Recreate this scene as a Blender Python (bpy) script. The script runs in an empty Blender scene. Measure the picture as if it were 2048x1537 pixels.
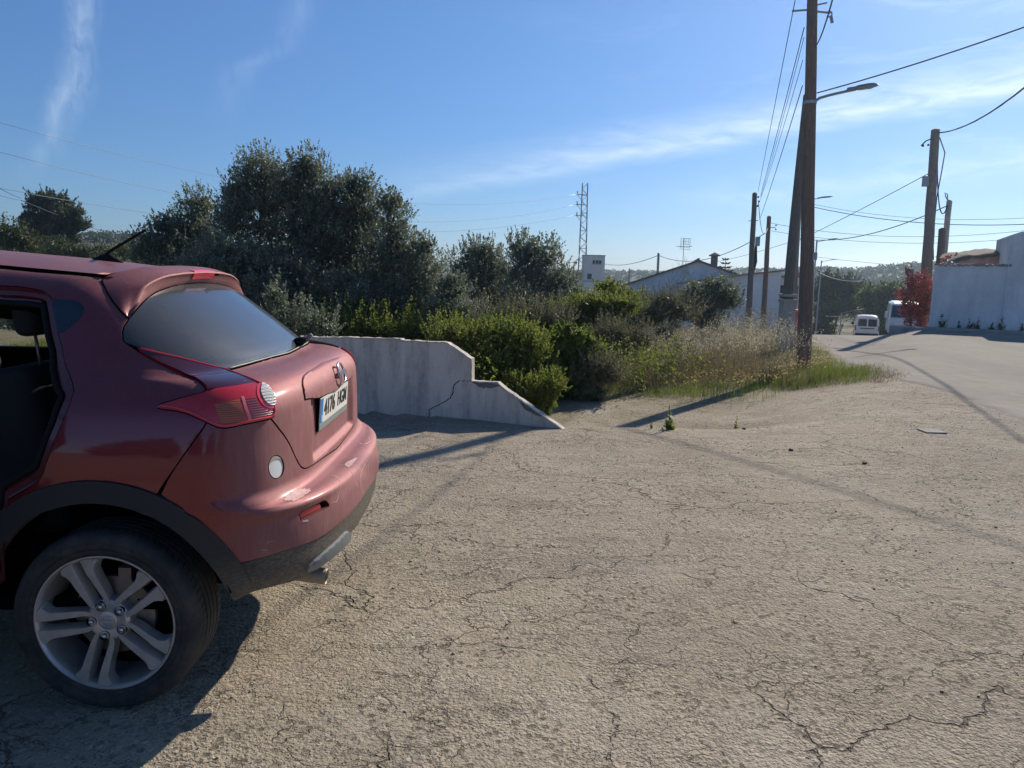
import bpy, bmesh, math, random
import numpy as np
from mathutils import Vector, Matrix, geometry
random.seed(7); RNG = np.random.default_rng(7)
C = bpy.context.scene.collection
scn = bpy.context.scene
PI = math.pi

# ---------------------------------------------------------------- camera
cd = bpy.data.cameras.new("camera"); cam = bpy.data.objects.new("camera", cd); C.objects.link(cam)
cd.sensor_width = 36; cd.lens = 1500/2048*36; cd.clip_start = 0.05; cd.clip_end = 8000
CAM_Z = 1.595
cam.matrix_world = Matrix.Translation((0, 0, CAM_Z)) @ Matrix.Rotation(math.radians(90-8.5), 4, 'X') @ Matrix.Rotation(math.radians(1.2), 4, 'Z')
scn.camera = cam
# ---------------------------------------------------------------- light
SUN_AZ = 35.6      # degrees right of the viewing direction (+Y)
SUN_EL = 31.0
sd = bpy.data.lights.new("sun", 'SUN'); so = bpy.data.objects.new("sun", sd); C.objects.link(so)
sd.energy = 3.0; sd.angle = math.radians(0.55); sd.color = (1.0, .90, .75)
_a, _e = math.radians(SUN_AZ), math.radians(SUN_EL)
sdir = Vector((math.sin(_a)*math.cos(_e), math.cos(_a)*math.cos(_e), math.sin(_e)))
so.rotation_euler = sdir.to_track_quat('Z', 'Y').to_euler()
scn.view_settings.view_transform = 'Standard'; scn.view_settings.look = 'None'
scn.view_settings.exposure = 0.86; scn.view_settings.gamma = 1.0
scn.render.engine = 'CYCLES'
try:
    scn.cycles.max_bounces = 6; scn.cycles.diffuse_bounces = 4; scn.cycles.glossy_bounces = 3; scn.cycles.transmission_bounces = 3; scn.cycles.transparent_max_bounces = 8
    scn.cycles.volume_bounces = 0
except Exception: pass

# ---------------------------------------------------------------- node helpers
class N:
    def __init__(s, tree): s.t = tree; s.l = tree.links
    def new(s, typ, **kw):
        n = s.t.nodes.new(typ)
        for k, v in kw.items():
            if hasattr(n, k): setattr(n, k, v)
        return n
    def set(s, sock, v):
        if hasattr(v, 'is_output') or hasattr(v, 'links'): s.l.new(v, sock)
        elif v is not None:
            if isinstance(v, (tuple, list)) and len(v) == 3 and sock.type == 'RGBA': v = (*v, 1)
            sock.default_value = v
    def math(s, op, a, b=None, c=None, clamp=False):
        n = s.new('ShaderNodeMath', operation=op, use_clamp=clamp)
        s.set(n.inputs[0], a)
        if b is not None: s.set(n.inputs[1], b)
        if c is not None: s.set(n.inputs[2], c)
        return n.outputs[0]
    def noise(s, vec, scale, detail=4, rough=.55, dist=0.0, typ='FBM'):
        n = s.new('ShaderNodeTexNoise'); s.set(n.inputs['Vector'], vec)
        n.inputs['Scale'].default_value = scale; n.inputs['Detail'].default_value = detail
        n.inputs['Roughness'].default_value = rough; n.inputs['Distortion'].default_value = dist
        return n.outputs['Fac']
    def voro(s, vec, scale, feature='F1', out='Distance', rnd=1.0):
        n = s.new('ShaderNodeTexVoronoi', feature=feature); s.set(n.inputs['Vector'], vec)
        n.inputs['Scale'].default_value = scale; n.inputs['Randomness'].default_value = rnd
        return n.outputs[out]
    def ramp(s, fac, stops, interp='LINEAR'):
        n = s.new('ShaderNodeValToRGB'); s.set(n.inputs[0], fac); r = n.color_ramp; r.interpolation = interp
        while len(r.elements) < len(stops): r.elements.new(.5)
        for e, (p, c) in zip(r.elements, stops):
            e.position = p
            if not isinstance(c, (tuple, list)): c = (c, c, c)
            e.color = (*c[:3], 1)
        return n.outputs[0]
    def mix(s, fac, a, b, blend='MIX'):
        n = s.new('ShaderNodeMix', data_type='RGBA', blend_type=blend)
        s.set(n.inputs[0], fac); s.set(n.inputs[6], a); s.set(n.inputs[7], b)
        return n.outputs[2]
    def mapr(s, v, a, b, c=0, d=1):
        n = s.new('ShaderNodeMapRange'); n.clamp = True
        s.set(n.inputs[0], v)
        for i, q in zip((1, 2, 3, 4), (a, b, c, d)): n.inputs[i].default_value = q
        return n.outputs[0]
    def scale(s, vec, sc, loc=(0, 0, 0), rot=(0, 0, 0)):
        n = s.new('ShaderNodeMapping'); s.set(n.inputs[0], vec)
        n.inputs['Scale'].default_value = sc; n.inputs['Location'].default_value = loc; n.inputs['Rotation'].default_value = rot
        return n.outputs[0]
    def bump(s, h, strength, dist=.01, normal=None):
        n = s.new('ShaderNodeBump'); s.set(n.inputs['Height'], h)
        n.inputs['Strength'].default_value = strength; n.inputs['Distance'].default_value = dist
        if normal is not None: s.set(n.inputs['Normal'], normal)
        return n.outputs[0]
def matnew(name):
    m = bpy.data.materials.new(name); m.use_nodes = True
    nt = m.node_tree; b = nt.nodes['Principled BSDF']; n = N(nt)
    co = nt.nodes.new('ShaderNodeTexCoord')
    return m, n, b, co.outputs['Object']
def simple(name, col, rough=.6, metal=0, var=.15, nscale=8, bump=0.0, bscale=60, coat=0, spec=.5, dirt=None, dirtamt=.3, stretch=(1,1,1)):
    m, n, b, co = matnew(name)
    v = n.scale(co, stretch)
    f = n.noise(v, nscale, 5, .6)
    lo = tuple(c*(1-var) for c in col); hi = tuple(min(1, c*(1+var)) for c in col)
    c = n.ramp(f, [(.3, lo), (.7, hi)])
    if dirt is not None:
        d = n.noise(v, nscale*.6, 6, .7)
        c = n.mix(n.mapr(d, .45, .72, 0, dirtamt), c, (*dirt, 1))
    n.set(b.inputs['Base Color'], c)
    b.inputs['Roughness'].default_value = rough; b.inputs['Metallic'].default_value = metal
    b.inputs['Coat Weight'].default_value = coat; b.inputs['Specular IOR Level'].default_value = spec
    if bump: n.set(b.inputs['Normal'], n.bump(n.noise(v, bscale, 4), bump))
    return m
M = {}
# ---------------------------------------------------------------- object helpers
def tag(o, label=None, cat=None, group=None, kind=None):
    if label: o['label'] = label
    if cat: o['category'] = cat
    if group: o['group'] = group
    if kind: o['kind'] = kind
    return o
def empty(name, loc=(0, 0, 0), rz=0, label=None, cat=None, group=None):
    o = bpy.data.objects.new(name, None); C.objects.link(o); o.location = loc; o.rotation_euler = (0, 0, rz)
    o.empty_display_size = .2
    return tag(o, label, cat, group)
def mobj(name, verts, faces, mats, parent=None, smooth=False, midx=None, loc=None):
    me = bpy.data.meshes.new(name)
    me.from_pydata([tuple(map(float, v)) for v in verts], [], [tuple(int(i) for i in f) for f in faces])
    if not isinstance(mats, (list, tuple)): mats = [mats]
    for m in mats: me.materials.append(m)
    if smooth is not False and len(me.polygons): me.polygons.foreach_set('use_smooth', [True]*len(me.polygons))
    if midx is not None: me.polygons.foreach_set('material_index', list(midx))
    me.update()
    o = bpy.data.objects.new(name, me); C.objects.link(o)
    if parent is not None: o.parent = parent
    if loc is not None: o.location = loc
    if smooth not in (True, False): me.set_sharp_from_angle(angle=math.radians(smooth))
    return o
class MB:
    """collects simple shapes into one mesh"""
    def __init__(s): s.v = []; s.f = []; s.m = []
    def add(s, vs, fs, mi=0):
        k = len(s.v); s.v += [tuple(v) for v in vs]; s.f += [tuple(i+k for i in f) for f in fs]; s.m += [mi]*len(fs); return s
    def box(s, a, b, mi=0, rz=0, c=None):
        x0, y0, z0 = a; x1, y1, z1 = b
        vs = [(x, y, z) for z in (z0, z1) for x, y in ((x0, y0), (x1, y0), (x1, y1), (x0, y1))]
        if rz:
            cx, cy = c if c else ((x0+x1)/2, (y0+y1)/2)
            vs = [(cx+(x-cx)*math.cos(rz)-(y-cy)*math.sin(rz), cy+(x-cx)*math.sin(rz)+(y-cy)*math.cos(rz), z) for x, y, z in vs]
        return s.add(vs, [(3, 2, 1, 0), (4, 5, 6, 7), (0, 1, 5, 4), (1, 2, 6, 5), (2, 3, 7, 6), (3, 0, 4, 7)], mi)
    def tube(s, pts, rad, seg=8, mi=0, cap=True, jit=0):
        pts = [Vector(p) for p in pts]; n = len(pts)
        if not hasattr(rad, '__len__'): rad = [rad]*n
        up = Vector((0, 0, 1)); prev = None; rings = []
        for i, p in enumerate(pts):
            d = (pts[min(i+1, n-1)]-pts[max(i-1, 0)]).normalized()
            if prev is None:
                a = d.cross(up if abs(d.z) < .9 else Vector((1, 0, 0))).normalized()
            else:
                a = (prev-d*prev.dot(d)).normalized()
            prev = a; b = d.cross(a)
            rings.append([p+(a*math.cos(t)+b*math.sin(t))*rad[i]*(1+random.uniform(-jit, jit)) for t in [2*PI*k/seg for k in range(seg)]])
        vs = [q for r in rings for q in r]; fs = []
        for i in range(n-1):
            for k in range(seg):
                a0 = i*seg+k; a1 = i*seg+(k+1) % seg
                fs.append((a0, a1, a1+seg, a0+seg))
        if cap: fs += [tuple(range(seg))[::-1], tuple((n-1)*seg+k for k in range(seg))]
        return s.add(vs, fs, mi)
    def lathe(s, prof, seg=48, axis='Y', c=(0, 0, 0), mi=0):
        """prof: (r, h) along axis"""
        vs = []; fs = []
        for r, h in prof:
            for k in range(seg):
                t = 2*PI*k/seg; a, b = r*math.cos(t), r*math.sin(t)
                vs.append({'Y': (c[0]+a, c[1]+h, c[2]+b), 'Z': (c[0]+a, c[1]+b, c[2]+h), 'X': (c[0]+h, c[1]+a, c[2]+b)}[axis])
        for i in range(len(prof)-1):
            for k in range(seg):
                a0 = i*seg+k; a1 = i*seg+(k+1) % seg
                fs.append((a0, a1, a1+seg, a0+seg))
        return s.add(vs, fs, mi)
    def obj(s, name, mats, parent=None, smooth=False, loc=None, fix=True):
        o = mobj(name, s.v, s.f, mats, parent, smooth, s.m, loc)
        if fix:
            bm = bmesh.new(); bm.from_mesh(o.data); bmesh.ops.recalc_face_normals(bm, faces=bm.faces); bm.to_mesh(o.data); bm.free()
        return o
def bevel(o, w=.01, seg=2, ang=35):
    m = o.modifiers.new('bevel', 'BEVEL'); m.width = w; m.segments = seg; m.limit_method = 'ANGLE'; m.angle_limit = math.radians(ang); return o
def fastmesh(name, V, F4, mats, parent=None, loc=None, col=None, nv=4, smooth=False):
    """numpy mesh: V (n,3), F4 (m,nv); col = per-face float attribute 'rnd'"""
    me = bpy.data.meshes.new(name); V = np.asarray(V, np.float32); F4 = np.asarray(F4, np.int32)
    me.vertices.add(len(V)); me.vertices.foreach_set('co', V.ravel())
    me.loops.add(F4.size); me.loops.foreach_set('vertex_index', F4.ravel())
    me.polygons.add(len(F4)); me.polygons.foreach_set('loop_start', np.arange(0, F4.size, nv, dtype=np.int32))
    try: me.polygons.foreach_set('loop_total', np.full(len(F4), nv, np.int32))
    except Exception: pass
    if not isinstance(mats, (list, tuple)): mats = [mats]
    for m in mats: me.materials.append(m)
    if smooth: me.polygons.foreach_set('use_smooth', np.ones(len(F4), bool))
    me.update(calc_edges=True)
    if col is not None:
        a = me.attributes.new('rnd', 'FLOAT', 'FACE'); a.data.foreach_set('value', np.asarray(col, np.float32))
    o = bpy.data.objects.new(name, me); C.objects.link(o)
    if parent is not None: o.parent = parent
    if loc is not None: o.location = loc
    return o
def copy_tree(o, parent=None):
    c = o.copy(); C.objects.link(c)
    if parent is not None: c.parent = parent
    for ch in list(o.children): copy_tree(ch, c)
    return c

# ---------------------------------------------------------------- sky
w = bpy.data.worlds.new("World"); scn.world = w; w.use_nodes = True
nt = w.node_tree; nw = N(nt); bg = nt.nodes['Background']
sky = nw.new('ShaderNodeTexSky', sky_type='NISHITA'); sky.sun_disc = False
sky.sun_elevation = _e; sky.sun_rotation = _a
sky.altitude = 50; sky.air_density = .88; sky.dust_density = .24; sky.ozone_density = 10
gen = nt.nodes.new('ShaderNodeTexCoord').outputs['Generated']
sep = nw.new('ShaderNodeSeparateXYZ'); nw.set(sep.inputs[0], gen)
az = nw.math('ARCTAN2', sep.outputs[0], sep.outputs[1])           # radians right of +Y
el = nw.math('ARCSINE', sep.outputs[2])
comb = nw.new('ShaderNodeCombineXYZ'); nw.set(comb.inputs[0], az); nw.set(comb.inputs[1], el); aev = comb.outputs[0]
def band(pts, w_lo, w_hi, horiz=True, stretch=(1.5, 8, 1), rot=0.0, amt=1.0, wob=.02, lo=.35, hi=.75):
    """cirrus streak along a polyline in azimuth/elevation (radians), frayed by noise"""
    p, q = (az, el) if horiz else (el, az)
    wn = nw.math('MULTIPLY', nw.math('SUBTRACT', nw.noise(aev, 9, 3), .5), wob*2)
    mid = None
    for (p0, q0), (p1, q1) in zip(pts[:-1], pts[1:]):
        t = nw.mapr(p, p0, p1, 0, q1-q0)
        if q1 < q0:                       # MapRange clamps to [min,max] either way round
            t = nw.math('MULTIPLY', nw.mapr(p, p0, p1, 0, 1), q1-q0)
        mid = nw.math('ADD', mid, t) if mid is not None else nw.math('ADD', t, q0)
    d = nw.math('ADD', nw.math('SUBTRACT', q, mid), wn)
    nz = nw.noise(nw.scale(aev, stretch, rot=(0, 0, rot)), 7, 6, .6, .5)
    up = nw.mapr(d, w_hi, 0, 0, 1); dn = nw.mapr(d, -w_lo, 0, 0, 1)
    m = nw.math('POWER', nw.math('MULTIPLY', up, dn), 1.3)
    m = nw.math('MULTIPLY', m, nw.mapr(nz, lo, hi, .15, 1))
    L = abs(pts[-1][0]-pts[0][0]); a, b = min(pts[0][0], pts[-1][0]), max(pts[0][0], pts[-1][0])
    ends = nw.math('MULTIPLY', nw.mapr(p, a, a+.25*L, 0, 1), nw.mapr(p, b, b-.03*L, 0, 1))
    return nw.math('MULTIPLY', nw.math('MULTIPLY', m, ends), amt)


#CLOUDS
c1 = band([(.08, -.572), (.128, -.545), (.193, -.516), (.28, -.505), (.45, -.50)], .022, .030, horiz=False, stretch=(11, 4, 1), amt=.42, wob=.020, lo=.35, hi=.7)
c2 = band([(.15, -.37), (.23, -.34), (.255, -.29), (.31, -.265), (.45, -.25)], .03, .03, horiz=False, stretch=(7, 3, 1), amt=.15, wob=.01)
c3 = band([(-.25, .07), (-.13, .10), (.14, .150), (.32, .178), (.43, .194), (.60, .206), (1.2, .27)], .020, .050, stretch=(2.2, 11, 1), rot=-.25, amt=.55, wob=.006, lo=.25, hi=.7)
c4 = band([(.12, .085), (.35, .105), (.58, .130), (1.0, .17)], .03, .04, stretch=(2.5, 9, 1), rot=-.2, amt=.28, wob=.006)
c5 = nw.math('MULTIPLY', nw.mapr(nw.noise(nw.scale(aev, (1.6, 7, 1), rot=(0, 0, -.35)), 4, 6, .62, .7), .55, .85, 0, 1), nw.mapr(az, -.05, .5, 0, .22))
cl = nw.math('MAXIMUM', nw.math('MAXIMUM', c1, c2), nw.math('MAXIMUM', nw.math('MAXIMUM', c3, c4), c5))
cloudcol = nw.mix(nw.mapr(az, -.6, .7, 0, 1), (5.5, 6.6, 8.2, 1), (11.5, 12.2, 12.6, 1))
skyc = nw.mix(1.0, sky.outputs[0], nw.mix(nw.mapr(el, .0, .30, 0, 1), (.82, .77, .74, 1), (1.10, 1.06, .99, 1)), 'MULTIPLY')
nw.l.new(nw.mix(cl, skyc, cloudcol), bg.inputs[0])
bg.inputs[1].default_value = 0.066

# ================================================================ CAR
# ---- car body surface: plan contours (rounded corner) stacked over height ----
CAR_O = (-1.42, 3.36)           # wheel centre line x, car centre line y
CROWS = np.array([
 # z     W     R     xc    n
 (0.22, .760, .560, .25, 2.6),
 (0.30, .800, .640, .25, 2.6),
 (0.36, .830, .690, .25, 2.6),
 (0.42, .850, .722, .25, 2.6),
 (0.48, .868, .748, .25, 2.65),
 (0.54, .878, .760, .25, 2.6),
 (0.60, .883, .768, .25, 2.6),
 (0.66, .885, .766, .25, 2.6),
 (0.70, .885, .756, .25, 2.7),
 (0.725,.885, .742, .25, 3.0),
 (0.742,.885, .710, .25, 3.2),
 (0.752,.885, .665, .25, 3.6),
 (0.765,.884, .636, .25, 3.8),
 (0.80, .883, .625, .25, 3.4),
 (0.88, .880, .625, .25, 3.4),
 (0.97, .872, .625, .25, 3.4),
 (1.04, .862, .622, .25, 3.5),
 (1.09, .850, .617, .24, 3.6),
 (1.13, .832, .604, .22, 3.5),
 (1.16, .812, .578, .20, 3.3),
 (1.18, .798, .545, .16, 3.1),
 (1.195,.787, .490, .11, 2.8),
 (1.208,.777, .420, .05, 2.6),
 (1.25, .749, .372, -.02, 2.5),
 (1.32, .712, .290, -.08, 2.5),
 (1.40, .668, .188, -.15, 2.5),
 (1.45, .642, .120, -.19, 2.5),
 (1.50, .606, .048, -.23, 2.5),
 (1.535,.556, -.003, -.26, 2.5),
 (1.548,.500, -.020, -.28, 2.5)])
CK = 0.75
def _cv():
    d = np.diff(CROWS, axis=0)
    s = np.sqrt(d[:,0]**2 + np.maximum(d[:,1]**2, 0.6*d[:,2]**2))
    return np.concatenate([[0], np.cumsum(s)])
CV = _cv()
def _hermite(v):
    v = np.clip(v, CV[0], CV[-1]-1e-9)
    i = np.clip(np.searchsorted(CV, v, side='right')-1, 0, len(CV)-2)
    h = CV[i+1]-CV[i]; t = (v-CV[i])/h
    sl = np.diff(CROWS, axis=0)/np.diff(CV)[:,None]
    m = np.zeros_like(CROWS)
    m[1:-1] = 0.5*(sl[1:]+sl[:-1])
    lim = np.where(sl[1:]*sl[:-1] <= 0, 0, np.minimum(np.abs(sl[1:]), np.abs(sl[:-1]))*3)
    m[1:-1] = np.clip(m[1:-1], -lim, lim); m[0] = sl[0]; m[-1] = sl[-1]
    t = t[...,None]; h = h[...,None]
    return ((2*t**3-3*t**2+1)*CROWS[i] + (t**3-2*t**2+t)*h*m[i]
            + (-2*t**3+3*t**2)*CROWS[i+1] + (t**3-t**2)*h*m[i+1])
def sstep(a, b, x):
    t = np.clip((x-a)/(b-a), 0, 1); return t*t*(3-2*t)
def car_S(u, v):
    """(u,v) -> car-local (x back, w toward near side, z)"""
    u = np.asarray(u, float); v = np.asarray(v, float)
    r = _hermite(v); z, W, R, xc, n = [r[...,k] for k in range(5)]
    U = math.pi*CK
    ph = np.clip(u/CK, 0, math.pi)
    a = R-xc
    rr = (np.abs(np.cos(ph)/W)**n + np.abs(np.sin(ph)/a)**n)**(-1/n)
    x = xc + rr*np.sin(ph); w = rr*np.cos(ph)
    x = np.where(u < 0, xc+u, np.where(u > U, xc-(u-U), x))
    # hips: body draws in toward the doors, haunch stands out over the wheel
    lo = 1-sstep(1.05, 1.30, z)
    inn = 0.045*sstep(-.15, -.60, x)*lo
    ha = 0.010*np.exp(-((x-.02)/.42)**2)*np.exp(-((z-.93)/.12)**2)
    sg = np.clip(w/0.8, -1, 1)
    w = w + sg*(ha-inn)
    z = z + 0.07*np.clip(-.10-x, 0, .9)*sstep(1.30, 1.52, z)
    # number plate recess and lower lip of the tailgate
    rec = 0.026*sstep(.40,.33,np.abs(w))*sstep(.80,.835,z)*sstep(1.10,1.06,z)*sstep(.3,.5,x)
    x = x - rec
    return np.stack([x, w, z], -1)
def car_world(p):
    p = np.asarray(p, float)
    return np.stack([CAR_O[0]+p[...,0], CAR_O[1]-p[...,1], p[...,2]], -1)
def car_N(u, v):
    e = 1e-3
    du = car_S(u+e, v)-car_S(u-e, v)
    v0 = np.clip(np.asarray(v)-e, CV[0], CV[-1]-1e-6); v1 = np.clip(np.asarray(v)+e, CV[0], CV[-1]-1e-6)
    dv = car_S(u, v1)-car_S(u, v0)
    n = np.cross(dv, du); n /= np.linalg.norm(n, axis=-1, keepdims=True)+1e-12
    c = car_S(u, v); out = np.stack([np.maximum(c[...,0]-.0, 0)*0.6, c[...,1], 0*c[...,2]], -1)
    s = np.sign((n*out).sum(-1)); s[s == 0] = 1
    return n*s[...,None]

FEAT = {"lamp_up_outer":[[0.1511,1.315],[0.1985,1.2924],[0.2641,1.2594],[0.319,1.2225],[0.3574,1.1928]],"lamp_right":[[0.3608,1.1799],[0.3431,1.1127],[0.3435,1.0667],[0.349,1.0471],[0.3466,1.0184],[0.3354,0.9846],[0.3294,0.9535],[0.3201,0.9398],[0.3072,0.9329]],"lamp_bottom":[[0.2713,0.9328],[0.2207,0.9305],[0.1853,0.9249],[0.1624,0.9232],[0.14,0.9297],[0.1081,0.9516],[0.0651,0.9759],[0.0304,0.9854],[-0.0018,0.9881],[-0.0266,0.9947]],"lamp_inner":[[-0.0068,1.0073],[0.0556,1.028],[0.1036,1.0432],[0.1556,1.0578],[0.1734,1.0793],[0.1853,1.1084],[0.2032,1.1576],[0.2057,1.2019],[0.1903,1.2251],[0.1739,1.2563],[0.1512,1.2898]],"round":[[0.3337,1.0602],[0.3423,1.0523],[0.3451,1.0344],[0.3424,1.0094],[0.3354,0.9879],[0.3253,0.9788],[0.3101,0.98],[0.2996,0.9925],[0.299,1.0132],[0.3051,1.0369]],"round_ring":[[0.3359,1.064],[0.3497,1.0567],[0.3521,1.038],[0.3489,1.0113],[0.3384,0.9839],[0.3246,0.9692],[0.3062,0.9703],[0.2883,0.9837],[0.2848,1.0079],[0.2912,1.0345],[0.3107,1.0549]],"amber":[[0.1564,1.005],[0.1942,1.0109],[0.2306,1.0159],[0.2253,0.9774],[0.226,0.9421],[0.1916,0.9402],[0.1574,0.9384],[0.1539,0.9689]],"divider":[[0.2388,1.0253],[0.248,1.0242],[0.2402,0.9814],[0.2401,0.9436],[0.2313,0.9436],[0.2313,0.9826]],"smoke":[[0.2467,1.0138],[0.2783,1.0168],[0.2764,0.9938],[0.2848,0.975],[0.3061,0.9608],[0.3186,0.961],[0.3189,0.9513],[0.2737,0.9462],[0.2453,0.9448],[0.2444,0.9807]],"gap_bq":[[-0.0243,0.6957],[0.0173,0.7774],[0.0564,0.8447],[0.0994,0.9175]],"hatch_side":[[0.3074,0.9319],[0.3395,0.8833],[0.363,0.8515],[0.3912,0.8048],[0.4186,0.7507],[0.4424,0.7151],[0.4638,0.6965],[0.4917,0.6844],[0.5333,0.6791],[0.7427,0.6719],[1.1095,0.6601]],"glass_left":[[0.1223,1.3347],[0.1249,1.3527],[0.1437,1.3892],[0.1593,1.4114],[0.1865,1.4375],[0.1941,1.4457]],"glass_low":[[0.3633,1.194],[0.4383,1.1996],[0.5735,1.205],[0.7887,1.2069],[1.2461,1.201]],"glass_top":[[0.1941,1.4457],[0.2508,1.4946],[0.3088,1.5377],[0.372,1.5695],[0.4448,1.5927],[0.585,1.6142],[0.7877,1.6244],[1.1857,1.6254]],"spoil_gap":[[0.1941,1.4457],[0.1855,1.4802],[0.1791,1.5281],[0.1784,1.5726],[0.1794,1.6233],[0.1806,1.6454]],"seam":[[0.207,1.6691],[0.0651,1.6803],[-0.0903,1.6751],[-0.2237,1.668]],"trim_top":[[0.19,0.3726],[0.2478,0.3826],[0.3271,0.3871],[0.407,0.3836],[0.4667,0.3802],[0.5417,0.3825],[0.6434,0.389]],"trim_bot":[[0.175,0.2172],[0.1928,0.2255],[0.2316,0.2432],[0.2713,0.2427],[0.3145,0.2376],[0.4147,0.2183],[0.4968,0.2179],[0.5545,0.2285],[0.6492,0.2316],[0.7585,0.2353],[0.8359,0.2622]],"skid":[[0.4254,0.2629],[0.4433,0.2882],[0.5214,0.3105],[0.6181,0.32],[0.7178,0.3282],[0.7618,0.311],[0.7864,0.283],[0.7414,0.2484],[0.6164,0.2509],[0.5332,0.2463],[0.478,0.2442],[0.4384,0.2517]],"slot":[[0.3938,0.517],[0.4654,0.5222],[0.5163,0.5234],[0.5403,0.5108],[0.5537,0.49],[0.5266,0.4915],[0.4641,0.4928],[0.4051,0.4856],[0.3998,0.4864]],"reflector":[[0.398,0.5155],[0.4483,0.5179],[0.5019,0.5145],[0.5094,0.4965],[0.4516,0.4954],[0.4025,0.4906]],"cap":[[0.3537,0.7377],[0.3525,0.7284],[0.3497,0.7203],[0.3454,0.7137],[0.34,0.7088],[0.3339,0.706],[0.3273,0.7053],[0.3206,0.7067],[0.3142,0.7101],[0.3084,0.7155],[0.3033,0.7223],[0.2993,0.7305],[0.2964,0.7395],[0.2947,0.7489],[0.2943,0.7584],[0.2953,0.7675],[0.2975,0.7756],[0.301,0.7825],[0.3055,0.7877],[0.3109,0.791],[0.317,0.7921],[0.3235,0.7911],[0.3301,0.7878],[0.3365,0.7825],[0.3424,0.7754],[0.3473,0.7669],[0.351,0.7574],[0.3532,0.7475]],"door_open":[[-0.2244,1.5731],[-0.173,1.5766],[-0.1283,1.5745],[-0.0849,1.5676],[-0.0627,1.5512],[-0.055,1.5312],[-0.0675,1.4772],[-0.0873,1.4081],[-0.1071,1.3396],[-0.1166,1.283],[-0.1452,1.2151],[-0.251,1.0962],[-0.2945,1.0492],[-0.3068,1.0244],[-0.3222,0.9975],[-0.3526,0.9509],[-0.3703,0.9086],[-0.3852,0.8681],[-0.3979,0.8273],[-0.4142,0.7823],[-0.4265,0.7505],[-0.4498,0.725],[-0.4978,0.6979],[-0.559,0.6625]],"quarter_patch":[[-0.0582,1.5294],[-0.0154,1.5311],[0.0309,1.5305],[0.0563,1.5158],[0.0557,1.4932],[0.0352,1.462],[-0.0058,1.4267],[-0.0489,1.3921],[-0.0797,1.373],[-0.0952,1.3725],[-0.0753,1.4475]],"garn_top":[[0.5529,1.0262],[0.5804,1.0376],[0.6265,1.0464],[0.7316,1.0526],[0.9755,1.0572],[1.2816,1.0577]],"garn_bot":[[0.5074,0.9647],[0.5165,0.991],[0.5368,1.0161]],"garn_low":[[0.5074,0.9647],[0.6812,0.9462],[0.9786,0.9337],[1.2932,0.9244]],"s1":[[0.8538,0.607],[0.9068,0.5923],[0.891,0.5696],[0.841,0.5374],[0.8615,0.5003],[0.8941,0.4672],[0.8893,0.4387]],"s2":[[0.6862,0.5826],[0.6819,0.56],[0.6543,0.541],[0.6181,0.503],[0.6007,0.4914],[0.5691,0.5011],[0.5591,0.4976]],"s3":[[1.2529,0.5371],[1.0186,0.524],[0.9365,0.5025],[0.9336,0.4734],[1.0229,0.4121]],"s4":[[1.2634,0.527],[1.1517,0.4753],[1.1132,0.4476]],"s5":[[1.5967,0.6306],[1.5799,0.6076],[1.5136,0.5951],[1.5579,0.5774],[1.641,0.5736]],"s6":[[1.7441,0.6058],[1.7184,0.5863],[1.6345,0.5713]],"s7":[[0.6652,0.5993],[0.6782,0.586],[0.6756,0.5664],[0.6807,0.5595]],"s8":[[0.2588,0.4165],[0.2688,0.4153],[0.2776,0.4106]],"s9":[[0.2743,0.4375],[0.2848,0.4439],[0.2978,0.4401]],"scuff1":[[0.3356,0.6272],[0.3481,0.6382],[0.3716,0.6412],[0.414,0.6357],[0.4641,0.6167],[0.4664,0.5956],[0.419,0.5917],[0.3853,0.5819],[0.3687,0.5862],[0.3463,0.6135]],"scuff2":[[0.8934,0.5936],[0.9836,0.5928],[1.0371,0.5849],[1.157,0.5775],[1.1453,0.5696],[1.0134,0.5704],[0.9536,0.5689],[0.8936,0.5735]],"scuff3":[[0.3998,0.4858],[0.4268,0.4798],[0.4302,0.4722],[0.4117,0.4748],[0.4012,0.479]],"badge":[[1.2944,1.0034]],"wiper":[[1.6295,1.241]],"ledge":[[0.2581,0.6424],[0.3207,0.6544],[0.4197,0.6569],[0.5694,0.6463],[0.8787,0.6207],[1.2503,0.6113]],"ghost":[[0.1802,0.5502]]}
fa = lambda k: [tuple(p) for p in FEAT[k]]
UE = PI*CK
def paint(name, dusty=.35):
    m, n, b, co = matnew(name)
    sc = n.noise(co, 5, 6, .6)
    st = n.noise(n.scale(co, (26, 26, 3.0)), 3, 5, .65)
    geo = n.new('ShaderNodeNewGeometry'); sp = n.new('ShaderNodeSeparateXYZ'); n.set(sp.inputs[0], geo.outputs['Normal'])
    rear = n.mapr(sp.outputs[0], .15, .75, 0, 1)            # road dust collects on the back of the car
    upf = n.mapr(sp.outputs[2], .35, .95, 0, .75)
    pos = n.new('ShaderNodeSeparateXYZ'); n.set(pos.inputs[0], co)
    low = n.mapr(pos.outputs[2], .75, .45, 0, .35)
    dust = n.math('ADD', n.math('MAXIMUM', rear, upf), low, clamp=True)
    dust = n.math('ADD', n.math('MULTIPLY', dust, dusty), .018)
    dust = n.math('MULTIPLY', dust, n.math('ADD', n.math('MULTIPLY', sc, .7), n.math('MULTIPLY', st, .9)), clamp=True)
    fine = n.voro(co, 420, 'F1', 'Color')
    base = n.mix(n.math('MULTIPLY', n.noise(co, 900, 1), .5), (.15, .0045, .013, 1), (.23, .010, .024, 1))
    c = n.mix(dust, base, (.50, .33, .31, 1))
    n.set(b.inputs['Base Color'], c); b.inputs['Metallic'].default_value = .5
    n.set(b.inputs['Roughness'], n.mapr(dust, 0, .35, .32, .70))
    n.set(b.inputs['Coat Weight'], n.mapr(dust, 0, .30, 1, .12)); b.inputs['Coat Roughness'].default_value = .06
    n.set(b.inputs['Coat Roughness'], n.mapr(dust, 0, .4, .04, .25))
    return m
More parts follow.
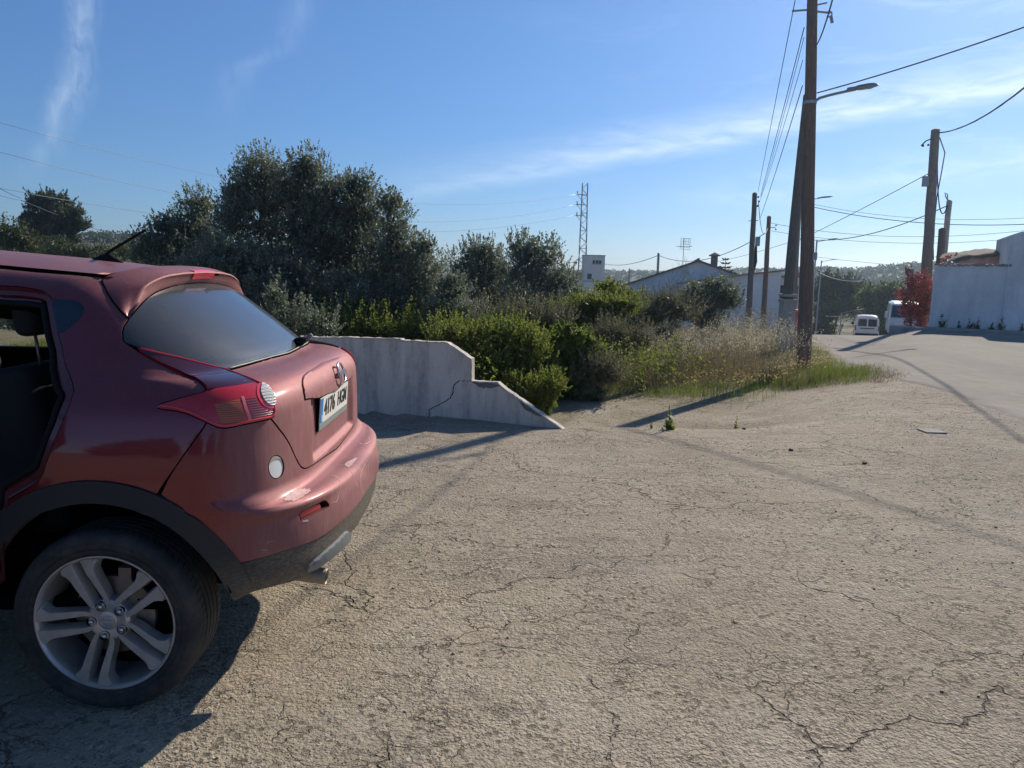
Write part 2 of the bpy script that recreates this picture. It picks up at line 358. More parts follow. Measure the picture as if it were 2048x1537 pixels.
M['paint'] = paint('car_paint', .44)
M['scratch'] = simple('scraped_paint', (.62, .38, .36), .7, var=.25, nscale=60)
M['jamb'] = simple('door_jamb_paint', (.10, .012, .018), .4, coat=.6, dirt=(.3, .24, .2), dirtamt=.15)
def blackplastic(name, dusty=.5):
    m, n, b, co = matnew(name)
    pos = n.new('ShaderNodeSeparateXYZ'); n.set(pos.inputs[0], co)
    low = n.mapr(pos.outputs[2], .60, .36, .05, 1)
    st = n.noise(n.scale(co, (10, 10, 28), rot=(0, .6, 0)), 5, 6, .7)
    geo = n.new('ShaderNodeNewGeometry'); sp = n.new('ShaderNodeSeparateXYZ'); n.set(sp.inputs[0], geo.outputs['Normal'])
    rear = n.mapr(sp.outputs[0], .3, .8, .0, .6)
    d = n.math('MULTIPLY', n.math('MAXIMUM', n.math('MULTIPLY', low, n.mapr(pos.outputs[0], .2, .5, .1, 1)), rear), n.mapr(st, .35, .7, .15, 1))
    d = n.math('MULTIPLY', d, dusty)
    n.set(b.inputs['Base Color'], n.mix(d, (.022, .024, .028, 1), (.36, .29, .21, 1)))
    b.inputs['Roughness'].default_value = .62
    n.set(b.inputs['Normal'], n.bump(n.noise(co, 500, 2), .12, .002))
    return m
M['trim'] = blackplastic('black_trim_plastic', .85)
M['black'] = simple('black_rubber', (.012, .012, .013), .8, spec=.2)
M['void'] = simple('black_gap_filler', (.004, .004, .004), .95, spec=.05)
M['cloth'] = simple('dark_seat_cloth', (.009, .010, .012), .9, nscale=30, bump=.2, bscale=300)
def glassmat():
    m, n, b, co = matnew('dusty_rear_glass')
    a = n.noise(co, 3.0, 6, .6); s2 = n.noise(n.scale(co, (60, 60, 60)), 4, 3, .6)
    sp = n.new('ShaderNodeSeparateXYZ'); n.set(sp.inputs[0], co)
    d = n.math('MULTIPLY', n.mapr(a, .25, .75, .08, .19), n.mapr(s2, .3, .7, .8, 1.1), clamp=True)
    edge = n.mapr(sp.outputs[2], 1.235, 1.205, 0, .25)
    d = n.math('ADD', d, edge, clamp=True)
    spots = n.mapr(n.noise(n.scale(co, (9, 9, 14)), 2.2, 3, .6), .72, .77, 0, .30)
    d = n.math('ADD', d, spots, clamp=True)
    n.set(b.inputs['Base Color'], n.mix(d, (.010, .013, .018, 1), (.30, .30, .27, 1)))
    n.set(b.inputs['Roughness'], n.mapr(d, .2, .6, .25, .6)); b.inputs['Coat Weight'].default_value = .6
    b.inputs['Coat Roughness'].default_value = .05; return m
M['rglass'] = glassmat()
M['bglass'] = simple('blackout_glass', (.006, .009, .014), .12, coat=1, var=.05)
def lens(name, col, rough=.2, rib=None, dust=.25, trans=0):
    m, n, b, co = matnew(name)
    f = n.noise(co, 9, 5, .6)
    c = n.mix(n.mapr(f, .3, .8, 0, dust), (*col, 1), (.4, .3, .26, 1))
    n.set(b.inputs['Base Color'], c); b.inputs['Roughness'].default_value = rough
    b.inputs['Coat Weight'].default_value = 1; b.inputs['Coat Roughness'].default_value = .05
    if rib:
        wv = n.new('ShaderNodeTexWave', bands_direction='Z'); n.set(wv.inputs[0], co)
        wv.inputs['Scale'].default_value = rib
        n.set(b.inputs['Normal'], n.bump(wv.outputs['Fac'], 1.0, .004))
        n.set(b.inputs['Base Color'], n.mix(n.mapr(wv.outputs['Fac'], 0, 1, 0, .28 if col[2] < .3 else .5), c, (*[q*.35 for q in col], 1)))
    return m
M['red'] = lens('red_lens', (.50, .006, .014), .14, dust=.10)
M['redarm'] = lens('dark_red_lens', (.055, .004, .009), .12, dust=.05)  # shade on the lamp's upper leg put into the lens colour
M['redhi'] = lens('bright_red_lens', (.80, .012, .03), .2, dust=.1)
M['reddk'] = lens('smoked_red_lens', (.26, .03, .045), .25, rib=40, dust=.15)
M['amber'] = lens('amber_lens', (.62, .12, .03), .25, rib=44, dust=.2)
M['pink'] = lens('pale_red_lens', (.75, .14, .14), .3, dust=.3)
M['clear'] = lens('clear_ribbed_lens', (.72, .70, .62), .25, rib=34, dust=.1)
M['chrome'] = simple('chrome', (.62, .63, .65), .22, metal=1, var=.05)
M['alloy'] = simple('alloy_wheel_paint', (.60, .56, .53), .40, metal=.6, var=.06, nscale=6, dirt=(.16, .13, .11), dirtamt=.55, coat=.25)
M['steel'] = simple('brake_steel', (.28, .24, .21), .5, metal=.8, dirt=(.12, .06, .03), dirtamt=.6)
def tyremat():
    m, n, b, co = matnew('tyre_rubber')
    f = n.noise(co, 7, 6, .7); g = n.noise(co, 40, 3, .6)
    d = n.math('MULTIPLY', n.mapr(f, .42, .72, .05, .5), n.mapr(g, .3, .7, .5, 1))
    n.set(b.inputs['Base Color'], n.mix(d, (.022, .023, .025, 1), (.17, .15, .125, 1)))
    b.inputs['Roughness'].default_value = .78
    n.set(b.inputs['Normal'], n.bump(n.noise(co, 60, 4), .25, .004)); return m
M['tyre'] = tyremat()
M['capwhite'] = simple('white_plastic', (.72, .74, .72), .5, var=.04)
M['capbeige'] = simple('beige_plastic', (.42, .38, .29), .6, var=.04)
M['skid'] = simple('grey_skid_plastic', (.20, .225, .235), .5, var=.06, dirt=(.36, .3, .24), dirtamt=.35)
M['plate'] = simple('plate_white', (.78, .77, .70), .4, var=.03, dirt=(.5, .43, .36), dirtamt=.3)
M['plateblue'] = simple('plate_blue', (.02, .20, .55), .4, var=.05)
M['platestrip'] = simple('plate_holder_grey', (.24, .27, .25), .5, var=.05)

def seg_dist(P, A, B):
    d = B-A; t = np.clip(((P-A)@d)/max(d@d, 1e-12), 0, 1); return np.linalg.norm(P-(A+t[:, None]*d), axis=1)
def pip(P, poly):
    x, y = P[:, 0], P[:, 1]; ins = np.zeros(len(P), bool); n = len(poly)
    for i in range(n):
        (x0, y0), (x1, y1) = poly[i], poly[(i+1) % n]
        c = ((y0 > y) != (y1 > y)) & (x < (x1-x0)*(y-y0)/((y1-y0) or 1e-12)+x0); ins ^= c
    return ins
def densify(poly, step, closed=True):
    out = []; n = len(poly)
    for i in range(n if closed else n-1):
        a, b = np.array(poly[i]), np.array(poly[(i+1) % n]); k = max(1, int(math.ceil(np.linalg.norm(b-a)/step)))
        out += [tuple(a+(b-a)*j/k) for j in range(k)]
    if not closed: out.append(tuple(poly[-1]))
    return out
def smooth_line(pts, it=1):
    """Chaikin with fixed ends"""
    for _ in range(it):
        q = [pts[0]]
        for a, b in zip(pts[:-1], pts[1:]):
            q += [(a[0]*.75+b[0]*.25, a[1]*.75+b[1]*.25), (a[0]*.25+b[0]*.75, a[1]*.25+b[1]*.75)]
        pts = q+[pts[-1]]
    return pts
def smooth_closed(pts, it=1):
    for _ in range(it):
        q = []
        for a, b in zip(pts, pts[1:]+pts[:1]):
            q += [(a[0]*.75+b[0]*.25, a[1]*.75+b[1]*.25), (a[0]*.25+b[0]*.75, a[1]*.25+b[1]*.75)]
        pts = q
    return pts
def area(poly): return .5*sum(a[0]*b[1]-b[0]*a[1] for a, b in zip(poly, poly[1:]+poly[:1]))
def shrink(poly, d):
    s = 1 if area(poly) > 0 else -1; out = []; n = len(poly)
    for i in range(n):
        p0, p, p1 = (np.array(poly[(i+k) % n]) for k in (-1, 0, 1))
        e0 = p-p0; e1 = p1-p; l0 = np.linalg.norm(e0)+1e-9; l1 = np.linalg.norm(e1)+1e-9
        n0 = np.array([-e0[1], e0[0]])/l0; n1 = np.array([-e1[1], e1[0]])/l1
        m = n0+n1; m /= max(np.linalg.norm(m), .35); k = 1/max(.5, m@n0)
        out.append(tuple(p+m*s*d*k))
    return out
def mirror_half(line):
    """open near-side line ending at the car's centre -> full line"""
    return list(line)+[(UE-u, v) for u, v in reversed(line) if u < UE/2-.002]
def tri_region(poly, holes=(), res=.02, edge=None):
    edge = edge or res*.75
    loops = [densify(p, edge) for p in [poly]+list(holes)]
    A = np.array(poly); x0, y0 = A.min(0); x1, y1 = A.max(0)
    g = []; j = 0; y = y0
    while y < y1:
        g += [(x, y) for x in np.arange(x0+(j % 2)*res/2, x1, res)]; y += res*.866; j += 1
    G = np.array(g) if g else np.zeros((0, 2))
    if len(G):
        ok = pip(G, poly)
        for h in holes: ok &= ~pip(G, h)
        G = G[ok]
        for lp in loops:
            L = np.array(lp)
            for i in range(len(L)):
                if not len(G): break
                a, b = L[i], L[(i+1) % len(L)]
                near = (np.abs(G-(a+b)/2).max(1) < res*2+np.abs(b-a).max())
                if near.any():
                    d = np.full(len(G), 9.); d[near] = seg_dist(G[near], a, b); G = G[d > edge*.55]
    vs = []; es = []
    for lp in loops:
        k = len(vs); vs += lp; es += [(k+i, k+(i+1) % len(lp)) for i in range(len(lp))]
    vs = [Vector((float(a), float(b))) for a, b in vs]+[Vector((float(a), float(b))) for a, b in G]
    r = geometry.delaunay_2d_cdt(vs, es, [], 0, 1e-6)
    V = np.array([tuple(v) for v in r[0]]); T = np.array([f for f in r[2] if len(f) == 3])
    cen = V[T].mean(1); ok = pip(cen, poly)
    for h in holes: ok &= ~pip(cen, h)
    T = T[ok]
    # boundary edges
    from collections import Counter
    ec = Counter()
    for t in T:
        for a, b in ((t[0], t[1]), (t[1], t[2]), (t[2], t[0])): ec[(min(a, b), max(a, b))] += 1
    dirs = {}
    for t in T:
        for a, b in ((t[0], t[1]), (t[1], t[2]), (t[2], t[0])): dirs[(min(a, b), max(a, b))] = (a, b)
    bd = [dirs[k] for k, c in ec.items() if c == 1]
    return V, T, bd
def Sxyz(u, v, off=0.0):
    p = car_S(u, v)
    if np.any(off): p = p+car_N(u, v)*(np.asarray(off)[..., None] if np.ndim(off) else off)
    return np.stack([p[..., 0], -p[..., 1], p[..., 2]], -1)
def panel(name, poly, mat, parent, holes=(), off=0.0, skirt=.014, res=.022, gap=.0018, mirror=False, bulge=0.0, rollin=.003, edge=None):
    if gap: poly = shrink(poly, gap); holes = [shrink(h, -gap) for h in holes]
    V, T, bd = tri_region(poly, holes, res, edge)
    bv = set(i for e in bd for i in e)
    o = np.full(len(V), off)
    if bulge:
        L = np.array(densify(poly, .01)); dd = np.array([np.linalg.norm(L-p, axis=1).min() for p in V]); o = o+bulge*np.minimum(1, dd/.03)**.5
    P = Sxyz(V[:, 0], V[:, 1], o); Nn = car_N(V[:, 0], V[:, 1]); Nn = np.stack([Nn[:, 0], -Nn[:, 1], Nn[:, 2]], -1)
    if rollin:
        for i in bv: P[i] -= Nn[i]*rollin
    # orientation
    a, b_, c = P[T[:, 0]], P[T[:, 1]], P[T[:, 2]]; fn = np.cross(b_-a, c-a)
    if ((fn*Nn[T[:, 0]]).sum(-1) > 0).mean() < .5: T = T[:, ::-1]; bd = [(q, p) for p, q in bd]
    nv = len(P); faces = [tuple(t) for t in T]
    norms = [Vector(x) for x in Nn]
    if skirt:
        idx = {i: nv+k for k, i in enumerate(sorted(bv))}
        P = np.vstack([P, [P[i]-Nn[i]*skirt for i in sorted(bv)]])
        faces += [(p, idx[p], idx[q], q) for p, q in bd]
    me = bpy.data.meshes.new(name)
    if mirror: P = P*np.array([1, -1, 1]); faces = [f[::-1] for f in faces]; norms = [Vector((n.x, -n.y, n.z)) for n in norms]
    me.from_pydata([tuple(p) for p in P], [], faces); me.materials.append(mat)
    me.polygons.foreach_set('use_smooth', [True]*len(faces)); me.update()
    nt_ = len(T)
    ln = []
    for pl in me.polygons:
        for li in pl.loop_indices:
            vi = me.loops[li].vertex_index
            ln.append(norms[vi] if (pl.index < nt_ and vi < nv) else pl.normal.copy())
    me.normals_split_custom_set(ln)
    ob = bpy.data.objects.new(name, me); C.objects.link(ob); ob.parent = parent
    return ob
VZ = lambda z: float(np.interp(z, _zz, _vv))
_vv = np.linspace(CV[0], CV[-1]-1e-5, 3000); _zz = _hermite(_vv)[:, 0]
def uv_xz(x, z):
    v = VZ(z); xc = float(np.interp(v, _vv, _hermite(_vv)[:, 3]))
    if x < xc: return (x-xc, v)
    lo, hi = 0.0, UE/2
    for _ in range(30):
        m = (lo+hi)/2
        if float(car_S(m, v)[0]) < x: lo = m
        else: hi = m
    return ((lo+hi)/2, v)
def arc(cx, cz, r, a0, a1, n=24): return [uv_xz(cx+r*math.cos(math.radians(a0+(a1-a0)*i/n)), cz+r*math.sin(math.radians(a0+(a1-a0)*i/n))) for i in range(n+1)]

car = empty('car', (CAR_O[0], CAR_O[1], 0), 0, 'dusty dark red hatchback crossover with its rear door open, on the cracked lot', 'car')
WX2 = -2.53; WZ = .338
tb = fa('trim_bot'); tt = fa('trim_top')
lamp_out = fa('lamp_up_outer')+fa('lamp_right'); lamp_bot = smooth_line(fa('lamp_bottom')); lamp_in = smooth_line(fa('lamp_inner'))
lamp = lamp_out+lamp_bot+lamp_in
gap_bq = fa('gap_bq')
V0 = VZ(.30)
# --- rear wheel arch outline on the body (outer edge of the black trim)
arc_r = arc(0, .34, .52, 24.5, 180, 30)          # from bumper corner over the top to the front
arc_f = arc(WX2, .34, .52, 0, 180, 26)
UF = -3.2-.25
# --- side panel (quarter + sill + front wing as one stamped side)
do = fa('door_open'); do = do[:1]+smooth_line(do[1:], 1)
du_ = do[0][0]; sillv = VZ(.42)
door_hole = [(-1.08, do[0][1]-.01), (-.80, do[0][1])]+do+[(do[-1][0]-.05, sillv+.06), (do[-1][0]-.12, sillv), (-1.26, sillv), (-1.29, VZ(.9)), (-1.24, VZ(1.1))]
seam = fa('seam'); vtop = max(p[1] for p in seam)
gl = fa('glass_left')
i0 = min(range(len(arc_r)), key=lambda i: math.hypot(arc_r[i][0]-gap_bq[0][0], arc_r[i][1]-gap_bq[0][1]))
side = (arc_r[i0:][::1])                                  # over the wheel to the front foot
side += [(-.52-.25, VZ(.30)), (WX2+.52-.25, VZ(.30))]+arc_f[:]
side += [(UF, VZ(.30)), (UF-.05, VZ(.6)), (UF, VZ(.98)), (-2.30, VZ(1.10)), (-2.05, VZ(1.13)), (-1.20, vtop)]
side += [(seam[-1][0], vtop)]+list(reversed(seam[:-1]))
side += list(reversed(fa('spoil_gap')))[0:]+list(reversed(gl))[1:]
side += list(reversed(lamp_in))+list(reversed(lamp_bot))[1:]
k = min(range(len(side)), key=lambda i: math.hypot(side[i][0]-gap_bq[-1][0], side[i][1]-gap_bq[-1][1]))
# cut lamp bottom at the bumper/quarter gap
kk = min(range(len(lamp_bot)), key=lambda i: math.hypot(lamp_bot[i][0]-gap_bq[-1][0], lamp_bot[i][1]-gap_bq[-1][1]))
side = side[:-kk] if kk else side
side += list(reversed(gap_bq))[1:-1]
fwin = [(-1.40, VZ(1.10)), (-2.05, VZ(1.12)), (-1.36-.03, VZ(1.50)), (-1.36, VZ(1.48))]
fwin = [uv for uv in [(-1.42, VZ(1.14)), (-2.02, VZ(1.13)), (-1.30, VZ(1.515)), (-1.16, VZ(1.515))]]
for mir in (False, True):
    hole_n = door_hole if not mir else [(-1.45, VZ(1.51)), (-.42, VZ(1.48)), (-.28, VZ(1.40)), (-.20, VZ(1.16)), (-1.75, VZ(1.13))]
    panel('side_panel', side, M['paint'], car, holes=[hole_n, fwin] if not mir else [hole_n], res=.03, mirror=mir, edge=.018, gap=.0024)
    if not mir: panel('front_window', shrink(fwin, .004), M['bglass'], car, off=-.006, res=.06, mirror=mir)
    # wheel arch trims
    for cx, a0, a1 in ((0, 9, 180), (WX2, 0, 180)):
        o_ = arc(cx, .34, .522, 24 if cx == 0 else 0, a1, 30); i_ = arc(cx, .34, .443, a0, a1, 30)
        pl = o_+list(reversed(i_))
        if cx == 0:
            pl = o_+list(reversed(i_))+[uv_xz(.462, .425), uv_xz(.50, .47)]
        panel('wheel_arch_trim', pl, M['trim'], car, off=.010, res=.03, mirror=mir, skirt=.05, gap=0, rollin=.004)
    # bumper
# jamb of the open door: painted return, rubber seal, then the dark cabin
def ring(line, d0, d1, depth0, depth1, name, mat, parent, closed=True):
    a = shrink(line, d0); b = shrink(line, d1)
    A = Sxyz(*np.array(a).T, -depth0); B = Sxyz(*np.array(b).T, -depth1); n = len(a)
    V = np.vstack([A, B]); return mobj(name, V, [(i, (i+1) % n, n+(i+1) % n, n+i) for i in range(n)], mat, parent, True)
dh = densify(door_hole, .03)
ring(dh, 0.001, .010, .006, .022, 'door_jamb', M['jamb'], car)
ring(dh, .010, .030, .022, .024, 'door_jamb', M['jamb'], car)
ring(dh, .030, .034, .024, .045, 'door_jamb', M['jamb'], car)
ring(dh, .034, .052, .045, .050, 'door_jamb', M['jamb'], car)
sl = shrink(dh, .055); SP = Sxyz(*np.array(sl).T, -.045)
MB().tube([tuple(p) for p in SP]+[tuple(SP[0])], .011, 8).obj('door_seal', M['black'], car, True)
ring(dh, .058, .075, .05, .20, 'cabin_trim', M['void'], car)
panel('quarter_glass', smooth_closed(fa('quarter_patch')), M['bglass'], car, off=.0006, skirt=.002, gap=0, rollin=0, res=.02)  # dark glossy patch laid on the rear quarter

# the rear door itself, swung wide open on its front hinges
dsh = shrink(door_hole, .006); wl = VZ(1.12)
dwin = [(-1.17, wl+.03), (-.42, wl+.04), (-.36, VZ(1.36)), (-.45, VZ(1.46)), (-1.05, VZ(1.46))]
for nm_, mt_, of_ in (('rear_door', M['paint'], 0.0), ('door_lining', M['void'], -.045)):
    dp_ = panel(nm_, dsh, mt_, car, holes=[dwin], off=of_, res=.05, skirt=.04 if of_ == 0 else 0)
    Rm_ = Matrix.Rotation(math.radians(-66), 4, 'Z'); pv_ = Vector((-1.33, -.86, 0)); dp_.matrix_local = Matrix.Translation(pv_) @ Rm_ @ Matrix.Translation(-pv_)

# --- glass of the tailgate
gt = fa('glass_top'); g_low = fa('glass_low')
glow = [p for p in g_low if p[0] < UE/2-.03]+[(UE/2, g_low[-1][1])]
top_half = smooth_line(gt[:-1]+[(UE/2, gt[-1][1]+.004)])
outer_l = fa('glass_left')[::-1]
low_l = list(fa('lamp_up_outer'))
half_low = [outer_l[-1]]+low_l+glow[1:]
full = mirror_half(top_half)
lowfull = mirror_half(half_low)
glass_poly = full+[(UE-u, v) for u, v in outer_l[1:-1]]+list(reversed(lowfull))+list(reversed(outer_l[1:-1]))
panel('rear_window', glass_poly, M['rglass'], car, off=-.002, res=.04, gap=.003)
gs = mirror_half(glow)
# pale sealing strip along the lower edge of the glass
sp_ = Sxyz(*np.array([(u, v-.006) for u, v in densify(gs, .05, False)]).T, .002)
MB().tube([tuple(p) for p in sp_], .0035, 6).obj('window_seal', M['platestrip'], car, True)

# --- tailgate
hs = [p for p in fa('hatch_side') if p[0] < UE/2-.05]; hs = hs[:1]+smooth_line(hs[1:])+[(UE/2, fa('hatch_side')[-1][1])]
lr = fa('lamp_right')
left_edge = [lamp_out[len(fa('lamp_up_outer'))-1]]+lr+hs
topl = mirror_half([(glow[0][0], glow[0][1]-.010)]+[(u, v-.010) for u, v in glow[1:]])
botl = mirror_half(left_edge)
hatch_poly = topl+list(reversed(botl))
garn_up = smooth_line(fa('garn_top')[:-1]+[(UE/2, fa('garn_top')[-1][1]+.004)])
garn_dn = [p for p in fa('garn_low') if p[0] < UE/2-.02]+[(UE/2, fa('garn_low')[-1][1])]
gb = fa('garn_bot')
panel('tailgate', hatch_poly, M['paint'], car, res=.016, edge=.012, gap=.0032)
garn_full = mirror_half(garn_up); garn_low_full = mirror_half(garn_dn)
garn_poly = garn_full+[(UE-u, v) for u, v in reversed(gb[1:])]+list(reversed(garn_low_full))+gb[1:]
def garnish(name):
    poly = garn_poly
    V, T, bd = tri_region(poly, (), .02, .012)
    # sits proud of the recess; its lower edge overhangs the number plate
    c = car_S(V[:, 0], V[:, 1]); rec = 0.026*sstep(.40, .33, np.abs(c[:, 1]))*sstep(.80, .835, c[:, 2])*sstep(1.10, 1.06, c[:, 2])
    P = Sxyz(V[:, 0], V[:, 1], .007); P[:, 0] += rec
    bv = sorted(set(i for e in bd for i in e)); idx = {i: len(P)+k for k, i in enumerate(bv)}
    for i in bv: P[i][0] -= .002
    P2 = np.array([P[i]-np.array([.034, 0, 0]) for i in bv])
    return mobj(name, np.vstack([P, P2]), [tuple(t) for t in T]+[(a, idx[a], idx[b], b) for a, b in bd], M['paint'], car, 35)
garnish('tailgate_garnish')
gsh = shrink(garn_poly, -.0035); gp = Sxyz(*np.array(densify(gsh, .02)).T, .0005)
MB().tube([tuple(p) for p in gp]+[tuple(gp[0])], .0022, 6).obj('garnish_seal', M['void'], car, True)

# --- bumper
bump_bot = mirror_half([arc_r[0]]+tt[1:]+[(UE/2, VZ(.59))])
hb = hs[:]                                         # tailgate lower edge
kk0 = lamp_bot.index(lamp_bot[0])
bt_half = list(reversed(gap_bq))                   # from lamp down?  (gap_bq goes arch -> lamp)
lb = [p for p in lamp_bot if p[0] > gap_bq[-1][0]]  # lamp underside from right end to gap
upper = gap_bq+list(reversed(lb))+hs
bumper_poly = mirror_half(upper)+list(reversed(bump_bot))
# the arch between bumper corner and the gap
arc_seg = arc_r[1:i0]
arc_seg_m = [(UE-u, v) for u, v in arc_seg]
bumper_poly = mirror_half(upper)+list(reversed(arc_seg_m))[::1]+list(reversed(bump_bot))+arc_seg
slot = smooth_closed(fa('slot')); cap = fa('cap')
mirp = lambda p: [(UE-u, v) for u, v in p]
bumper = panel('rear_bumper', bumper_poly, M['paint'], car, holes=[slot, mirp(slot), cap], res=.013, edge=.011, gap=.0028)
def strip(pts, w, name, off=.0012):
    """thin scrape along the surface"""
    pts = densify(smooth_line(pts, 2), .01, False); A = np.array(pts); d = np.gradient(A, axis=0); d /= np.linalg.norm(d, axis=1)[:, None]+1e-9
    nn = np.stack([-d[:, 1], d[:, 0]], 1); ww = w*(.35+RNG.random(len(A)))[:, None]*np.sin(np.linspace(.25, PI-.25, len(A)))[:, None]
    L = A+nn*ww; R = A-nn*ww; P = np.vstack([Sxyz(*L.T, off), Sxyz(*R.T, off)]); n = len(A)
    return P, [(i, i+1, n+i+1, n+i) for i in range(n-1)]
for kf, wd in (('s1', .0016), ('s2', .0016), ('s3', .0016), ('s4', .001), ('s5', .0022), ('s6', .0014), ('s7', .0028), ('s8', .001), ('s9', .0008)):
    P, F_ = strip(fa(kf), wd, kf); mobj('scratch', P, F_, M['scratch'], bumper)
for kf in ('scuff1', 'scuff2', 'scuff3'):
    base = densify(smooth_closed(fa(kf)), .006)
    ctr = np.mean(base, 0); jag = [tuple(np.array(p)+(np.array(p)-ctr)*RNG.uniform(-.16, .10)) for p in base]
    V, T, bd = tri_region(jag, (), .012, .02)
    mobj('scuff', Sxyz(V[:, 0], V[:, 1], .0012), [tuple(t) for t in T], M['scratch'], bumper)
for mir in (False, True):
    for nm, poly, mat, off, b_ in (('reflector_recess', [(p[0], p[1]) for p in shrink(slot, -.004)], M['void'], -.022, 0), ('reflector', fa('reflector'), M['red'], -.010, 0)):
        panel(nm, poly, mat, bumper, off=off, skirt=.006, gap=0, rollin=0, mirror=mir, res=.03)
    A = Sxyz(*np.array(densify(slot, .01)).T, -.003); B = Sxyz(*np.array(densify(slot, .01)).T, -.024); n = len(A)
    if mir: A = A*[1, -1, 1]; B = B*[1, -1, 1]
    mobj('reflector_frame', np.vstack([A, B]), [(i, (i+1) % n, n+(i+1) % n, n+i) for i in range(n)], M['paint'], bumper, True)
tow = panel('tow_eye_cover', shrink(cap, .001), M['capwhite'], bumper, off=-.006, skirt=.004, gap=0, rollin=0)
A_ = np.array(cap); c_ = A_.mean(0); up_ = [tuple(p) for p in A_ if p[1] > c_[1]+.018]
if len(up_) > 3:
    up_ = sorted(up_, key=lambda p: p[0])
    low_ = [(u, c_[1]+.018+.012*(1-((u-c_[0])/(.5*(up_[-1][0]-up_[0][0])))**2)) for u in np.linspace(up_[-1][0], up_[0][0], 8)]
    panel('cover_lip', up_+low_, M['capbeige'], bumper, off=-.0035, skirt=.003, gap=0, rollin=0, res=.02)
ca = densify(cap, .01); A = Sxyz(*np.array(ca).T, -.003); B = Sxyz(*np.array(ca).T, -.02); n = len(ca)
mobj('cover_rim', np.vstack([A, B]), [(i, (i+1) % n, n+(i+1) % n, n+i) for i in range(n)], M['paint'], bumper, True)

# --- lower black valance with skid plate and exhaust
tbh = [p for p in tb if p[0] < UE/2-.02]
lowc = [tbh[0]]+smooth_line(tbh[1:])+[(UE/2, VZ(.405))]
upc = [uv_xz(.47, .553)]+tt[1:]+[(UE/2, VZ(.59))]
val = mirror_half(upc)+list(reversed(mirror_half(lowc)))
panel('lower_bumper', val, M['trim'], car, off=-.004, res=.02, gap=.001, skirt=.03)
sk = [p for p in fa('skid')]
ski = sorted(sk, key=lambda p: p[0])
umax = max(p[0] for p in sk)
skid_up = [sk[0], sk[1], sk[2], sk[3]]; skid_lo = [sk[-1], sk[-2], sk[-3], sk[-4]]
panel('skid_plate', smooth_closed(sk), M['skid'], car, off=.010, skirt=.02, gap=0, bulge=.012, res=.02)

ex = MB()
ex.lathe([(.030, 0), (.033, .004), (.033, .165), (.0315, .168), (.029, .165), (.028, .02), (.0, .02)], 24, 'X')
exo = ex.obj('exhaust_pipe', simple('exhaust_steel', (.34, .28, .21), .5, metal=.5, dirt=(.3, .24, .17), dirtamt=.5), car, 35, loc=(.515, -.455, .372)); exo.rotation_euler = (0, math.radians(7), 0)
# --- tail lamps: near and far
for mir in (False, True):
    L = panel('tail_light', lamp, M['red'], car, off=.003, bulge=.004, res=.014, skirt=.02, gap=.0022, mirror=mir, edge=.01)
    for nm, key, mt, off in (('amber_reflector', 'amber', 'amber', .0082), ('lamp_divider', 'divider', 'pink', .0086), ('smoked_section', 'smoke', 'reddk', .0082)):
        panel(nm, fa(key), M[mt], L, off=off, skirt=.003, gap=0, rollin=.001, res=.02, mirror=mir)
    rr = smooth_closed(fa('round_ring')); rn = smooth_closed(fa('round'))
    panel('lamp_ring', rr, M['redhi'], L, off=.0105, skirt=.010, gap=0, res=.012, mirror=mir, rollin=.001)
    panel('reversing_lamp', rn, M['clear'], L, off=.0150, skirt=.005, gap=0, res=.012, mirror=mir, rollin=.001)
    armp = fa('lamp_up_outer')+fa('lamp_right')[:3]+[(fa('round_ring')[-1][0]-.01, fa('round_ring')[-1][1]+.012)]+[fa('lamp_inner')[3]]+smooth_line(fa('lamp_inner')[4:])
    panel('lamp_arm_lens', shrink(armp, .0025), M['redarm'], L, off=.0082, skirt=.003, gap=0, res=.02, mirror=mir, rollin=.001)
    # bright edge light guide
    ed = shrink(lamp, .010)
    n1 = len(lamp_out)
    for (a0_, a1_) in (((0, n1),) if not mir else ()):
        pth = ed[a0_:a1_]; P = Sxyz(*np.array(densify(pth, .02, False)).T, .0075)
        if mir: P = P*[1, -1, 1]
        MB().tube([tuple(p) for p in P], .0042, 6).obj('light_guide', M['redhi'], L, True)
    pth = ed[n1-2:n1+len(lamp_bot)-2]; P = Sxyz(*np.array(densify(pth, .02, False)).T, .0075)
    if mir: P = P*[1, -1, 1]
    MB().tube([tuple(p) for p in P], .0040, 6).obj('light_guide', M['redhi'], L, True)

# --- spoiler: arch lofted from the roof gap back to its trailing edge
W0 = [(.651, 1.402), (.638, 1.419), (.607, 1.449), (.569, 1.482), (.53, 1.51), (.492, 1.524), (.454, 1.534), (.388, 1.547), (.32, 1.556), (.175, 1.565), (0, 1.569)]
xe_ = lambda w: .046-.045*(w/.6)**2
E_ = []
for w_, z_ in W0:
    w2 = w_
    for _ in range(6): w2 = w_+1.97*(xe_(w2)-.03)
    E_.append((xe_(w2), max(w2, 0), z_))
E_[-1] = (xe_(0), 0.0, 1.569)
E_ = [e for i, e in enumerate(E_) if i == len(E_)-1 or e[1] > .03]
def resamp(pts, n):
    P = np.array(pts, float); d = np.concatenate([[0], np.cumsum(np.linalg.norm(np.diff(P, axis=0), axis=1))]); t = np.linspace(0, d[-1], n)
    return np.stack([np.interp(t, d, P[:, k]) for k in range(P.shape[1])], 1)
NS = 26
E3 = resamp(E_, NS)
gc = car_S(*np.array(top_half).T); G3 = resamp(gc, NS)
sg_ = car_S(*np.array(fa('spoil_gap')).T); sgp = [tuple(q) for q in sg_]
roofgap = sgp+[(-.125, .47, 1.556), (-.09, .40, 1.572), (-.07, .3, 1.585), (-.06, .15, 1.590), (-.06, 0, 1.592)]
R3 = resamp(roofgap, NS)
rows = [R3]
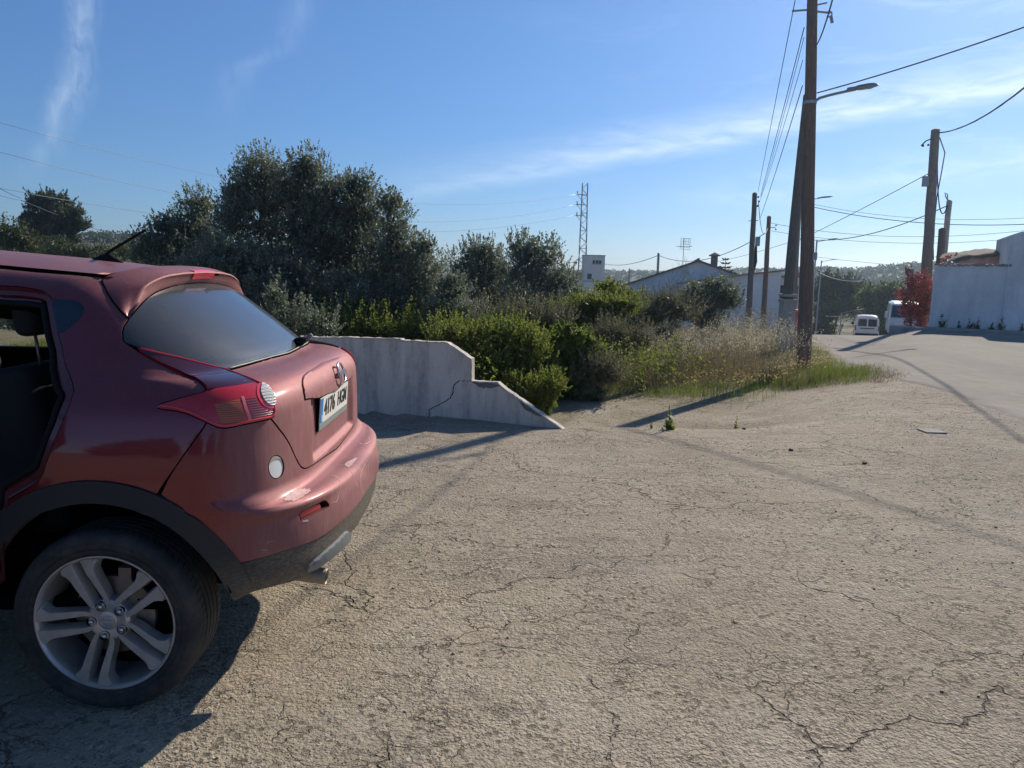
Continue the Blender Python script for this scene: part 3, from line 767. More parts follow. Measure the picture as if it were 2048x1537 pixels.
for t in (.25, .5, .75, .93):
    m_ = R3*(1-t)+E3*t; bow = math.sin(PI*t)*.012; nrm = np.stack([0*m_[:, 0], m_[:, 1]*1.2, (m_[:, 2]-1.2)*1.0], 1); nrm /= np.linalg.norm(nrm, axis=1)[:, None]
    rows.append(m_+nrm*bow*.5)
rows += [E3+np.array([.004, 0, .0]), E3+np.array([.006, 0, -.006])]
In = E3*.78+(G3+np.array([.008, 0, 0]))*.22
rows += [In, E3*.35+G3*.65+np.array([.004, 0, 0]), G3+np.array([-.004, 0, -.003])]
full_rows = [np.vstack([r, (r[:-1]*[1, -1, 1])[::-1]]) for r in rows]
nn_ = len(full_rows[0]); Vv = np.vstack(full_rows)*[1, -1, 1]
sp = mobj('spoiler', Vv, [(i*nn_+j, i*nn_+j+1, (i+1)*nn_+j+1, (i+1)*nn_+j) for i in range(len(rows)-1) for j in range(nn_-1)], M['paint'], car, 50)
bmf = bmesh.new(); bmf.from_mesh(sp.data); bmesh.ops.recalc_face_normals(bmf, faces=bmf.faces); bmf.to_mesh(sp.data); bmf.free()
# dark line between spoiler and body
MB().tube([(p[0], -p[1], p[2]+.0005) for p in sg_], .0034, 6).obj('panel_gap', M['void'], car, True)
# third brake lamp
def onspo(w_, t):
    a = np.array([np.interp(w_, E3[::-1, 1], E3[::-1, k]) for k in range(3)]); b = np.array([np.interp(w_, G3[::-1, 1], G3[::-1, k]) for k in range(3)])
    return a*(1-t)+b*t
bl = []
for t in (.0, .25, .5, .66):
    for w_ in np.linspace(.115, -.115, 9):
        ww = w_*(1-.10*t); p = onspo(abs(ww), t); bl.append((p[0]+.009-.002*(t == 0), -ww, p[2]+.004*(t == 0)))
bl0 = [(p[0]-.03, p[1], p[2]+.004) for p in bl[:9]]
vsb = bl0+bl; mobj('brake_light', vsb, [(i*9+j, i*9+j+1, (i+1)*9+j+1, (i+1)*9+j) for i in range(4) for j in range(8)], M['redhi'], car, True)
MB().lathe([(0, .02), (.004, .018), (.007, 0), (0, 0)], 10, 'X', (.040, .135, 1.555)).obj('washer_jet', M['black'], car, True)

# --- roof
xs = np.concatenate([np.linspace(-1.55, -.12, 26)]); 
def seam_pt(x):
    zc = 1.549+.07*max(0, min(.9, -.10-x)); return .505, zc
rv = []; nw_ = 17
for x in xs:
    hw, ze = seam_pt(x)
    for j in range(nw_):
        s = -1+2*j/(nw_-1); crown = .036*(1-abs(s)**2.2)*(1-.25*sstep(-.5, -.1, x))+.003
        rv.append((x, -s*hw, ze+crown))
# rear edge follows the spoiler gap
for j in range(nw_):
    s = -1+2*j/(nw_-1); w_ = abs(s)*.505
    x_ = float(np.interp(w_, [0, .15, .3, .4, .47, .505], [-.064, -.064, -.074, -.094, -.126, -.135])); z_ = float(np.interp(w_, [0, .15, .3, .4, .47, .505], [1.590, 1.588, 1.583, 1.571, 1.556, 1.550]))
    rv.append((x_, -s*.505, z_))
nx = len(xs)+1
roof = mobj('roof', rv, [(i*nw_+j, i*nw_+j+1, (i+1)*nw_+j+1, (i+1)*nw_+j) for i in range(nx-1) for j in range(nw_-1)], M['paint'], car, True)
bmf = bmesh.new(); bmf.from_mesh(roof.data); bmesh.ops.recalc_face_normals(bmf, faces=bmf.faces); bmf.to_mesh(roof.data); bmf.free()
# windscreen, bonnet, nose
def loft(name, secs, mat, n=13):
    """secs: (x, half width, z edge, crown)"""
    v = [(x, -(-1+2*j/(n-1))*hw, ze+cr*(1-abs(-1+2*j/(n-1))**2.3)) for x, hw, ze, cr in secs for j in range(n)]
    o = mobj(name, v, [(i*n+j, i*n+j+1, (i+1)*n+j+1, (i+1)*n+j) for i in range(len(secs)-1) for j in range(n-1)], mat, car, True); return o
loft('windscreen', [(-1.55, .50, 1.612, .036), (-1.75, .56, 1.50, .05), (-2.0, .64, 1.34, .06), (-2.30, .74, 1.12, .06)], M['bglass'])
loft('bonnet', [(-2.30, .80, 1.10, .07), (-2.6, .82, 1.06, .07), (-2.95, .82, 1.0, .06), (-3.15, .80, .95, .04), (-3.25, .78, .88, .02)], M['paint'])
loft('front_bumper', [(-3.25, .80, .88, .02), (-3.33, .80, .75, 0), (-3.36, .80, .55, 0), (-3.33, .80, .40, 0), (-3.22, .80, .25, 0)], M['paint'])
for s in (-1, 1): fb = MB(); fb.add([(-3.2, s*.872, .25), (-3.2, s*.872, 1.0), (-3.27, s*.80, .9), (-3.36, s*.80, .55), (-3.24, s*.80, .25)], [(0, 1, 2, 3, 4)]); fb.obj('front_corner', M['paint'], car)
# --- dark core behind the gaps, floor, wheel housings
core = [(-.02, VZ(.60)), (.10, VZ(.9)), (-.02, VZ(1.0)), (.06, VZ(1.16)), (.10, VZ(1.3)), (.07, VZ(1.5))]
core = [(.27, VZ(.60)), (.16, VZ(.86)), (-.08, VZ(.90)), (-.05, VZ(1.1)), (.05, VZ(1.3)), (.10, VZ(1.5))]
corep = core+[(UE-u, v) for u, v in reversed(core)]
panel('inner_shell', corep, M['void'], car, off=-.030, skirt=0, gap=0, rollin=0, res=.05)
MB().box((-3.0, -.62, .26), (-.45, .62, .36)).obj('underbody', M['void'], car); MB().box((-.44, -.52, .34), (.50, .52, .46)).obj('boot_floor', M['void'], car)
for mir in (1, -1):
    for cx in (0, WX2):
        lv = []
        for k in range(19):
            a = math.radians(14+152*k/18); c, s = cx+.455*math.cos(a), .34+.455*math.sin(a); lv += [(c, -.855*mir, s), (c, -.52*mir, s)]
        lf = [(2*k, 2*k+2, 2*k+3, 2*k+1) for k in range(18)]
        kc = len(lv); lv.append((cx, -.52*mir, .34)); lf += [(2*k+1, 2*k+3, kc) for k in range(18)]
        mobj('wheel_housing', lv, lf, M['void'], car, True)
# --- cabin
def rbox(name, a, b, mat, r=.03, parent=None, rot=None):
    cx = [(a[i]+b[i])/2 for i in range(3)]; mb = MB(); mb.box([a[i]-cx[i] for i in range(3)], [b[i]-cx[i] for i in range(3)])
    o = mb.obj(name, mat, parent or car, False, loc=cx); bevel(o, r, 4, 30); [setattr(p, 'use_smooth', True) for p in o.data.polygons]
    if rot: o.rotation_euler = rot
    return o
rbox('rear_seat', (-.56, -.62, .55), (-.32, .66, 1.20), M['cloth'], .06, rot=(0, math.radians(-10), 0))
rbox('seat_cushion', (-1.0, -.62, .42), (-.42, .62, .62), M['cloth'], .05)
hr = []
for wy in (-.44, .44):
    h = rbox('headrest', (-.470, wy-.115, 1.315), (-.375, wy+.115, 1.462), M['cloth'], .035, rot=(0, math.radians(-6), 0))
    for q in (-.05, .05):
        MB().tube([(-.400, wy+q, 1.18), (-.415, wy+q, 1.33)], .006, 8).obj('headrest_post', M['steel'], car, True)
rbox('front_seat', (-1.55, -.64, .5), (-1.30, -.16, 1.13), M['cloth'], .06); rbox('front_seat', (-1.55, .16, .5), (-1.30, .64, 1.13), M['cloth'], .06)
cb = MB(); cb.box((-2.2, -.80, .36), (.2, .80, .40)); cb.obj('cabin_floor', M['void'], car)
cb = MB(); cb.box((-2.2, .70, .40), (.2, .76, 1.135)); cb.obj('cabin_trim', M['void'], car)
MB().box((-.26, -.60, .45), (-.22, .60, 1.20)).obj('parcel_bulkhead', M['void'], car); MB().box((-2.3, -.7, .4), (-2.2, .7, 1.1)).obj('dashboard', M['void'], car)
hl = MB(); hl.add([(x, y*(.50), 1.545+.05*min(1, max(0, (-.1-x)))) for x in (-1.5, -.10) for y in (-1, 1)], [(0, 1, 3, 2)]); hl.obj('headliner', M['cloth'], car)

# --- antenna
an = empty('tmp'); bpy.data.objects.remove(an)
ab = MB(); prof = [(-.085, .018, .004), (-.06, .024, .022), (-.02, .022, .040), (.005, .018, .044), (.035, .014, .020), (.06, .008, .004)]
vs = []; fs = []
for x, hw, h in prof: vs += [(x, -hw, 0), (x, -hw*.7, h*.7), (x, 0, h), (x, hw*.7, h*.7), (x, hw, 0)]
for i in range(len(prof)-1): fs += [(i*5+j, i*5+j+1, (i+1)*5+j+1, (i+1)*5+j) for j in range(4)]
ab.add(vs, fs); abo = ab.obj('antenna_base', M['black'], car, True, loc=(-.375, 0, 1.600))
MB().tube([(-.385, 0, 1.635), (-.37, 0, 1.648), (-.205, 0, 1.745)], [.007, .0065, .0055], 10).obj('antenna_rod', M['black'], car, True)
# --- rear wiper
wp = MB(); wp.tube([(.375, .25, 1.232), (.400, .262, 1.246), (.418, .265, 1.258)], [.026, .020, .010], 10); wp.tube([(.395, .27, 1.246), (.375, .42, 1.252), (.345, .50, 1.250)], [.010, .007, .004], 8)
wpo = wp.obj('rear_wiper', M['black'], car, True)
MB().tube([(.418, .262, 1.247), (.446, .266, 1.275)], [.011, .010], 12).obj('wiper_cap', M['skid'], wpo, True)

# --- badge: ring with a bar
bu, bvv = fa('badge')[0]; bc = Sxyz(np.array([bu+.02]), np.array([bvv]))[0]; bc = Vector(bc)+Vector((.022, 0, 0))
bd_ = MB()
ringp = [(0, .052*math.cos(t), .046*math.sin(t)) for t in [2*PI*k/32 for k in range(33)]]
bd_.tube(ringp, .0055, 10, cap=False)
bd_.box((-.003, -.060, -.010), (.008, .060, .010))
bdo = bd_.obj('tailgate_badge', M['chrome'], car, 40, loc=bc); bdo.rotation_euler = (0, math.radians(-16), 0)
# --- number plate
def text_mesh(name, s, size, mat, parent, loc, xs=1.0, ext=.0006, bold=0.0):
    cu = bpy.data.curves.new(name, 'FONT'); cu.body = s; cu.size = size; cu.align_x = 'CENTER'; cu.align_y = 'CENTER'; cu.extrude = ext; cu.offset = bold; cu.resolution_u = 3
    t = bpy.data.objects.new('tmp_text', cu); C.objects.link(t); bpy.context.view_layer.update()
    me = bpy.data.meshes.new_from_object(t.evaluated_get(bpy.context.evaluated_depsgraph_get())); bpy.data.objects.remove(t)
    # text x -> +y of the plate, text y -> z, facing +x
    me.transform(Matrix(((0, 0, 1, 0), (xs, 0, 0, 0), (0, 1, 0, 0), (0, 0, 0, 1))))
    me.materials.clear(); me.materials.append(mat); o = bpy.data.objects.new(name, me); C.objects.link(o); o.parent = parent; o.location = loc; return o
ph = MB(); ph.box((-.010, -.268, -.085), (0, .268, .062)); plh = ph.obj('plate_holder', M['void'], car, loc=(.612, 0, .995)); bevel(plh, .003); plh.rotation_euler = (0, math.radians(4), 0)
MB().box((.0005, -.26, -.055), (.004, .26, .057)).obj('number_plate', M['plate'], plh)
MB().box((.0042, -.257, -.052), (.0052, -.216, .054)).obj('plate_band', M['plateblue'], plh)
MB().box((.0005, -.262, -.083), (.004, .262, -.058)).obj('holder_strip', M['platestrip'], plh)
M['ink'] = simple('plate_ink', (.03, .03, .03), .5, var=.02)
text_mesh('plate_letters', '4176', .098, M['ink'], plh, (.0056, -.098, .001), .98, bold=.0022)
text_mesh('plate_letters', 'HGM', .094, M['ink'], plh, (.0056, .140, .001), .86, bold=.0012)
text_mesh('plate_letters', 'E', .030, M['capwhite'], plh, (.0064, -.2365, -.032), 1.0, bold=.001)

# --- wheels
def make_wheel(parent, cx, wy, flip):
    t = empty('wheel'); t.parent = parent; t.location = (cx, wy, WZ); 
    if flip: t.rotation_euler = (0, 0, PI)
    # outer face toward -y
    prof = [(.243, .012), (.252, .006), (.262, .002), (.285, -.004), (.305, -.006), (.320, .002), (.329, .014), (.333, .026), (.3355, .040)]
    y = .040
    for g in (.066, .094, .126, .156):
        prof += [(.3365, g-.005), (.328, g-.004), (.328, g+.003), (.3365, g+.004)]
    prof += [(.3355, .185), (.330, .205), (.315, .222), (.28, .228), (.245, .215)]
    tm = MB(); tm.lathe(prof, 128, 'Y')
    # tread cuts on the shoulder
    for k in range(80):
        a = 2*PI*k/80
        for y0, y1 in ((.024, .060), (.160, .196)):
            r0 = .3372; da = .0035
            tm.add([(r0*math.cos(a+s*da+q), yy, r0*math.sin(a+s*da+q)) for s in (-1, 1) for yy, q in ((y0, 0), (y1, .03))], [(0, 1, 3, 2)], 1)
    ty = tm.obj('tyre', [M['tyre'], M['void']], t, 50)
    # sidewall ribs
    sr = MB(); 
    for r in (.296, .272): sr.lathe([(r-.0015, -.0045+.002), (r, -.0075+(.296-r)*.05), (r+.0015, -.0045+.002)], 96, 'Y')
    sr.obj('sidewall_rib', M['tyre'], t, True)
    rim = MB(); rim.lathe([(.246, .016), (.2505, .004), (.2495, -.001), (.245, -.001), (.240, .004), (.2365, .012), (.233, .03), (.222, .10), (.215, .19), (.225, .215)], 96, 'Y')
    ri = rim.obj('rim', M['alloy'], t, 45)
    # five pairs of spokes
    pts = [(.060, .0165), (.085, .0205), (.110, .0195), (.19, .0165), (.2405, .0160), (.2385, .0335), (.234, .0545), (.225, .066), (.214, .0665), (.203, .0555), (.190, .0485), (.15, .0455), (.10, .0425), (.075, .0385), (.062, .033)]
    for k in range(5):
        a0 = math.radians(112+72*k)
        mb = MB()
        for sd_ in (1, -1):
            pl = [(r, q*sd_) for r, q in pts]
            if sd_ < 0: pl = pl[::-1]
            n = len(pl); dish = lambda r: .022*(1-sstep(.05, .20, r))+.004
            def PP(r, q, y, s=1): return (r*math.cos(a0)-q*math.sin(a0), y, r*math.sin(a0)+q*math.cos(a0))
            cq = sum(q for r, q in pl)/n
            top = [PP(r, q, float(dish(r))) for r, q in pl]
            inn = [PP(r*.998+.0*r, cq+(q-cq)*.90, float(dish(r))-.0035) for r, q in pl]
            bot = [PP(r, cq+(q-cq)*1.25, float(dish(r))+.038) for r, q in pl]
            vs = inn+top+bot; fs = [tuple(range(n))]+[(i, (i+1) % n, n+(i+1) % n, n+i) for i in range(n)]+[(n+i, n+(i+1) % n, 2*n+(i+1) % n, 2*n+i) for i in range(n)]
            mb.add(vs, fs)
        mb.obj('spoke_pair', M['alloy'], ri, 30)
    hb_ = MB(); hb_.lathe([(0, .0195), (.030, .0195), (.034, .021), (.0345, .026), (.040, .0235), (.066, .021), (.076, .030), (.078, .07), (0, .07)], 64, 'Y'); hb_.obj('hub', M['alloy'], ri, 35)
    # hub cap with an embossed ring and bar
    lc = MB(); lc.tube([(.022*math.cos(q), .0165, .019*math.sin(q)) for q in [2*PI*k/24 for k in range(25)]], .0022, 6, cap=False); lc.box((-.027, .0135, -.005), (.027, .0185, .005)); lo_ = lc.obj('hub_badge', M['alloy'], ri, 40)
    for k in range(5):
        a = math.radians(112+72*k-12+12); x_, z_ = .058*math.cos(a), .058*math.sin(a)
        nb = MB(); nb.lathe([(.0175, .018), (.017, .034), (0, .034)], 24, 'Y', (x_, 0, z_)); nb.obj('bolt_pocket', M['void'], ri, True)
        nb = MB(); nb.lathe([(0, .0095), (.0055, .0105), (.0085, .014), (.0095, .020), (.0095, .034)], 18, 'Y', (x_, 0, z_)); nb.obj('wheel_nut', M['chrome'], ri, 40)
    dk = MB(); dk.lathe([(.06, .070), (.145, .074), (.145, .094), (.06, .094)], 64, 'Y'); dk.obj('brake_disc', M['steel'], t, 30)
    ck = MB(); ck.box((.03, .055, .135), (.075, .10, .185), rz=0); ck.obj('brake_caliper', M['steel'], t)
    bk = MB(); bk.lathe([(0, .14), (.235, .14)], 48, 'Y'); bk.obj('backing_plate', M['void'], t, True)
    return t
for cx in (0, WX2):
    make_wheel(car, cx, -.872, False); make_wheel(car, cx, .872, True)

# ================================================================ TERRAIN
def S_(a, b, x):
    t = np.clip((np.asarray(x, float)-a)/(b-a), 0, 1); return t*t*(3-2*t)
def vnoise(x, y, f, seed=0):
    """cheap smooth value noise, numpy"""
    x = np.asarray(x, float)*f+seed*17.3; y = np.asarray(y, float)*f+seed*9.1
    xi = np.floor(x).astype(np.int64); yi = np.floor(y).astype(np.int64); fx = x-xi; fy = y-yi
    fx = fx*fx*(3-2*fx); fy = fy*fy*(3-2*fy)
    def h(a, b):
        n = (a*374761393+b*668265263+seed*974711) & 0x7fffffff; n = ((n ^ (n >> 13))*1274126177) & 0x7fffffff
        return ((n ^ (n >> 16)) & 0xffff)/65535.0
    return (h(xi, yi)*(1-fx)+h(xi+1, yi)*fx)*(1-fy)+(h(xi, yi+1)*(1-fx)+h(xi+1, yi+1)*fx)*fy
def fbm(x, y, f, o=4, seed=0): return sum(vnoise(x, y, f*2**k, seed+k)*.5**k for k in range(o))/sum(.5**k for k in range(o))
SKY_AZ = np.array([-90, -60, -34, -31.4, -28.6, -25.9, -24.7, -15.8, -4.9, 4.2, 6.4, 10.5, 19.3, 21.9, 23.9, 26.9, 28.9, 33.8, 60, 90])
SKY_EL = np.array([1.2, 1.3, 1.26, 1.5, 1.72, 1.72, 1.6, 1.0, .15, .02, .0, -.1, .30, .48, .28, .45, .7, .8, 1.0, 1.0])
VEG_EDGE = [(-14, 13.6), (-7, 10.9), (-2, 9.0), (-.1, 8.4), (.25, 10.4), (.95, 10.95), (1.65, 11.35), (2.25, 11.55), (2.85, 11.6), (3.45, 12.0), (4.4, 12.5), (4.9, 12.15), (5.3, 11.95), (5.6, 11.9), (6.3, 12.75), (6.5, 13.6), (7.2, 16.5), (8.4, 20.), (9.3, 24.), (12.3, 31), (17, 42), (22, 53), (34, 90)]
_ve = np.array(VEG_EDGE)
def sdist(x, y, line, close=None):
    """signed distance to a polyline: positive on its left, or inside the polygon closed through `close`"""
    P = np.stack([np.ravel(x), np.ravel(y)], 1).astype(float); best = np.full(len(P), 1e9); sg = np.ones(len(P))
    for a, b in zip(line[:-1], line[1:]):
        a = np.array(a, float); b = np.array(b, float); d = b-a; t = np.clip(((P-a)@d)/(d@d), 0, 1); q = P-(a+t[:, None]*d); L = np.hypot(q[:, 0], q[:, 1])
        c = d[0]*(P[:, 1]-a[1])-d[1]*(P[:, 0]-a[0]); m = L < best; best[m] = L[m]; sg[m] = np.sign(c[m])
    if line is VEG_EDGE: sg = np.where(pip(P, list(line)+[(1500, 4200), (-4200, 4200), (-4200, 13.6)]), 1., -1.)
    return (best*sg).reshape(np.shape(x))
def zt(x, y):
    x = np.asarray(x, float); y = np.asarray(y, float); r = np.hypot(x, y)
    yr = np.where(x < .62, 7.55+.42*(.62-x), 7.62)
    z = -.30*S_(.02, 1.25, y-yr)*(1-S_(1.5, 3.9, x-.60*(y-8.0)))
    z = z-.12*S_(.3, 2.6, -x)*S_(6.4, 8.2, y)*(1-S_(-.02, .05, y-yr))
    dv = sdist(x, y, VEG_EDGE) if x.size < 3000000 else 0
    z = z-.55*S_(.8, 7, dv)*(1-S_(3.5, 7.5, x))
    z = z+.05*S_(0, .8, dv)*S_(3, 5, x)
    g = y-24.3
    z = z-np.where(g > 0, .088*(np.sqrt(g*g+4)-2), 0)*(1-S_(70, 110, y))-5.6*S_(70, 110, y)+0
    z = z-np.where(x < 0, 1.2, 0)*S_(20, 60, -x)*0
    azd = np.degrees(np.arctan2(x, y)); el = np.interp(azd, SKY_AZ, SKY_EL); 
    R = np.interp(azd, [-40, -20, 0, 12, 20, 40], [330, 420, 800, 800, 480, 420])
    zh = 1.6+R*np.tan(np.radians(el))
    rise = S_(.30, 1.0, r/R)
    front = np.clip(S_(-20, 20, y), 0, 1)
    nz = (fbm(x, y, 1/90., 4, 3)-.5)*14*S_(.25, .8, r/R)*(1-S_(.85, 1.05, r/R))
    z = z*(1-rise)+rise*zh+nz*front
    z = z-S_(1.15, 3, r/R)*25
    lotmask = 1-S_(12, 30, r)
    z = z+(fbm(x, y, .7, 3, 1)-.5)*.03*lotmask
    return z
ZC = lambda x, y: float(zt(np.array([x]), np.array([y]))[0])

def groundmat():
    m, n, b, co = matnew('lot_and_soil')
    at = lambda k: (lambda q: q.outputs['Fac'])(n.new('ShaderNodeAttribute', attribute_name=k))
    veg = at('veg'); hill = at('hill'); grey = at('grey')
    # --- old sandy asphalt
    big = n.noise(co, .55, 5, .6); med = n.noise(co, 3.2, 5, .6); fine = n.noise(co, 42, 4, .65); grit = n.noise(co, 170, 3, .7)
    sand = n.ramp(n.math('ADD', n.math('MULTIPLY', big, .6), n.math('MULTIPLY', med, .4)), [(.32, (.31, .258, .188)), (.5, (.395, .333, .248)), (.68, (.46, .395, .302))])
    gry = n.ramp(med, [(.3, (.25, .225, .19)), (.7, (.34, .305, .26))])
    gm = n.math('MULTIPLY', grey, n.mapr(n.noise(co, 1.1, 5, .65), .35, .65, .15, 1))
    lot = n.mix(n.math('MAXIMUM', gm, n.mapr(n.noise(n.scale(co, (1, .55, 1), rot=(0, 0, .7)), .8, 6, .65), .56, .72, 0, .55)), sand, gry)
    lot = n.mix(n.mapr(n.noise(n.scale(co, (.6, 1.3, 1), rot=(0, 0, .3), loc=(4, 2, 0)), .9, 5, .6), .52, .68, 0, .45), lot, (.52, .45, .36, 1))
    lot = n.mix(n.mapr(n.noise(n.scale(co, (.35, 1.6, 1), rot=(0, 0, -.5), loc=(9, 2, 0)), 1.2, 5, .6), .56, .70, 0, .40), lot, (.19, .165, .14, 1))
    # aggregate speckle
    ag = n.voro(co, 75, 'F1', 'Color'); sa = n.new('ShaderNodeSeparateXYZ'); n.set(sa.inputs[0], ag)
    lot = n.mix(n.mapr(sa.outputs[0], .0, .25, .30, 0), lot, (.16, .135, .10, 1))
    lot = n.mix(n.mapr(sa.outputs[1], .88, 1, 0, .5), lot, (.62, .56, .46, 1))
    # pits
    def pits(sc, lo, hi, msk, m0, m1):
        p = n.voro(n.new('ShaderNodeVectorMath') and co, sc, 'F1', 'Distance', 1.0)
        wob = n.math('ADD', p, n.math('MULTIPLY', n.math('SUBTRACT', grit, .5), .45))
        return n.math('MULTIPLY', n.mapr(wob, lo, hi, 1, 0), n.mapr(n.noise(co, msk, 4, .65), m0, m1, 0, 1))
    p1 = pits(22, .16, .30, 1.6, .44, .56); p2 = pits(60, .14, .3, 5, .42, .58); p3 = pits(9, .07, .14, 2.5, .55, .65)
    # cracks: tearing arcs, broken up by a mask
    def warp(sc, amt, seed):
        nn = n.new('ShaderNodeTexNoise'); n.set(nn.inputs['Vector'], n.scale(co, (1, 1, 1), loc=(seed, seed*2, 0))); nn.inputs['Scale'].default_value = sc; nn.inputs['Detail'].default_value = 5; nn.inputs['Roughness'].default_value = .62
        vm = n.new('ShaderNodeVectorMath', operation='MULTIPLY_ADD'); n.set(vm.inputs[0], nn.outputs['Color']); vm.inputs[1].default_value = (amt, amt, 0); n.set(vm.inputs[2], co); return vm.outputs[0]
    def crack(sc, wsc, amt, w, m0, m1, msk, seed, st=(1, 1, 1)):
        d = n.voro(n.scale(warp(wsc, amt, seed), st), sc, 'DISTANCE_TO_EDGE', 'Distance')
        return n.math('MULTIPLY', n.mapr(d, w*sc*.25, w*sc, 1, 0), n.mapr(n.noise(n.scale(co, (1, 1, 1), loc=(seed*3, 0, 0)), msk, 4, .6), m0, m1, 0, 1))
    k1 = crack(.55, 1.3, .9, 0.0080, .42, .52, .9, 1.7, (1, 1.5, 1)); k2 = crack(1.5, 2.4, .55, 00.0046, .45, .55, 1.3, 5.1, (.8, 2.2, 1)); k3 = crack(4.4, 4, .28, 0.0036, .475, .585, 1.9, 8.3, (.8, 2.8, 1))
    ck = n.math('MAXIMUM', n.math('MAXIMUM', k1, k2), k3)
    pt = n.math('MAXIMUM', n.math('MAXIMUM', p1, p2), p3)
    deep = n.math('MAXIMUM', ck, n.math('MULTIPLY', pt, .7))
    lot = n.mix(n.math('MULTIPLY', deep, .75), lot, (.10, .082, .06, 1))
    # --- soil under plants
    sn = n.noise(co, 2.2, 6, .7)
    soil = n.ramp(sn, [(.3, (.13, .105, .06)), (.5, (.20, .165, .09)), (.7, (.27, .22, .13))])
    soil = n.mix(n.mapr(n.noise(co, 9, 4, .6), .45, .6, 0, .6), soil, (.09, .11, .035, 1))
    # --- scrub hills
    hn = n.noise(co, .035, 6, .62, .3); h2 = n.noise(co, .22, 5, .68)
    hc = n.ramp(hn, [(.36, (.055, .075, .03)), (.5, (.13, .12, .06)), (.64, (.24, .19, .12))])
    spx = n.new('ShaderNodeSeparateXYZ'); n.set(spx.inputs[0], co); hc = n.mix(n.mapr(spx.outputs[0], 20, 160, 0, .8), hc, (.06, .095, .045, 1)); hc = n.mix(n.mapr(h2, .47, .56, 0, .9), hc, (.035, .05, .022, 1))
    c = n.mix(veg, lot, soil); c = n.mix(hill, c, hc); n.set(b.inputs['Base Color'], c)
    b.inputs['Roughness'].default_value = .93; b.inputs['Specular IOR Level'].default_value = .25
    peb = n.voro(co, 62, 'F1', 'Distance'); peb2 = n.voro(co, 125, 'F1', 'Distance'); pm = n.mapr(n.noise(co, 1.9, 4, .6), .35, .62, .25, 1)
    h = n.math('MULTIPLY', fine, .75); h = n.math('ADD', h, n.math('MULTIPLY', grit, .30)); h = n.math('SUBTRACT', h, n.math('MULTIPLY', n.math('ADD', peb, n.math('MULTIPLY', peb2, .5)), n.math('MULTIPLY', pm, .50)))
    h = n.math('ADD', h, n.math('MULTIPLY', n.noise(co, 12, 4, .6), .9)); h = n.math('ADD', h, n.math('MULTIPLY', sa.outputs[2], .10))
    h = n.math('SUBTRACT', h, n.math('MULTIPLY', deep, 1.1))
    n.set(b.inputs['Normal'], n.bump(h, 1.0, .0165))
    return m
M['ground'] = groundmat()
rad = [0.25]
while rad[-1] < 3600: rad.append(rad[-1]*1.0+max(.05, rad[-1]*.027))
rad = np.array(rad); ang = np.concatenate([np.arange(-180, -48, 4.), np.arange(-48, 48, .3), np.arange(48, 180, 4.)])
RR, AA = np.meshgrid(rad, np.radians(ang), indexing='ij'); GX = RR*np.sin(AA); GY = RR*np.cos(AA); GZ = zt(GX, GY)
nr_, na_ = GX.shape; V = np.stack([GX, GY, GZ], -1).reshape(-1, 3); V = np.vstack([V, [[0, 0, 0]]])
ii, jj = np.meshgrid(np.arange(nr_-1), np.arange(na_), indexing='ij'); j2 = (jj+1) % na_
F4 = np.stack([ii*na_+jj, ii*na_+j2, (ii+1)*na_+j2, (ii+1)*na_+jj], -1).reshape(-1, 4)[:, ::-1]
gobj = fastmesh('ground', V[:-1], F4, M['ground'], smooth=True); gobj['kind'] = 'structure'
def vattr(o, k, val):
    a = o.data.attributes.new(k, 'FLOAT', 'POINT'); a.data.foreach_set('value', np.asarray(val, np.float32).ravel())
DV = sdist(GX, GY, VEG_EDGE); nzv = (fbm(GX, GY, 1.8, 4, 8)-.5)*.9
yr_ = np.where(GX < .62, 7.55+.42*(.62-GX), 7.62)
hol = .42*S_(.15, .9, GY-yr_)*(1-S_(1.6, 3.0, GX-.5*(GY-8)))*S_(-3, -1, GX)*S_(.30, .55, fbm(GX, GY, 1.5, 4, 41))
vattr(gobj, 'veg', np.clip(np.maximum(hol, S_(-.12, .3, DV+nzv*S_(0, 3, RR/6))), 0, 1))
hillm = S_(60, 110, RR)*np.clip(S_(-30, 0, GY)+.3, 0, 1); vattr(gobj, 'hill', hillm)
ROAD_L = [(5.2, -30), (5.6, 2), (5.85, 8), (6.35, 12.8), (7.3, 16.6), (8.5, 20.2), (9.6, 24.2), (12.6, 31), (17.3, 42), (22.3, 53), (35, 90)]
ROAD_R = [(17, -30), (16.5, 2), (15.5, 8), (14.6, 12.8), (14.2, 16.6), (14.1, 20.2), (14.6, 24.2), (18, 31), (23.2, 42), (28.6, 53), (42, 90)]
dl = sdist(GX, GY, [(-1, -30), (1.2, 2), (3.6, 8), (6.3, 13)])
vattr(gobj, 'grey', S_(.6, -2.2, dl+nzv*1.5)*(1-S_(.0, .5, DV)))
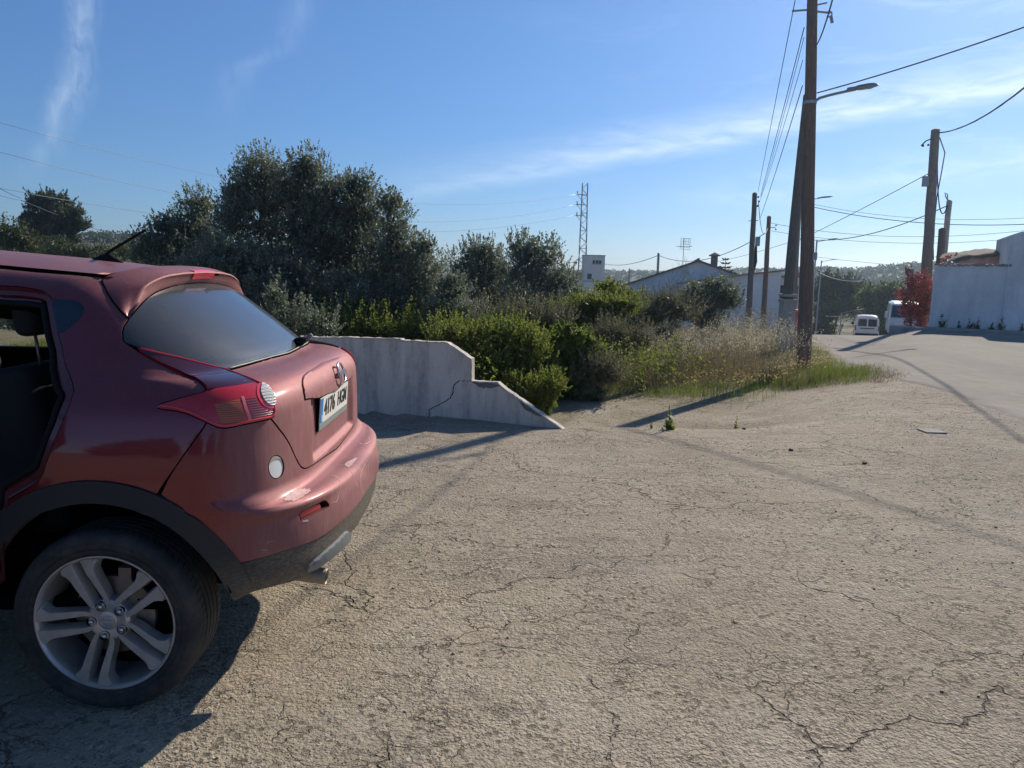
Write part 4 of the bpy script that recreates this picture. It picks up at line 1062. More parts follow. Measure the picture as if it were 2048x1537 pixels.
# --- road: a smoother, greyer sheet over the lot, ragged at its near edge
def roadmat():
    m, n, b, co = matnew('worn_asphalt')
    big = n.noise(co, .5, 5, .6); med = n.noise(co, 4, 5, .6); grit = n.noise(co, 150, 3, .7)
    c = n.ramp(n.math('ADD', n.math('MULTIPLY', big, .5), n.math('MULTIPLY', med, .5)), [(.35, (.20, .182, .158)), (.65, (.27, .248, .215))])
    sp = n.new('ShaderNodeSeparateXYZ'); n.set(sp.inputs[0], n.scale(co, (1, 1, 1), rot=(0, 0, .14)))
    tr = n.math('ABSOLUTE', n.math('SINE', n.math('ADD', n.math('MULTIPLY', sp.outputs[0], 1.05), n.math('MULTIPLY', n.noise(co, .25, 2), 1.4))))
    c = n.mix(n.mapr(tr, .82, 1, 0, .35), c, (.155, .148, .138, 1))
    c = n.mix(n.mapr(grit, .6, .75, 0, .35), c, (.42, .39, .34, 1))
    n.set(b.inputs['Base Color'], c); b.inputs['Roughness'].default_value = .92; b.inputs['Specular IOR Level'].default_value = .2
    h = n.math('ADD', n.math('MULTIPLY', grit, .4), n.math('MULTIPLY', n.noise(co, 30, 4, .6), .6))
    n.set(b.inputs['Normal'], n.bump(h, .5, .008)); return m
M['road'] = roadmat()
def resl(line, n_):
    L = np.array(line, float); ys = L[:, 1]; y = np.concatenate([np.linspace(-30, 2, 20)[:-1], np.linspace(2, 30, n_), np.linspace(30, 90, 40)[1:]])
    return np.stack([np.interp(y, ys, L[:, 0]), y], 1)
RL = resl(ROAD_L, 200); RRt = resl(ROAD_R, 200)
RL[:, 0] += (fbm(RL[:, 1], RL[:, 1]*0, 1.3, 4, 5)-.5)*.55
K = 36; tt_ = np.linspace(0, 1, K)**1.3; RX = RL[:, None, 0]*(1-tt_)+RRt[:, None, 0]*tt_; RY = RL[:, None, 1]+0*tt_
RZ = zt(RX, RY)+.012; RZ[:, 0] -= .03
V = np.stack([RX, RY, RZ], -1).reshape(-1, 3); i_, j_ = np.meshgrid(np.arange(len(RL)-1), np.arange(K-1), indexing='ij')
ro_ = fastmesh('road', V, np.stack([i_*K+j_, i_*K+j_+1, (i_+1)*K+j_+1, (i_+1)*K+j_], -1).reshape(-1, 4), M['road'], smooth=True); ro_['kind'] = 'structure'
# pavement strip along the right wall
M['concrete'] = simple('old_concrete', (.34, .325, .30), .88, var=.2, nscale=3, bump=.5, bscale=50, dirt=(.17, .15, .12), dirtamt=.5)
# road repair patch
M['patch'] = simple('dark_tar_patch', (.07, .066, .06), .8, var=.3, nscale=10, bump=.5, bscale=60)
def flat_patch(name, cx, cy, rx, ry, mat, label, cat, dz=.020, n=40, jag=.35, rot=0, th=0):
    V = [(0, 0, 0)]; 
    for k in range(n):
        a = 2*PI*k/n; r = 1-jag*random.random(); x, y = rx*r*math.cos(a), ry*r*math.sin(a)
        X, Y = x*math.cos(rot)-y*math.sin(rot), x*math.sin(rot)+y*math.cos(rot); V.append((X, Y, ZC(cx+X, cy+Y)-ZC(cx, cy)))
    o = mobj(name, V, [(0, 1+k, 1+(k+1) % n) for k in range(n)], mat); o.location = (cx, cy, ZC(cx, cy)+dz); tag(o, label, cat) if cat else o; return o
pa = flat_patch('road_patch', 8.7, 17.4, .9, .16, M['patch'], None, None, rot=.1); pa['kind'] = 'structure'
M['iron'] = simple('cast_iron', (.24, .225, .20), .9, metal=0, var=.2, dirt=(.3, .26, .2), dirtamt=.5)
mh = MB(); mh.box((-.11, -.10, -.03), (.11, .10, .014)); mho = mh.obj('manhole_cover', M['iron'], loc=(4.48, 7.84, ZC(4.48, 7.84))); bevel(mho, .004)
tag(mho, 'small rectangular iron cover set in the lot at the edge of the road', 'manhole cover')
# --- broken plastered wall beside the car
def plaster(name, col, stain=(.22, .2, .18), amt=.6, bump=.35, sc=1.0):
    m, n, b, co = matnew(name)
    a = n.noise(co, 1.1*sc, 6, .65); d = n.noise(n.scale(co, (3, 3, .7)), 1.6*sc, 6, .7); f = n.noise(co, 14*sc, 5, .7)
    c = n.ramp(a, [(.3, tuple(q*.82 for q in col)), (.7, tuple(min(1, q*1.08) for q in col))])
    sp = n.new('ShaderNodeSeparateXYZ'); n.set(sp.inputs[0], co)
    c = n.mix(n.math('MULTIPLY', n.mapr(d, .42, .68, 0, amt), n.mapr(f, .3, .6, .4, 1)), c, (*stain, 1))
    pk = n.mapr(n.noise(co, 30*sc, 3, .6), .66, .70, 0, .6); c = n.mix(pk, c, (.12, .11, .1, 1))
    n.set(b.inputs['Base Color'], c); b.inputs['Roughness'].default_value = .9
    n.set(b.inputs['Normal'], n.bump(n.math('ADD', f, n.math('MULTIPLY', n.noise(co, 60, 3), .4)), bump, .01)); return m
M['lowwall'] = plaster('weathered_render', (.79, .69, .57), (.26, .24, .22), .80)
M['rawwall'] = simple('exposed_mortar', (.20, .185, .16), .95, var=.3, nscale=20, bump=.7, bscale=40)
wall = empty('low_wall', (.62, 7.55, 0), math.atan2(.42, -1), 'low weathered plastered wall with a broken stepped end, running behind the car', 'wall')
prof = [(.05, -.02), (.30, .115), (.52, .245), (.70, .345), (.84, .434), (1.146, .426), (1.15, .665), (1.441, .826), (2.018, .813), (2.03, .833), (2.7, .815), (3.339, .785), (4.4, .79), (4.7, .62), (6.0, .44), (7.5, .38), (11, .36)]
prof = [(s, z+(0 if i in (5, 6) else random.uniform(-.004, .004))) for i, (s, z) in enumerate(prof)]
dens = [];
for (s0, z0), (s1, z1) in zip(prof[:-1], prof[1:]):
    k = max(1, int(math.hypot(s1-s0, z1-z0)/.045)); dens += [(s0+(s1-s0)*j/k, z0+(z1-z0)*j/k+(random.uniform(-.003, .003) if 0 < j else 0)) for j in range(k)]
dens.append(prof[-1])
n_ = len(dens); TH_ = .075
fr = [(s, 0.0, z) for s, z in dens]; bk = [(s, -TH_*(1 if True else 1), z+random.uniform(-.004, .004)) for s, z in dens]
fb_ = [(s, 0.0, -.6) for s, z in dens]; bb = [(s, -TH_, -1.4) for s, z in dens]
V = fr+bk+fb_+bb; Fs = []
for i in range(n_-1):
    Fs += [(i, i+1, 2*n_+i+1, 2*n_+i), (n_+i, 3*n_+i, 3*n_+i+1, n_+i+1), (i, n_+i, n_+i+1, i+1)]
Fs += [(0, 2*n_, 3*n_, n_)]
wb = mobj('wall_body', V, Fs, M['lowwall'], wall); bm = bmesh.new(); bm.from_mesh(wb.data); bmesh.ops.recalc_face_normals(bm, faces=bm.faces); bm.to_mesh(wb.data); bm.free()
# pale chipped coping edge along the top of the wall
cpv = []; 
M['chalk'] = simple('chalky_edge', (.60, .56, .50), .9, var=.2, nscale=30, bump=.4)
mb = MB(); pts = [(s, .006, z-.004) for s, z in dens]
mb.tube(pts, [random.uniform(.006, .009) for _ in pts], 5, jit=.4); cp = mb.obj('wall_coping', M['chalk'], wall)
# cracks and a fallen patch of render, proud by a few millimetres
mb = MB(); ck = [(1.146, .43), (1.20, .415), (1.29, .415), (1.36, .36), (1.375, .25), (1.43, .19), (1.56, .12), (1.66, .06), (1.672, -.03)]
ck = [(a+random.uniform(-.008, .008), b+random.uniform(-.006, .006)) for a, b in densify(ck, .02, False)]
for i in range(len(ck)-1):
    w_ = .004+.003*random.random(); mb.add([(ck[i][0]-w_, .0025, ck[i][1]), (ck[i][0]+w_, .0025, ck[i][1]+.004), (ck[i+1][0]+w_, .0025, ck[i+1][1]+.004), (ck[i+1][0]-w_, .0025, ck[i+1][1])], [(0, 1, 2, 3)])
M['crackdark'] = simple('crack_shadow_dirt', (.05, .045, .04), .95, var=.2)
mb.obj('wall_crack', M['crackdark'], wall)
def wpatch(pts):
    pl = [(a+random.uniform(-.008, .008), b+random.uniform(-.005, .005)) for a, b in densify(pts, .02)]
    return mobj('render_chip', [(a, .003, b) for a, b in pl], [tuple(range(len(pl)))], M['rawwall'], wall)
wpatch([(1.14, .420), (.86, .423), (.79, .405), (.88, .372), (.94, .360), (.965, .375), (.99, .355), (1.06, .375), (1.12, .40)])
wpatch([(.62, .30), (.50, .225), (.36, .145), (.29, .105), (.40, .12), (.50, .165), (.56, .22)])

# loose stones, clods and bits on the lot
M['stone'] = simple('loose_stone', (.30, .26, .20), .9, var=.35, nscale=30, bump=.6)
sv = []; sf = []; rnds = []
base = np.array([(1, 1, 1), (-1, 1, 1), (-1, -1, 1), (1, -1, 1), (1, 1, -1), (-1, 1, -1), (-1, -1, -1), (1, -1, -1)], float)
bf = np.array([(0, 1, 2, 3), (7, 6, 5, 4), (0, 4, 5, 1), (1, 5, 6, 2), (2, 6, 7, 3), (3, 7, 4, 0)])
NST = 6500
px_ = RNG.uniform(-2.2, 7, NST); py_ = RNG.uniform(1.2, 11.5, NST); dv_ = sdist(px_, py_, VEG_EDGE)
cl_ = fbm(px_, py_, 1.3, 3, 21); keep = (dv_ < .3) & (RNG.random(NST) < np.clip((cl_-.35)*3, .05, 1)); px_, py_ = px_[keep], py_[keep]; pz_ = zt(px_, py_)
for x, y, z in zip(px_, py_, pz_):
    s = min(.0065, .0021*math.exp(RNG.normal(0, .55))*(1+.10*y)); q = base*(RNG.uniform(.5, 1.2, 3)*s)*RNG.uniform(.7, 1.1, (8, 1)); a = RNG.uniform(0, 6.3); R_ = np.array([[math.cos(a), -math.sin(a), 0], [math.sin(a), math.cos(a), 0], [0, 0, .7]])
    k = len(sv); sv += list((q@R_.T)+[x, y, z+s*.3]); sf += list(bf+k)
st = fastmesh('gravel', np.array(sv), np.array(sf), M['stone']); st['kind'] = 'stuff'

# ================================================================ POLES, WIRES, BUILDINGS, VEHICLES
def woodmat(name, c0, c1):
    m, n, b, co = matnew(name)
    f = n.noise(n.scale(co, (9, 9, .7)), 5, 6, .65); g = n.noise(n.scale(co, (30, 30, 1.5)), 5, 4, .6)
    c = n.ramp(f, [(.3, c0), (.7, c1)]); c = n.mix(n.mapr(g, .56, .66, 0, .7), c, tuple(q*.35 for q in c0))
    n.set(b.inputs['Base Color'], c); b.inputs['Roughness'].default_value = .85
    n.set(b.inputs['Normal'], n.bump(g, .6, .01)); return m
M['polewood'] = woodmat('creosoted_pole_wood', (.15, .10, .075), (.27, .19, .145))
M['poledark'] = woodmat('dark_pole_wood', (.13, .115, .10), (.23, .20, .175))
M['polegrey'] = woodmat('silvered_pole_wood', (.20, .165, .135), (.33, .28, .235))
M['galv'] = simple('galvanised_steel', (.36, .38, .40), .5, metal=.7, var=.15)
M['lampgrey'] = simple('lamp_grey_paint', (.30, .32, .34), .45, metal=.3)
M['lampglass'] = simple('lamp_lens', (.55, .56, .55), .2, coat=.5)
M['cable'] = simple('black_cable', (.035, .036, .04), .6, var=.05)
M['cablepale'] = simple('bare_conductor', (.85, .86, .88), .45, metal=0, var=.03)  # near-white base colour stands in for sun glint on the wires
M['ceramic'] = simple('brown_insulator', (.12, .07, .05), .2, coat=.8)
M['polecon'] = simple('pole_concrete', (.37, .36, .33), .85, var=.15, nscale=4, bump=.4, bscale=50)
def pole(name, base, top, r0, r1, mat, label, cat='utility pole', group='utility poles along the road', seg=14, bolts=True):
    e = empty(name, base, 0, label, cat, group)
    b = Vector(base); t = Vector(top)-b; n = 9
    pts = [t*(k/(n-1))+Vector((random.uniform(-1, 1), random.uniform(-1, 1), 0))*.012*(0 < k < n-1) for k in range(n)]
    pts[0] = pts[0]-Vector((0, 0, .3)); rr = [r0+(r1-r0)*k/(n-1) for k in range(n)]
    MB().tube([tuple(p) for p in pts]+[tuple(pts[-1]+Vector((0, 0, .05)))], rr+[r1*.3], seg).obj('shaft', mat, e, 40)
    return e
def lamp_arm(e, z, L, rise, ang=0.0, hl=.55, off=(0, 0)):
    """street lamp bracket with a flat LED head, local to the pole"""
    c, s = math.cos(ang), math.sin(ang); P = lambda d, y, zz: (off[0]+d*c-y*s, off[1]+d*s+y*c, zz)
    pts = [P(L*t, 0, z+rise*t**.75-.02) for t in (0, .12, .3, .5, .75, 1)]
    mb = MB(); mb.tube([P(.02, 0, z-.22)]+pts[1:2], .012, 6); 
    mb2 = MB(); mb2.tube([P(.0, 0, z-.05)]+pts[1:], .026, 10); a = mb2.obj('lamp_arm', M['lampgrey'], e, True)
    h = MB(); secs = [(L-.16, .035, .03), (L-.02, .045, .035), (L+.02, .10, .045), (L+.2, .13, .055), (L+hl*.75, .125, .05), (L+hl, .06, .02)]
    vs = []; fs = []; tilt = rise/L*.5
    for d, hw, hh in secs: vs += [P(d, -hw, z+rise+(d-L)*tilt), P(d, -hw*.6, z+rise+hh+(d-L)*tilt), P(d, hw*.6, z+rise+hh+(d-L)*tilt), P(d, hw, z+rise+(d-L)*tilt), P(d, hw*.8, z+rise-hh*.5+(d-L)*tilt), P(d, -hw*.8, z+rise-hh*.5+(d-L)*tilt)]
    for i in range(len(secs)-1): fs += [(i*6+j, i*6+(j+1) % 6, (i+1)*6+(j+1) % 6, (i+1)*6+j) for j in range(6)]
    fs += [(0, 1, 2, 3, 4, 5), tuple((len(secs)-1)*6+j for j in range(6))[::-1]]
    h.add(vs, fs); hd = h.obj('lamp_head', M['lampgrey'], e, 40)
    g = MB(); zz = z+rise-.032; g.add([P(L+.08, -.08, zz+.08*tilt), P(L+hl*.8, -.08, zz+hl*.8*tilt), P(L+hl*.8, .08, zz+hl*.8*tilt), P(L+.08, .08, zz+.08*tilt)], [(0, 1, 2, 3)]); g.obj('lamp_lens', M['lampglass'], hd)
def insul(mb, p, d=(0, 0, 1)):
    mb.tube([p, (p[0]+d[0]*.05, p[1]+d[1]*.05, p[2]+d[2]*.05), (p[0]+d[0]*.09, p[1]+d[1]*.09, p[2]+d[2]*.09)], [.03, .045, .02], 8)

p1 = pole('utility_pole', (5.94, 15.2, 0), (5.47, 15.2, 8.6), .148, .082, M['polewood'], 'tall brown wooden pole with a street lamp arm, rooted in the flowering verge')
lamp_arm(p1, 5.02, .78, .22, 0, .42, off=(-.20, 0))
hw = MB(); hw.tube([(-.75, 0, 6.62), (-.30, 0, 6.66)], .018, 6); hw.tube([(-.28, 0, 6.74), (-.1, 0, 6.78)], .015, 6); hw.tube([(-.28, 0, 6.62), (-.02, 0, 6.60)], .018, 6); hw.obj('pole_bolts', M['galv'], p1)
hk = MB(); hk.tube([(-.04+.05*math.cos(a), 0, 6.58+.05*math.sin(a)) for a in np.linspace(-2.6, 2.4, 10)], .013, 6); hk.tube([(-.01, 0, 6.55), (.02, -.02, 6.42)], .03, 8); hk.obj('cable_clamp', M['galv'], p1)
MB().box((-.055, -.158, 1.95), (.035, -.128, 2.10)).obj('number_tag', M['galv'], p1)
mb = MB(); mb.lathe([(.118, 4.93), (.121, 4.94), (.121, 4.98), (.118, 4.99)], 20, 'Z', (-.273, 0, 0)); mb.obj('pole_strap', M['galv'], p1)
# second pole with its concrete footing
p2 = empty('utility_pole', (6.93, 19.1, 0), 0, 'dark wooden pole standing in a grey concrete stub close behind the tallest pole', 'utility pole', 'utility poles along the road')
MB().tube([(0, 0, .9), (.02, 0, 2.4), (.06, 0, 4.2), (.11, 0, 6.0)], [.135, .128, .116, .10], 14).obj('shaft', M['poledark'], p2, 40)
f2 = MB(); f2.add([(sx*.17, sy*.17, -.3) for sx in (-1, 1) for sy in (-1, 1)]+[(sx*.155, sy*.155, 1.02) for sx in (-1, 1) for sy in (-1, 1)], [(0, 1, 3, 2), (4, 6, 7, 5), (0, 2, 6, 4), (1, 5, 7, 3), (0, 4, 5, 1), (2, 3, 7, 6)])
f2.box((-.185, -.185, .98), (.185, .185, 1.06)); f2.box((-.18, -.18, 1.12), (.18, .18, 1.19)); f2.box((-.19, -.19, .34), (.19, .19, .40))
o = f2.obj('concrete_footing', M['polecon'], p2); bevel(o, .012)
G_ = 'utility poles along the road'
def zb(x, y): return ZC(x, y)
p3 = pole('utility_pole', (16.75, 45, zb(16.75, 45)), (16.6, 45, 6.15), .17, .11, M['poledark'], 'dark wooden pole with a small street lamp, seen just left of the tall pole'); lamp_arm(p3, 6.15-zb(16.75, 45)-.15, 1.15, .25, 0, .7, off=(-.12, 0))
p4 = pole('utility_pole', (10.96, 35, zb(10.96, 35)), (10.84, 35, 5.35), .145, .105, M['poledark'], 'leftmost of the two dark poles before the white house, carrying a meter box')
z4 = zb(10.96, 35); mb = MB(); mb.box((.08, -.10, 3.0-z4), (.24, .1, 3.42-z4)); mb.obj('meter_box', M['galv'], p4); mb = MB(); mb.tube([(.10, 0, 3.0-z4), (.13, .02, 2.3-z4), (.05, 0, 1.7-z4)], [.05, .07, .03], 8, jit=.3); mb.obj('cable_bundle', M['cable'], p4)
mb = MB(); [insul(mb, (q, 0, z-z4)) for q, z in ((.05, 5.15), (.10, 4.95), (.05, 4.75))]; mb.tube([(-.32, 0, 4.12-z4), (.12, 0, 4.15-z4)], .015, 6); mb.obj('insulators', M['ceramic'], p4)
p5 = pole('utility_pole', (13.97, 42, zb(13.97, 42)), (13.88, 42, 4.88), .15, .11, M['polewood'], 'brown pole with two insulators, second before the white house')
z5 = zb(13.97, 42); mb = MB(); [insul(mb, (.28, 0, z-z5), (1, 0, 0)) for z in (4.42, 4.2)]; mb.tube([(-.1, 0, 4.3-z5), (.3, 0, 4.3-z5)], .02, 6); mb.obj('insulators', M['ceramic'], p5)
pole('utility_pole', (15.25, 46, zb(15.25, 46)), (15.2, 46, 4.55), .13, .11, M['polegrey'], 'paler pole standing directly behind the brown pole with insulators')
z6 = zb(16.42, 30.1)
p6 = pole('utility_pole', (16.42, 30.1, z6), (16.12, 30.1, 7.35), .225, .155, M['polegrey'], 'tall weathered pole rising out of the red bougainvillea by the white wall')
mb = MB(); mb.tube([(-.32, 0, 7.06-z6), (-.64, 0, 6.92-z6), (-.79, 0, 6.74-z6)], .028, 6); insul(mb, (-.72, 0, 6.71-z6)); insul(mb, (-.52, 0, 6.74-z6)); mb.obj('insulators', M['ceramic'], p6)
MB().box((-.58, -.09, 5.22-z6), (-.40, .09, 5.60-z6)).obj('junction_box', M['galv'], p6)
mb = MB(); mb.tube([(-.13, -.04, 7.06-z6), (.12, -.06, 6.5-z6), (.07, -.06, 5.8-z6), (-.02, -.06, 4.8-z6), (.0, -.06, 3.2-z6), (.14, 0, 2.4-z6)], .02, 6); mb.obj('down_cable', M['cable'], p6)
p7 = pole('concrete_post', (17.5, 31, zb(17.5, 31)), (17.45, 31, 4.78), .13, .12, M['polecon'], 'pale concrete post with a bracket, behind the white wall by the bougainvillea', 'post', 'posts behind the white wall', seg=4)
mb = MB(); z7 = zb(17.5, 31); mb.tube([(-.05, 0, 4.7-z7), (-.22, 0, 4.95-z7), (-.26, 0, 5.1-z7), (-.16, 0, 5.05-z7), (-.12, 0, 4.8-z7)], .02, 6); mb.obj('bracket', M['galv'], p7)
pole('wooden_post', (16.78, 30, zb(16.78, 30)), (16.72, 30, 3.6), .15, .13, M['poledark'], 'short dark wooden post beside the pale concrete post behind the wall', 'post', 'posts behind the white wall')
for x, y, z, L_, lab in ((35.5, 88, 3.6, 1.2, 'small street lamp on a far post, lowest head just right of the tall pole'), (24.5, 62, 4.6, 1.1, 'far street lamp head seen halfway up beside the tall pole')):
    e = pole('street_lamp', (x, y, zb(x, y)), (x, y, z), .09, .06, M['galv'], lab, 'street lamp', 'far street lamps down the road'); lamp_arm(e, z-zb(x, y)-.1, L_, .25, 0, .6)
x, y = 37.0, 85.; e = pole('street_lamp', (x, y, zb(x, y)), (x, y, -2.2), .07, .05, M['galv'], 'short street lamp in front of the dark trees down the road, above the kerb', 'street lamp', 'far street lamps down the road'); lamp_arm(e, -2.2-zb(x, y)-.1, 1.7, .45, 0, .9); lamp_arm(e, -2.5-zb(x, y)-.1, 1.5, -.02, PI, .3)

WIRES = [
    ('pylon_hi', (7.55, 93.0, 11.09), (-30.56, 46.0, 9.68), 2.74, .016, 1, 'topmost of the three pale conductors sagging left from the lattice pylon'),
    ('pylon_mid', (7.47, 93.0, 9.91), (-30.69, 46.0, 7.99), 3.03, .016, 1, 'middle of the three pale conductors sagging left from the lattice pylon'),
    ('pylon_lo', (7.51, 93.0, 8.61), (-33.55, 50.0, 6.28), 2.47, .016, 1, 'lowest of the three pale conductors sagging left from the lattice pylon'),
    ('p1r', (5.78, 15.2, 5.14), (8.24, 13.0, 5.72), .04, .012, 0, 'nearly straight cable running up right from the tall pole above its lamp'),
    ('p6r', (16.23, 30.1, 7.24), (12.85, 20.0, 6.49), .25, .024, 0, 'twisted cable rising right from the top of the weathered pole'),
    ('a', (4.99, 14.5, 6.58), (10.98, 35.0, 5.4), .0, .008, 0, 'outermost left of the thin wires fanning from the tall pole'),
    ('b', (5.44, 15.2, 6.33), (11.11, 35.0, 5.25), .05, .009, 0, 'second thin wire from the left in the fan beside the tall pole'),
    ('c', (5.45, 15.2, 6.15), (11.12, 35.0, 5.14), .12, .006, 0, 'third thin wire from the left in the fan beside the tall pole'),
    ('d', (5.46, 15.2, 5.74), (11.1, 35.0, 5.05), .15, .006, 0, 'fourth thin wire from the left in the fan beside the tall pole'),
    ('e', (5.49, 15.2, 5.27), (11.14, 35.0, 4.18), .10, .009, 0, 'innermost wire of the fan, leaving the tall pole at lamp height'),
    ('hook', (5.69, 15.2, 6.0), (4.31, 11.0, 5.45), .1, .012, 0, 'short cable from the tall pole past its clamp toward the viewer'),
    ('p4p5', (11.03, 35.0, 5.03), (13.88, 42.0, 4.39), .9, .014, 0, 'slack wire between the two dark poles before the white house'),
    ('house', (13.93, 42.0, 4.12), (11.71, 62.0, 3.18), .98, .020, 0, 'black cable sagging over the white house ridge to a grey pole'),
    ('tower', (11.71, 62.0, 3.18), (10.6, 90.0, 2.77), .42, .024, 0, 'black cable sagging from the grey pole to the transformer tower'),
    ('h2', (16.78, 45.0, 3.88), (15.7, 59.0, 2.7), .10, .012, 0, 'thin wire running down to the chimney of the white house'),
    ('r12', (16.62, 45.0, 5.88), (25.37, 38.0, 4.46), .43, .020, 0, 'thick black cable crossing the road to the right, second highest'),
    ('r13', (16.61, 45.0, 6.03), (25.33, 38.0, 4.77), .44, .010, 0, 'thin faint wire crossing the road just above the thick black cable'),
    ('r14', (14.01, 42.0, 4.53), (24.07, 36.0, 4.03), .49, .010, 0, 'upper of two low wires crossing toward the white wall'),
    ('r15', (14.04, 42.0, 4.12), (24.11, 36.0, 3.69), .44, .010, 0, 'lower of two low wires crossing toward the white wall'),
    ('r16', (16.78, 45.0, 3.88), (17.45, 31.0, 4.63), .55, .020, 0, 'black cable rising to the bracket on the pale concrete post'),
    ('r17', (16.78, 45.0, 3.82), (16.0, 30.1, 5.70), .05, .014, 0, 'wire climbing to the junction box on the weathered pole'),
    ('r19', (20.59, 55.0, 3.25), (20.59, 40.0, 2.32), .04, .010, 0, 'faint low wire above the hill right of the tall pole'),
    ('r20', (28.18, 70.0, 2.1), (27.64, 60.0, 1.48), .28, .020, 1, 'pale slack wire hanging against the dark hill above the van'),
    ('l1', (-30.47, 45.0, 5.95), (-38.67, 60.0, 6.49), .05, .018, 0, 'upper wire meeting the pine side pole at the left edge'),
    ('l2', (-30.51, 45.0, 5.49), (-38.68, 60.0, 6.34), .05, .014, 0, 'lower wire meeting the pine side pole at the left edge'),
    ('l3', (-38.68, 60.0, 6.34), (-82.9, 160.0, 7.29), .25, .03, 0, 'wire running down behind the pine toward the scrubby hill'),
    ('p7d', (16.24, 30.1, 6.95), (17.43, 31.0, 4.72), 1.35, .022, 0, 'thick slack cable looping from the weathered pole to the concrete post')]
for nm, A, B, sag, r, pale, lab in WIRES:
    A, B = Vector(A), Vector(B); n = 25; far = nm[:5] == 'pylon'
    ext = 1.35 if nm in ('p1r', 'p6r', 'hook', 'r12', 'r13', 'r14', 'r15') else 1.0
    pts = []
    for k in range(n+1):
        t = ext*k/n; p = A+(B-A)*t; p.z -= 4*sag*t*(1-t); pts.append(tuple(p-A))
    o = MB().tube(pts, r, 6 if not nm == 'p6r' else 5, jit=.25 if nm == 'p6r' else 0).obj('overhead_wire', M['cablepale' if pale else 'cable'], None, True, loc=A)
    tag(o, lab, 'wire', 'overhead wires')

# --- lattice pylon
M['rustred'] = simple('red_lead_paint', (.32, .12, .09), .7)
py = empty('lattice_pylon', (8.30, 93, zb(8.3, 93)), 0, 'slender steel lattice pylon with three side arms, behind the transformer tower', 'pylon')
zp = zb(8.3, 93); Hh = 12.35-zp
mb = MB(); wd = lambda z: .95-.62*min(1, z/(Hh*.8)); wd2 = lambda z: (.55-.24*min(1, z/Hh))
nseg = 26
for sx in (-1, 1):
    for sy in (-1, 1): mb.tube([(sx*wd2(z), sy*wd2(z), z) for z in np.linspace(0, Hh, 8)], .045, 4)
lv = np.linspace(0, Hh, nseg+1)
for i in range(nseg):
    z0, z1 = lv[i], lv[i+1]; a, b = wd2(z0), wd2(z1); s = 1 if i % 2 else -1
    for f in (1, -1):
        mb.tube([(-s*a, f*a, z0), (s*b, f*b, z1)], .028, 3, cap=False); mb.tube([(f*a, -s*a, z0), (f*b, s*b, z1)], .028, 3, cap=False)
    if i % 3 == 0: mb.tube([(-a, a, z0), (a, a, z0)], .028, 3, cap=False); mb.tube([(-a, -a, z0), (a, -a, z0)], .028, 3, cap=False)
mb.obj('lattice', M['galv'], py)
for z in (11.0, 9.8, 8.5):
    zz = z-zp; mb = MB(); a = wd2(zz); mb.tube([(0, 0, zz), (-1.0, 0, zz)], .05, 4); mb.tube([(-.2, 0, zz-.8), (-.9, 0, zz-.02)], .03, 4); mb.tube([(-.95, 0, zz), (-.78, 0, zz+.35)], .05, 5); mb.tube([(-.75, 0, zz), (-.95, 0, zz+.45)], .05, 5)
    mb.obj('cross_arm', M['galv'], py)
mb = MB(); mb.box((-.75, -.75, 0), (-.1, -.68, .9+.0)); mb.obj('warning_sign', simple('yellow_sign', (.62, .42, .12), .6), py, loc=(0, -.1, 1.6-zp-1.7+.0+1.0))
# --- transformer tower
M['white'] = plaster('white_render', (.72, .72, .70), (.45, .43, .40), .35, .2, .35)
M['whiteblue'] = plaster('pale_limewash', (.74, .75, .76), (.55, .54, .52), .25, .2, .3)
M['tile'] = simple('weathered_roof_tile', (.24, .17, .13), .9, var=.3, nscale=6)
M['darkopen'] = simple('dark_opening', (.03, .035, .04), .5)
zt_ = zb(9.5, 90); tw = empty('transformer_tower', (9.48, 90, zt_), 0, 'tall narrow white transformer tower with small openings near its top', 'tower')
h_ = 3.68-zt_
mb = MB(); mb.box((-1.27, 0, -1), (1.22, 2.4, h_)); mb.obj('wall', M['white'], tw)
mb = MB(); mb.box((-1.33, -.06, h_), (1.28, 2.46, h_+.10)); mb.obj('roof', M['concrete'], tw)
mb = MB(); mb.box((-1.30, -.05, .0+1.0-zt_-.35), (1.25, .0, 1.0-zt_-.25)); mb.obj('ledge', M['concrete'], tw)
for x0, x1, z0, z1 in ((-.25, .05, 2.78, 3.15), (.12, .45, 2.78, 3.15), (.50, .80, 2.78, 3.15), (-.80, -.30, .92, 1.58)):
    mb = MB(); mb.box((x0, -.02, z0-zt_), (x1, -.004, z1-zt_)); mb.obj('opening', M['darkopen'], tw)
mb = MB(); mb.box((-.33, -.05, 2.68-zt_), (.88, 0, 2.76-zt_)); mb.obj('sill', M['concrete'], tw)
for x, y, z1, r, lab in ((6.9, 88, 2.9, .06, 'thin far post with a crossbar left of the transformer tower'), (15.9, 105, 2.4, .08, 'thin dark post on the skyline right of the transformer tower'), (11.71, 62, 3.35, .11, 'grey pole behind the left slope of the white house roof')):
    zz = zb(x, y); e = pole('post', (x, y, zz), (x, y, z1), r, r*.9, M['galv'] if y == 62 else M['poledark'], lab, 'post', 'far posts near the white house')
    if y == 88: MB().tube([(-.55, 0, z1-zz-.05), (.45, 0, z1-zz-.05)], .03, 4).obj('crossbar', M['poledark'], e); 
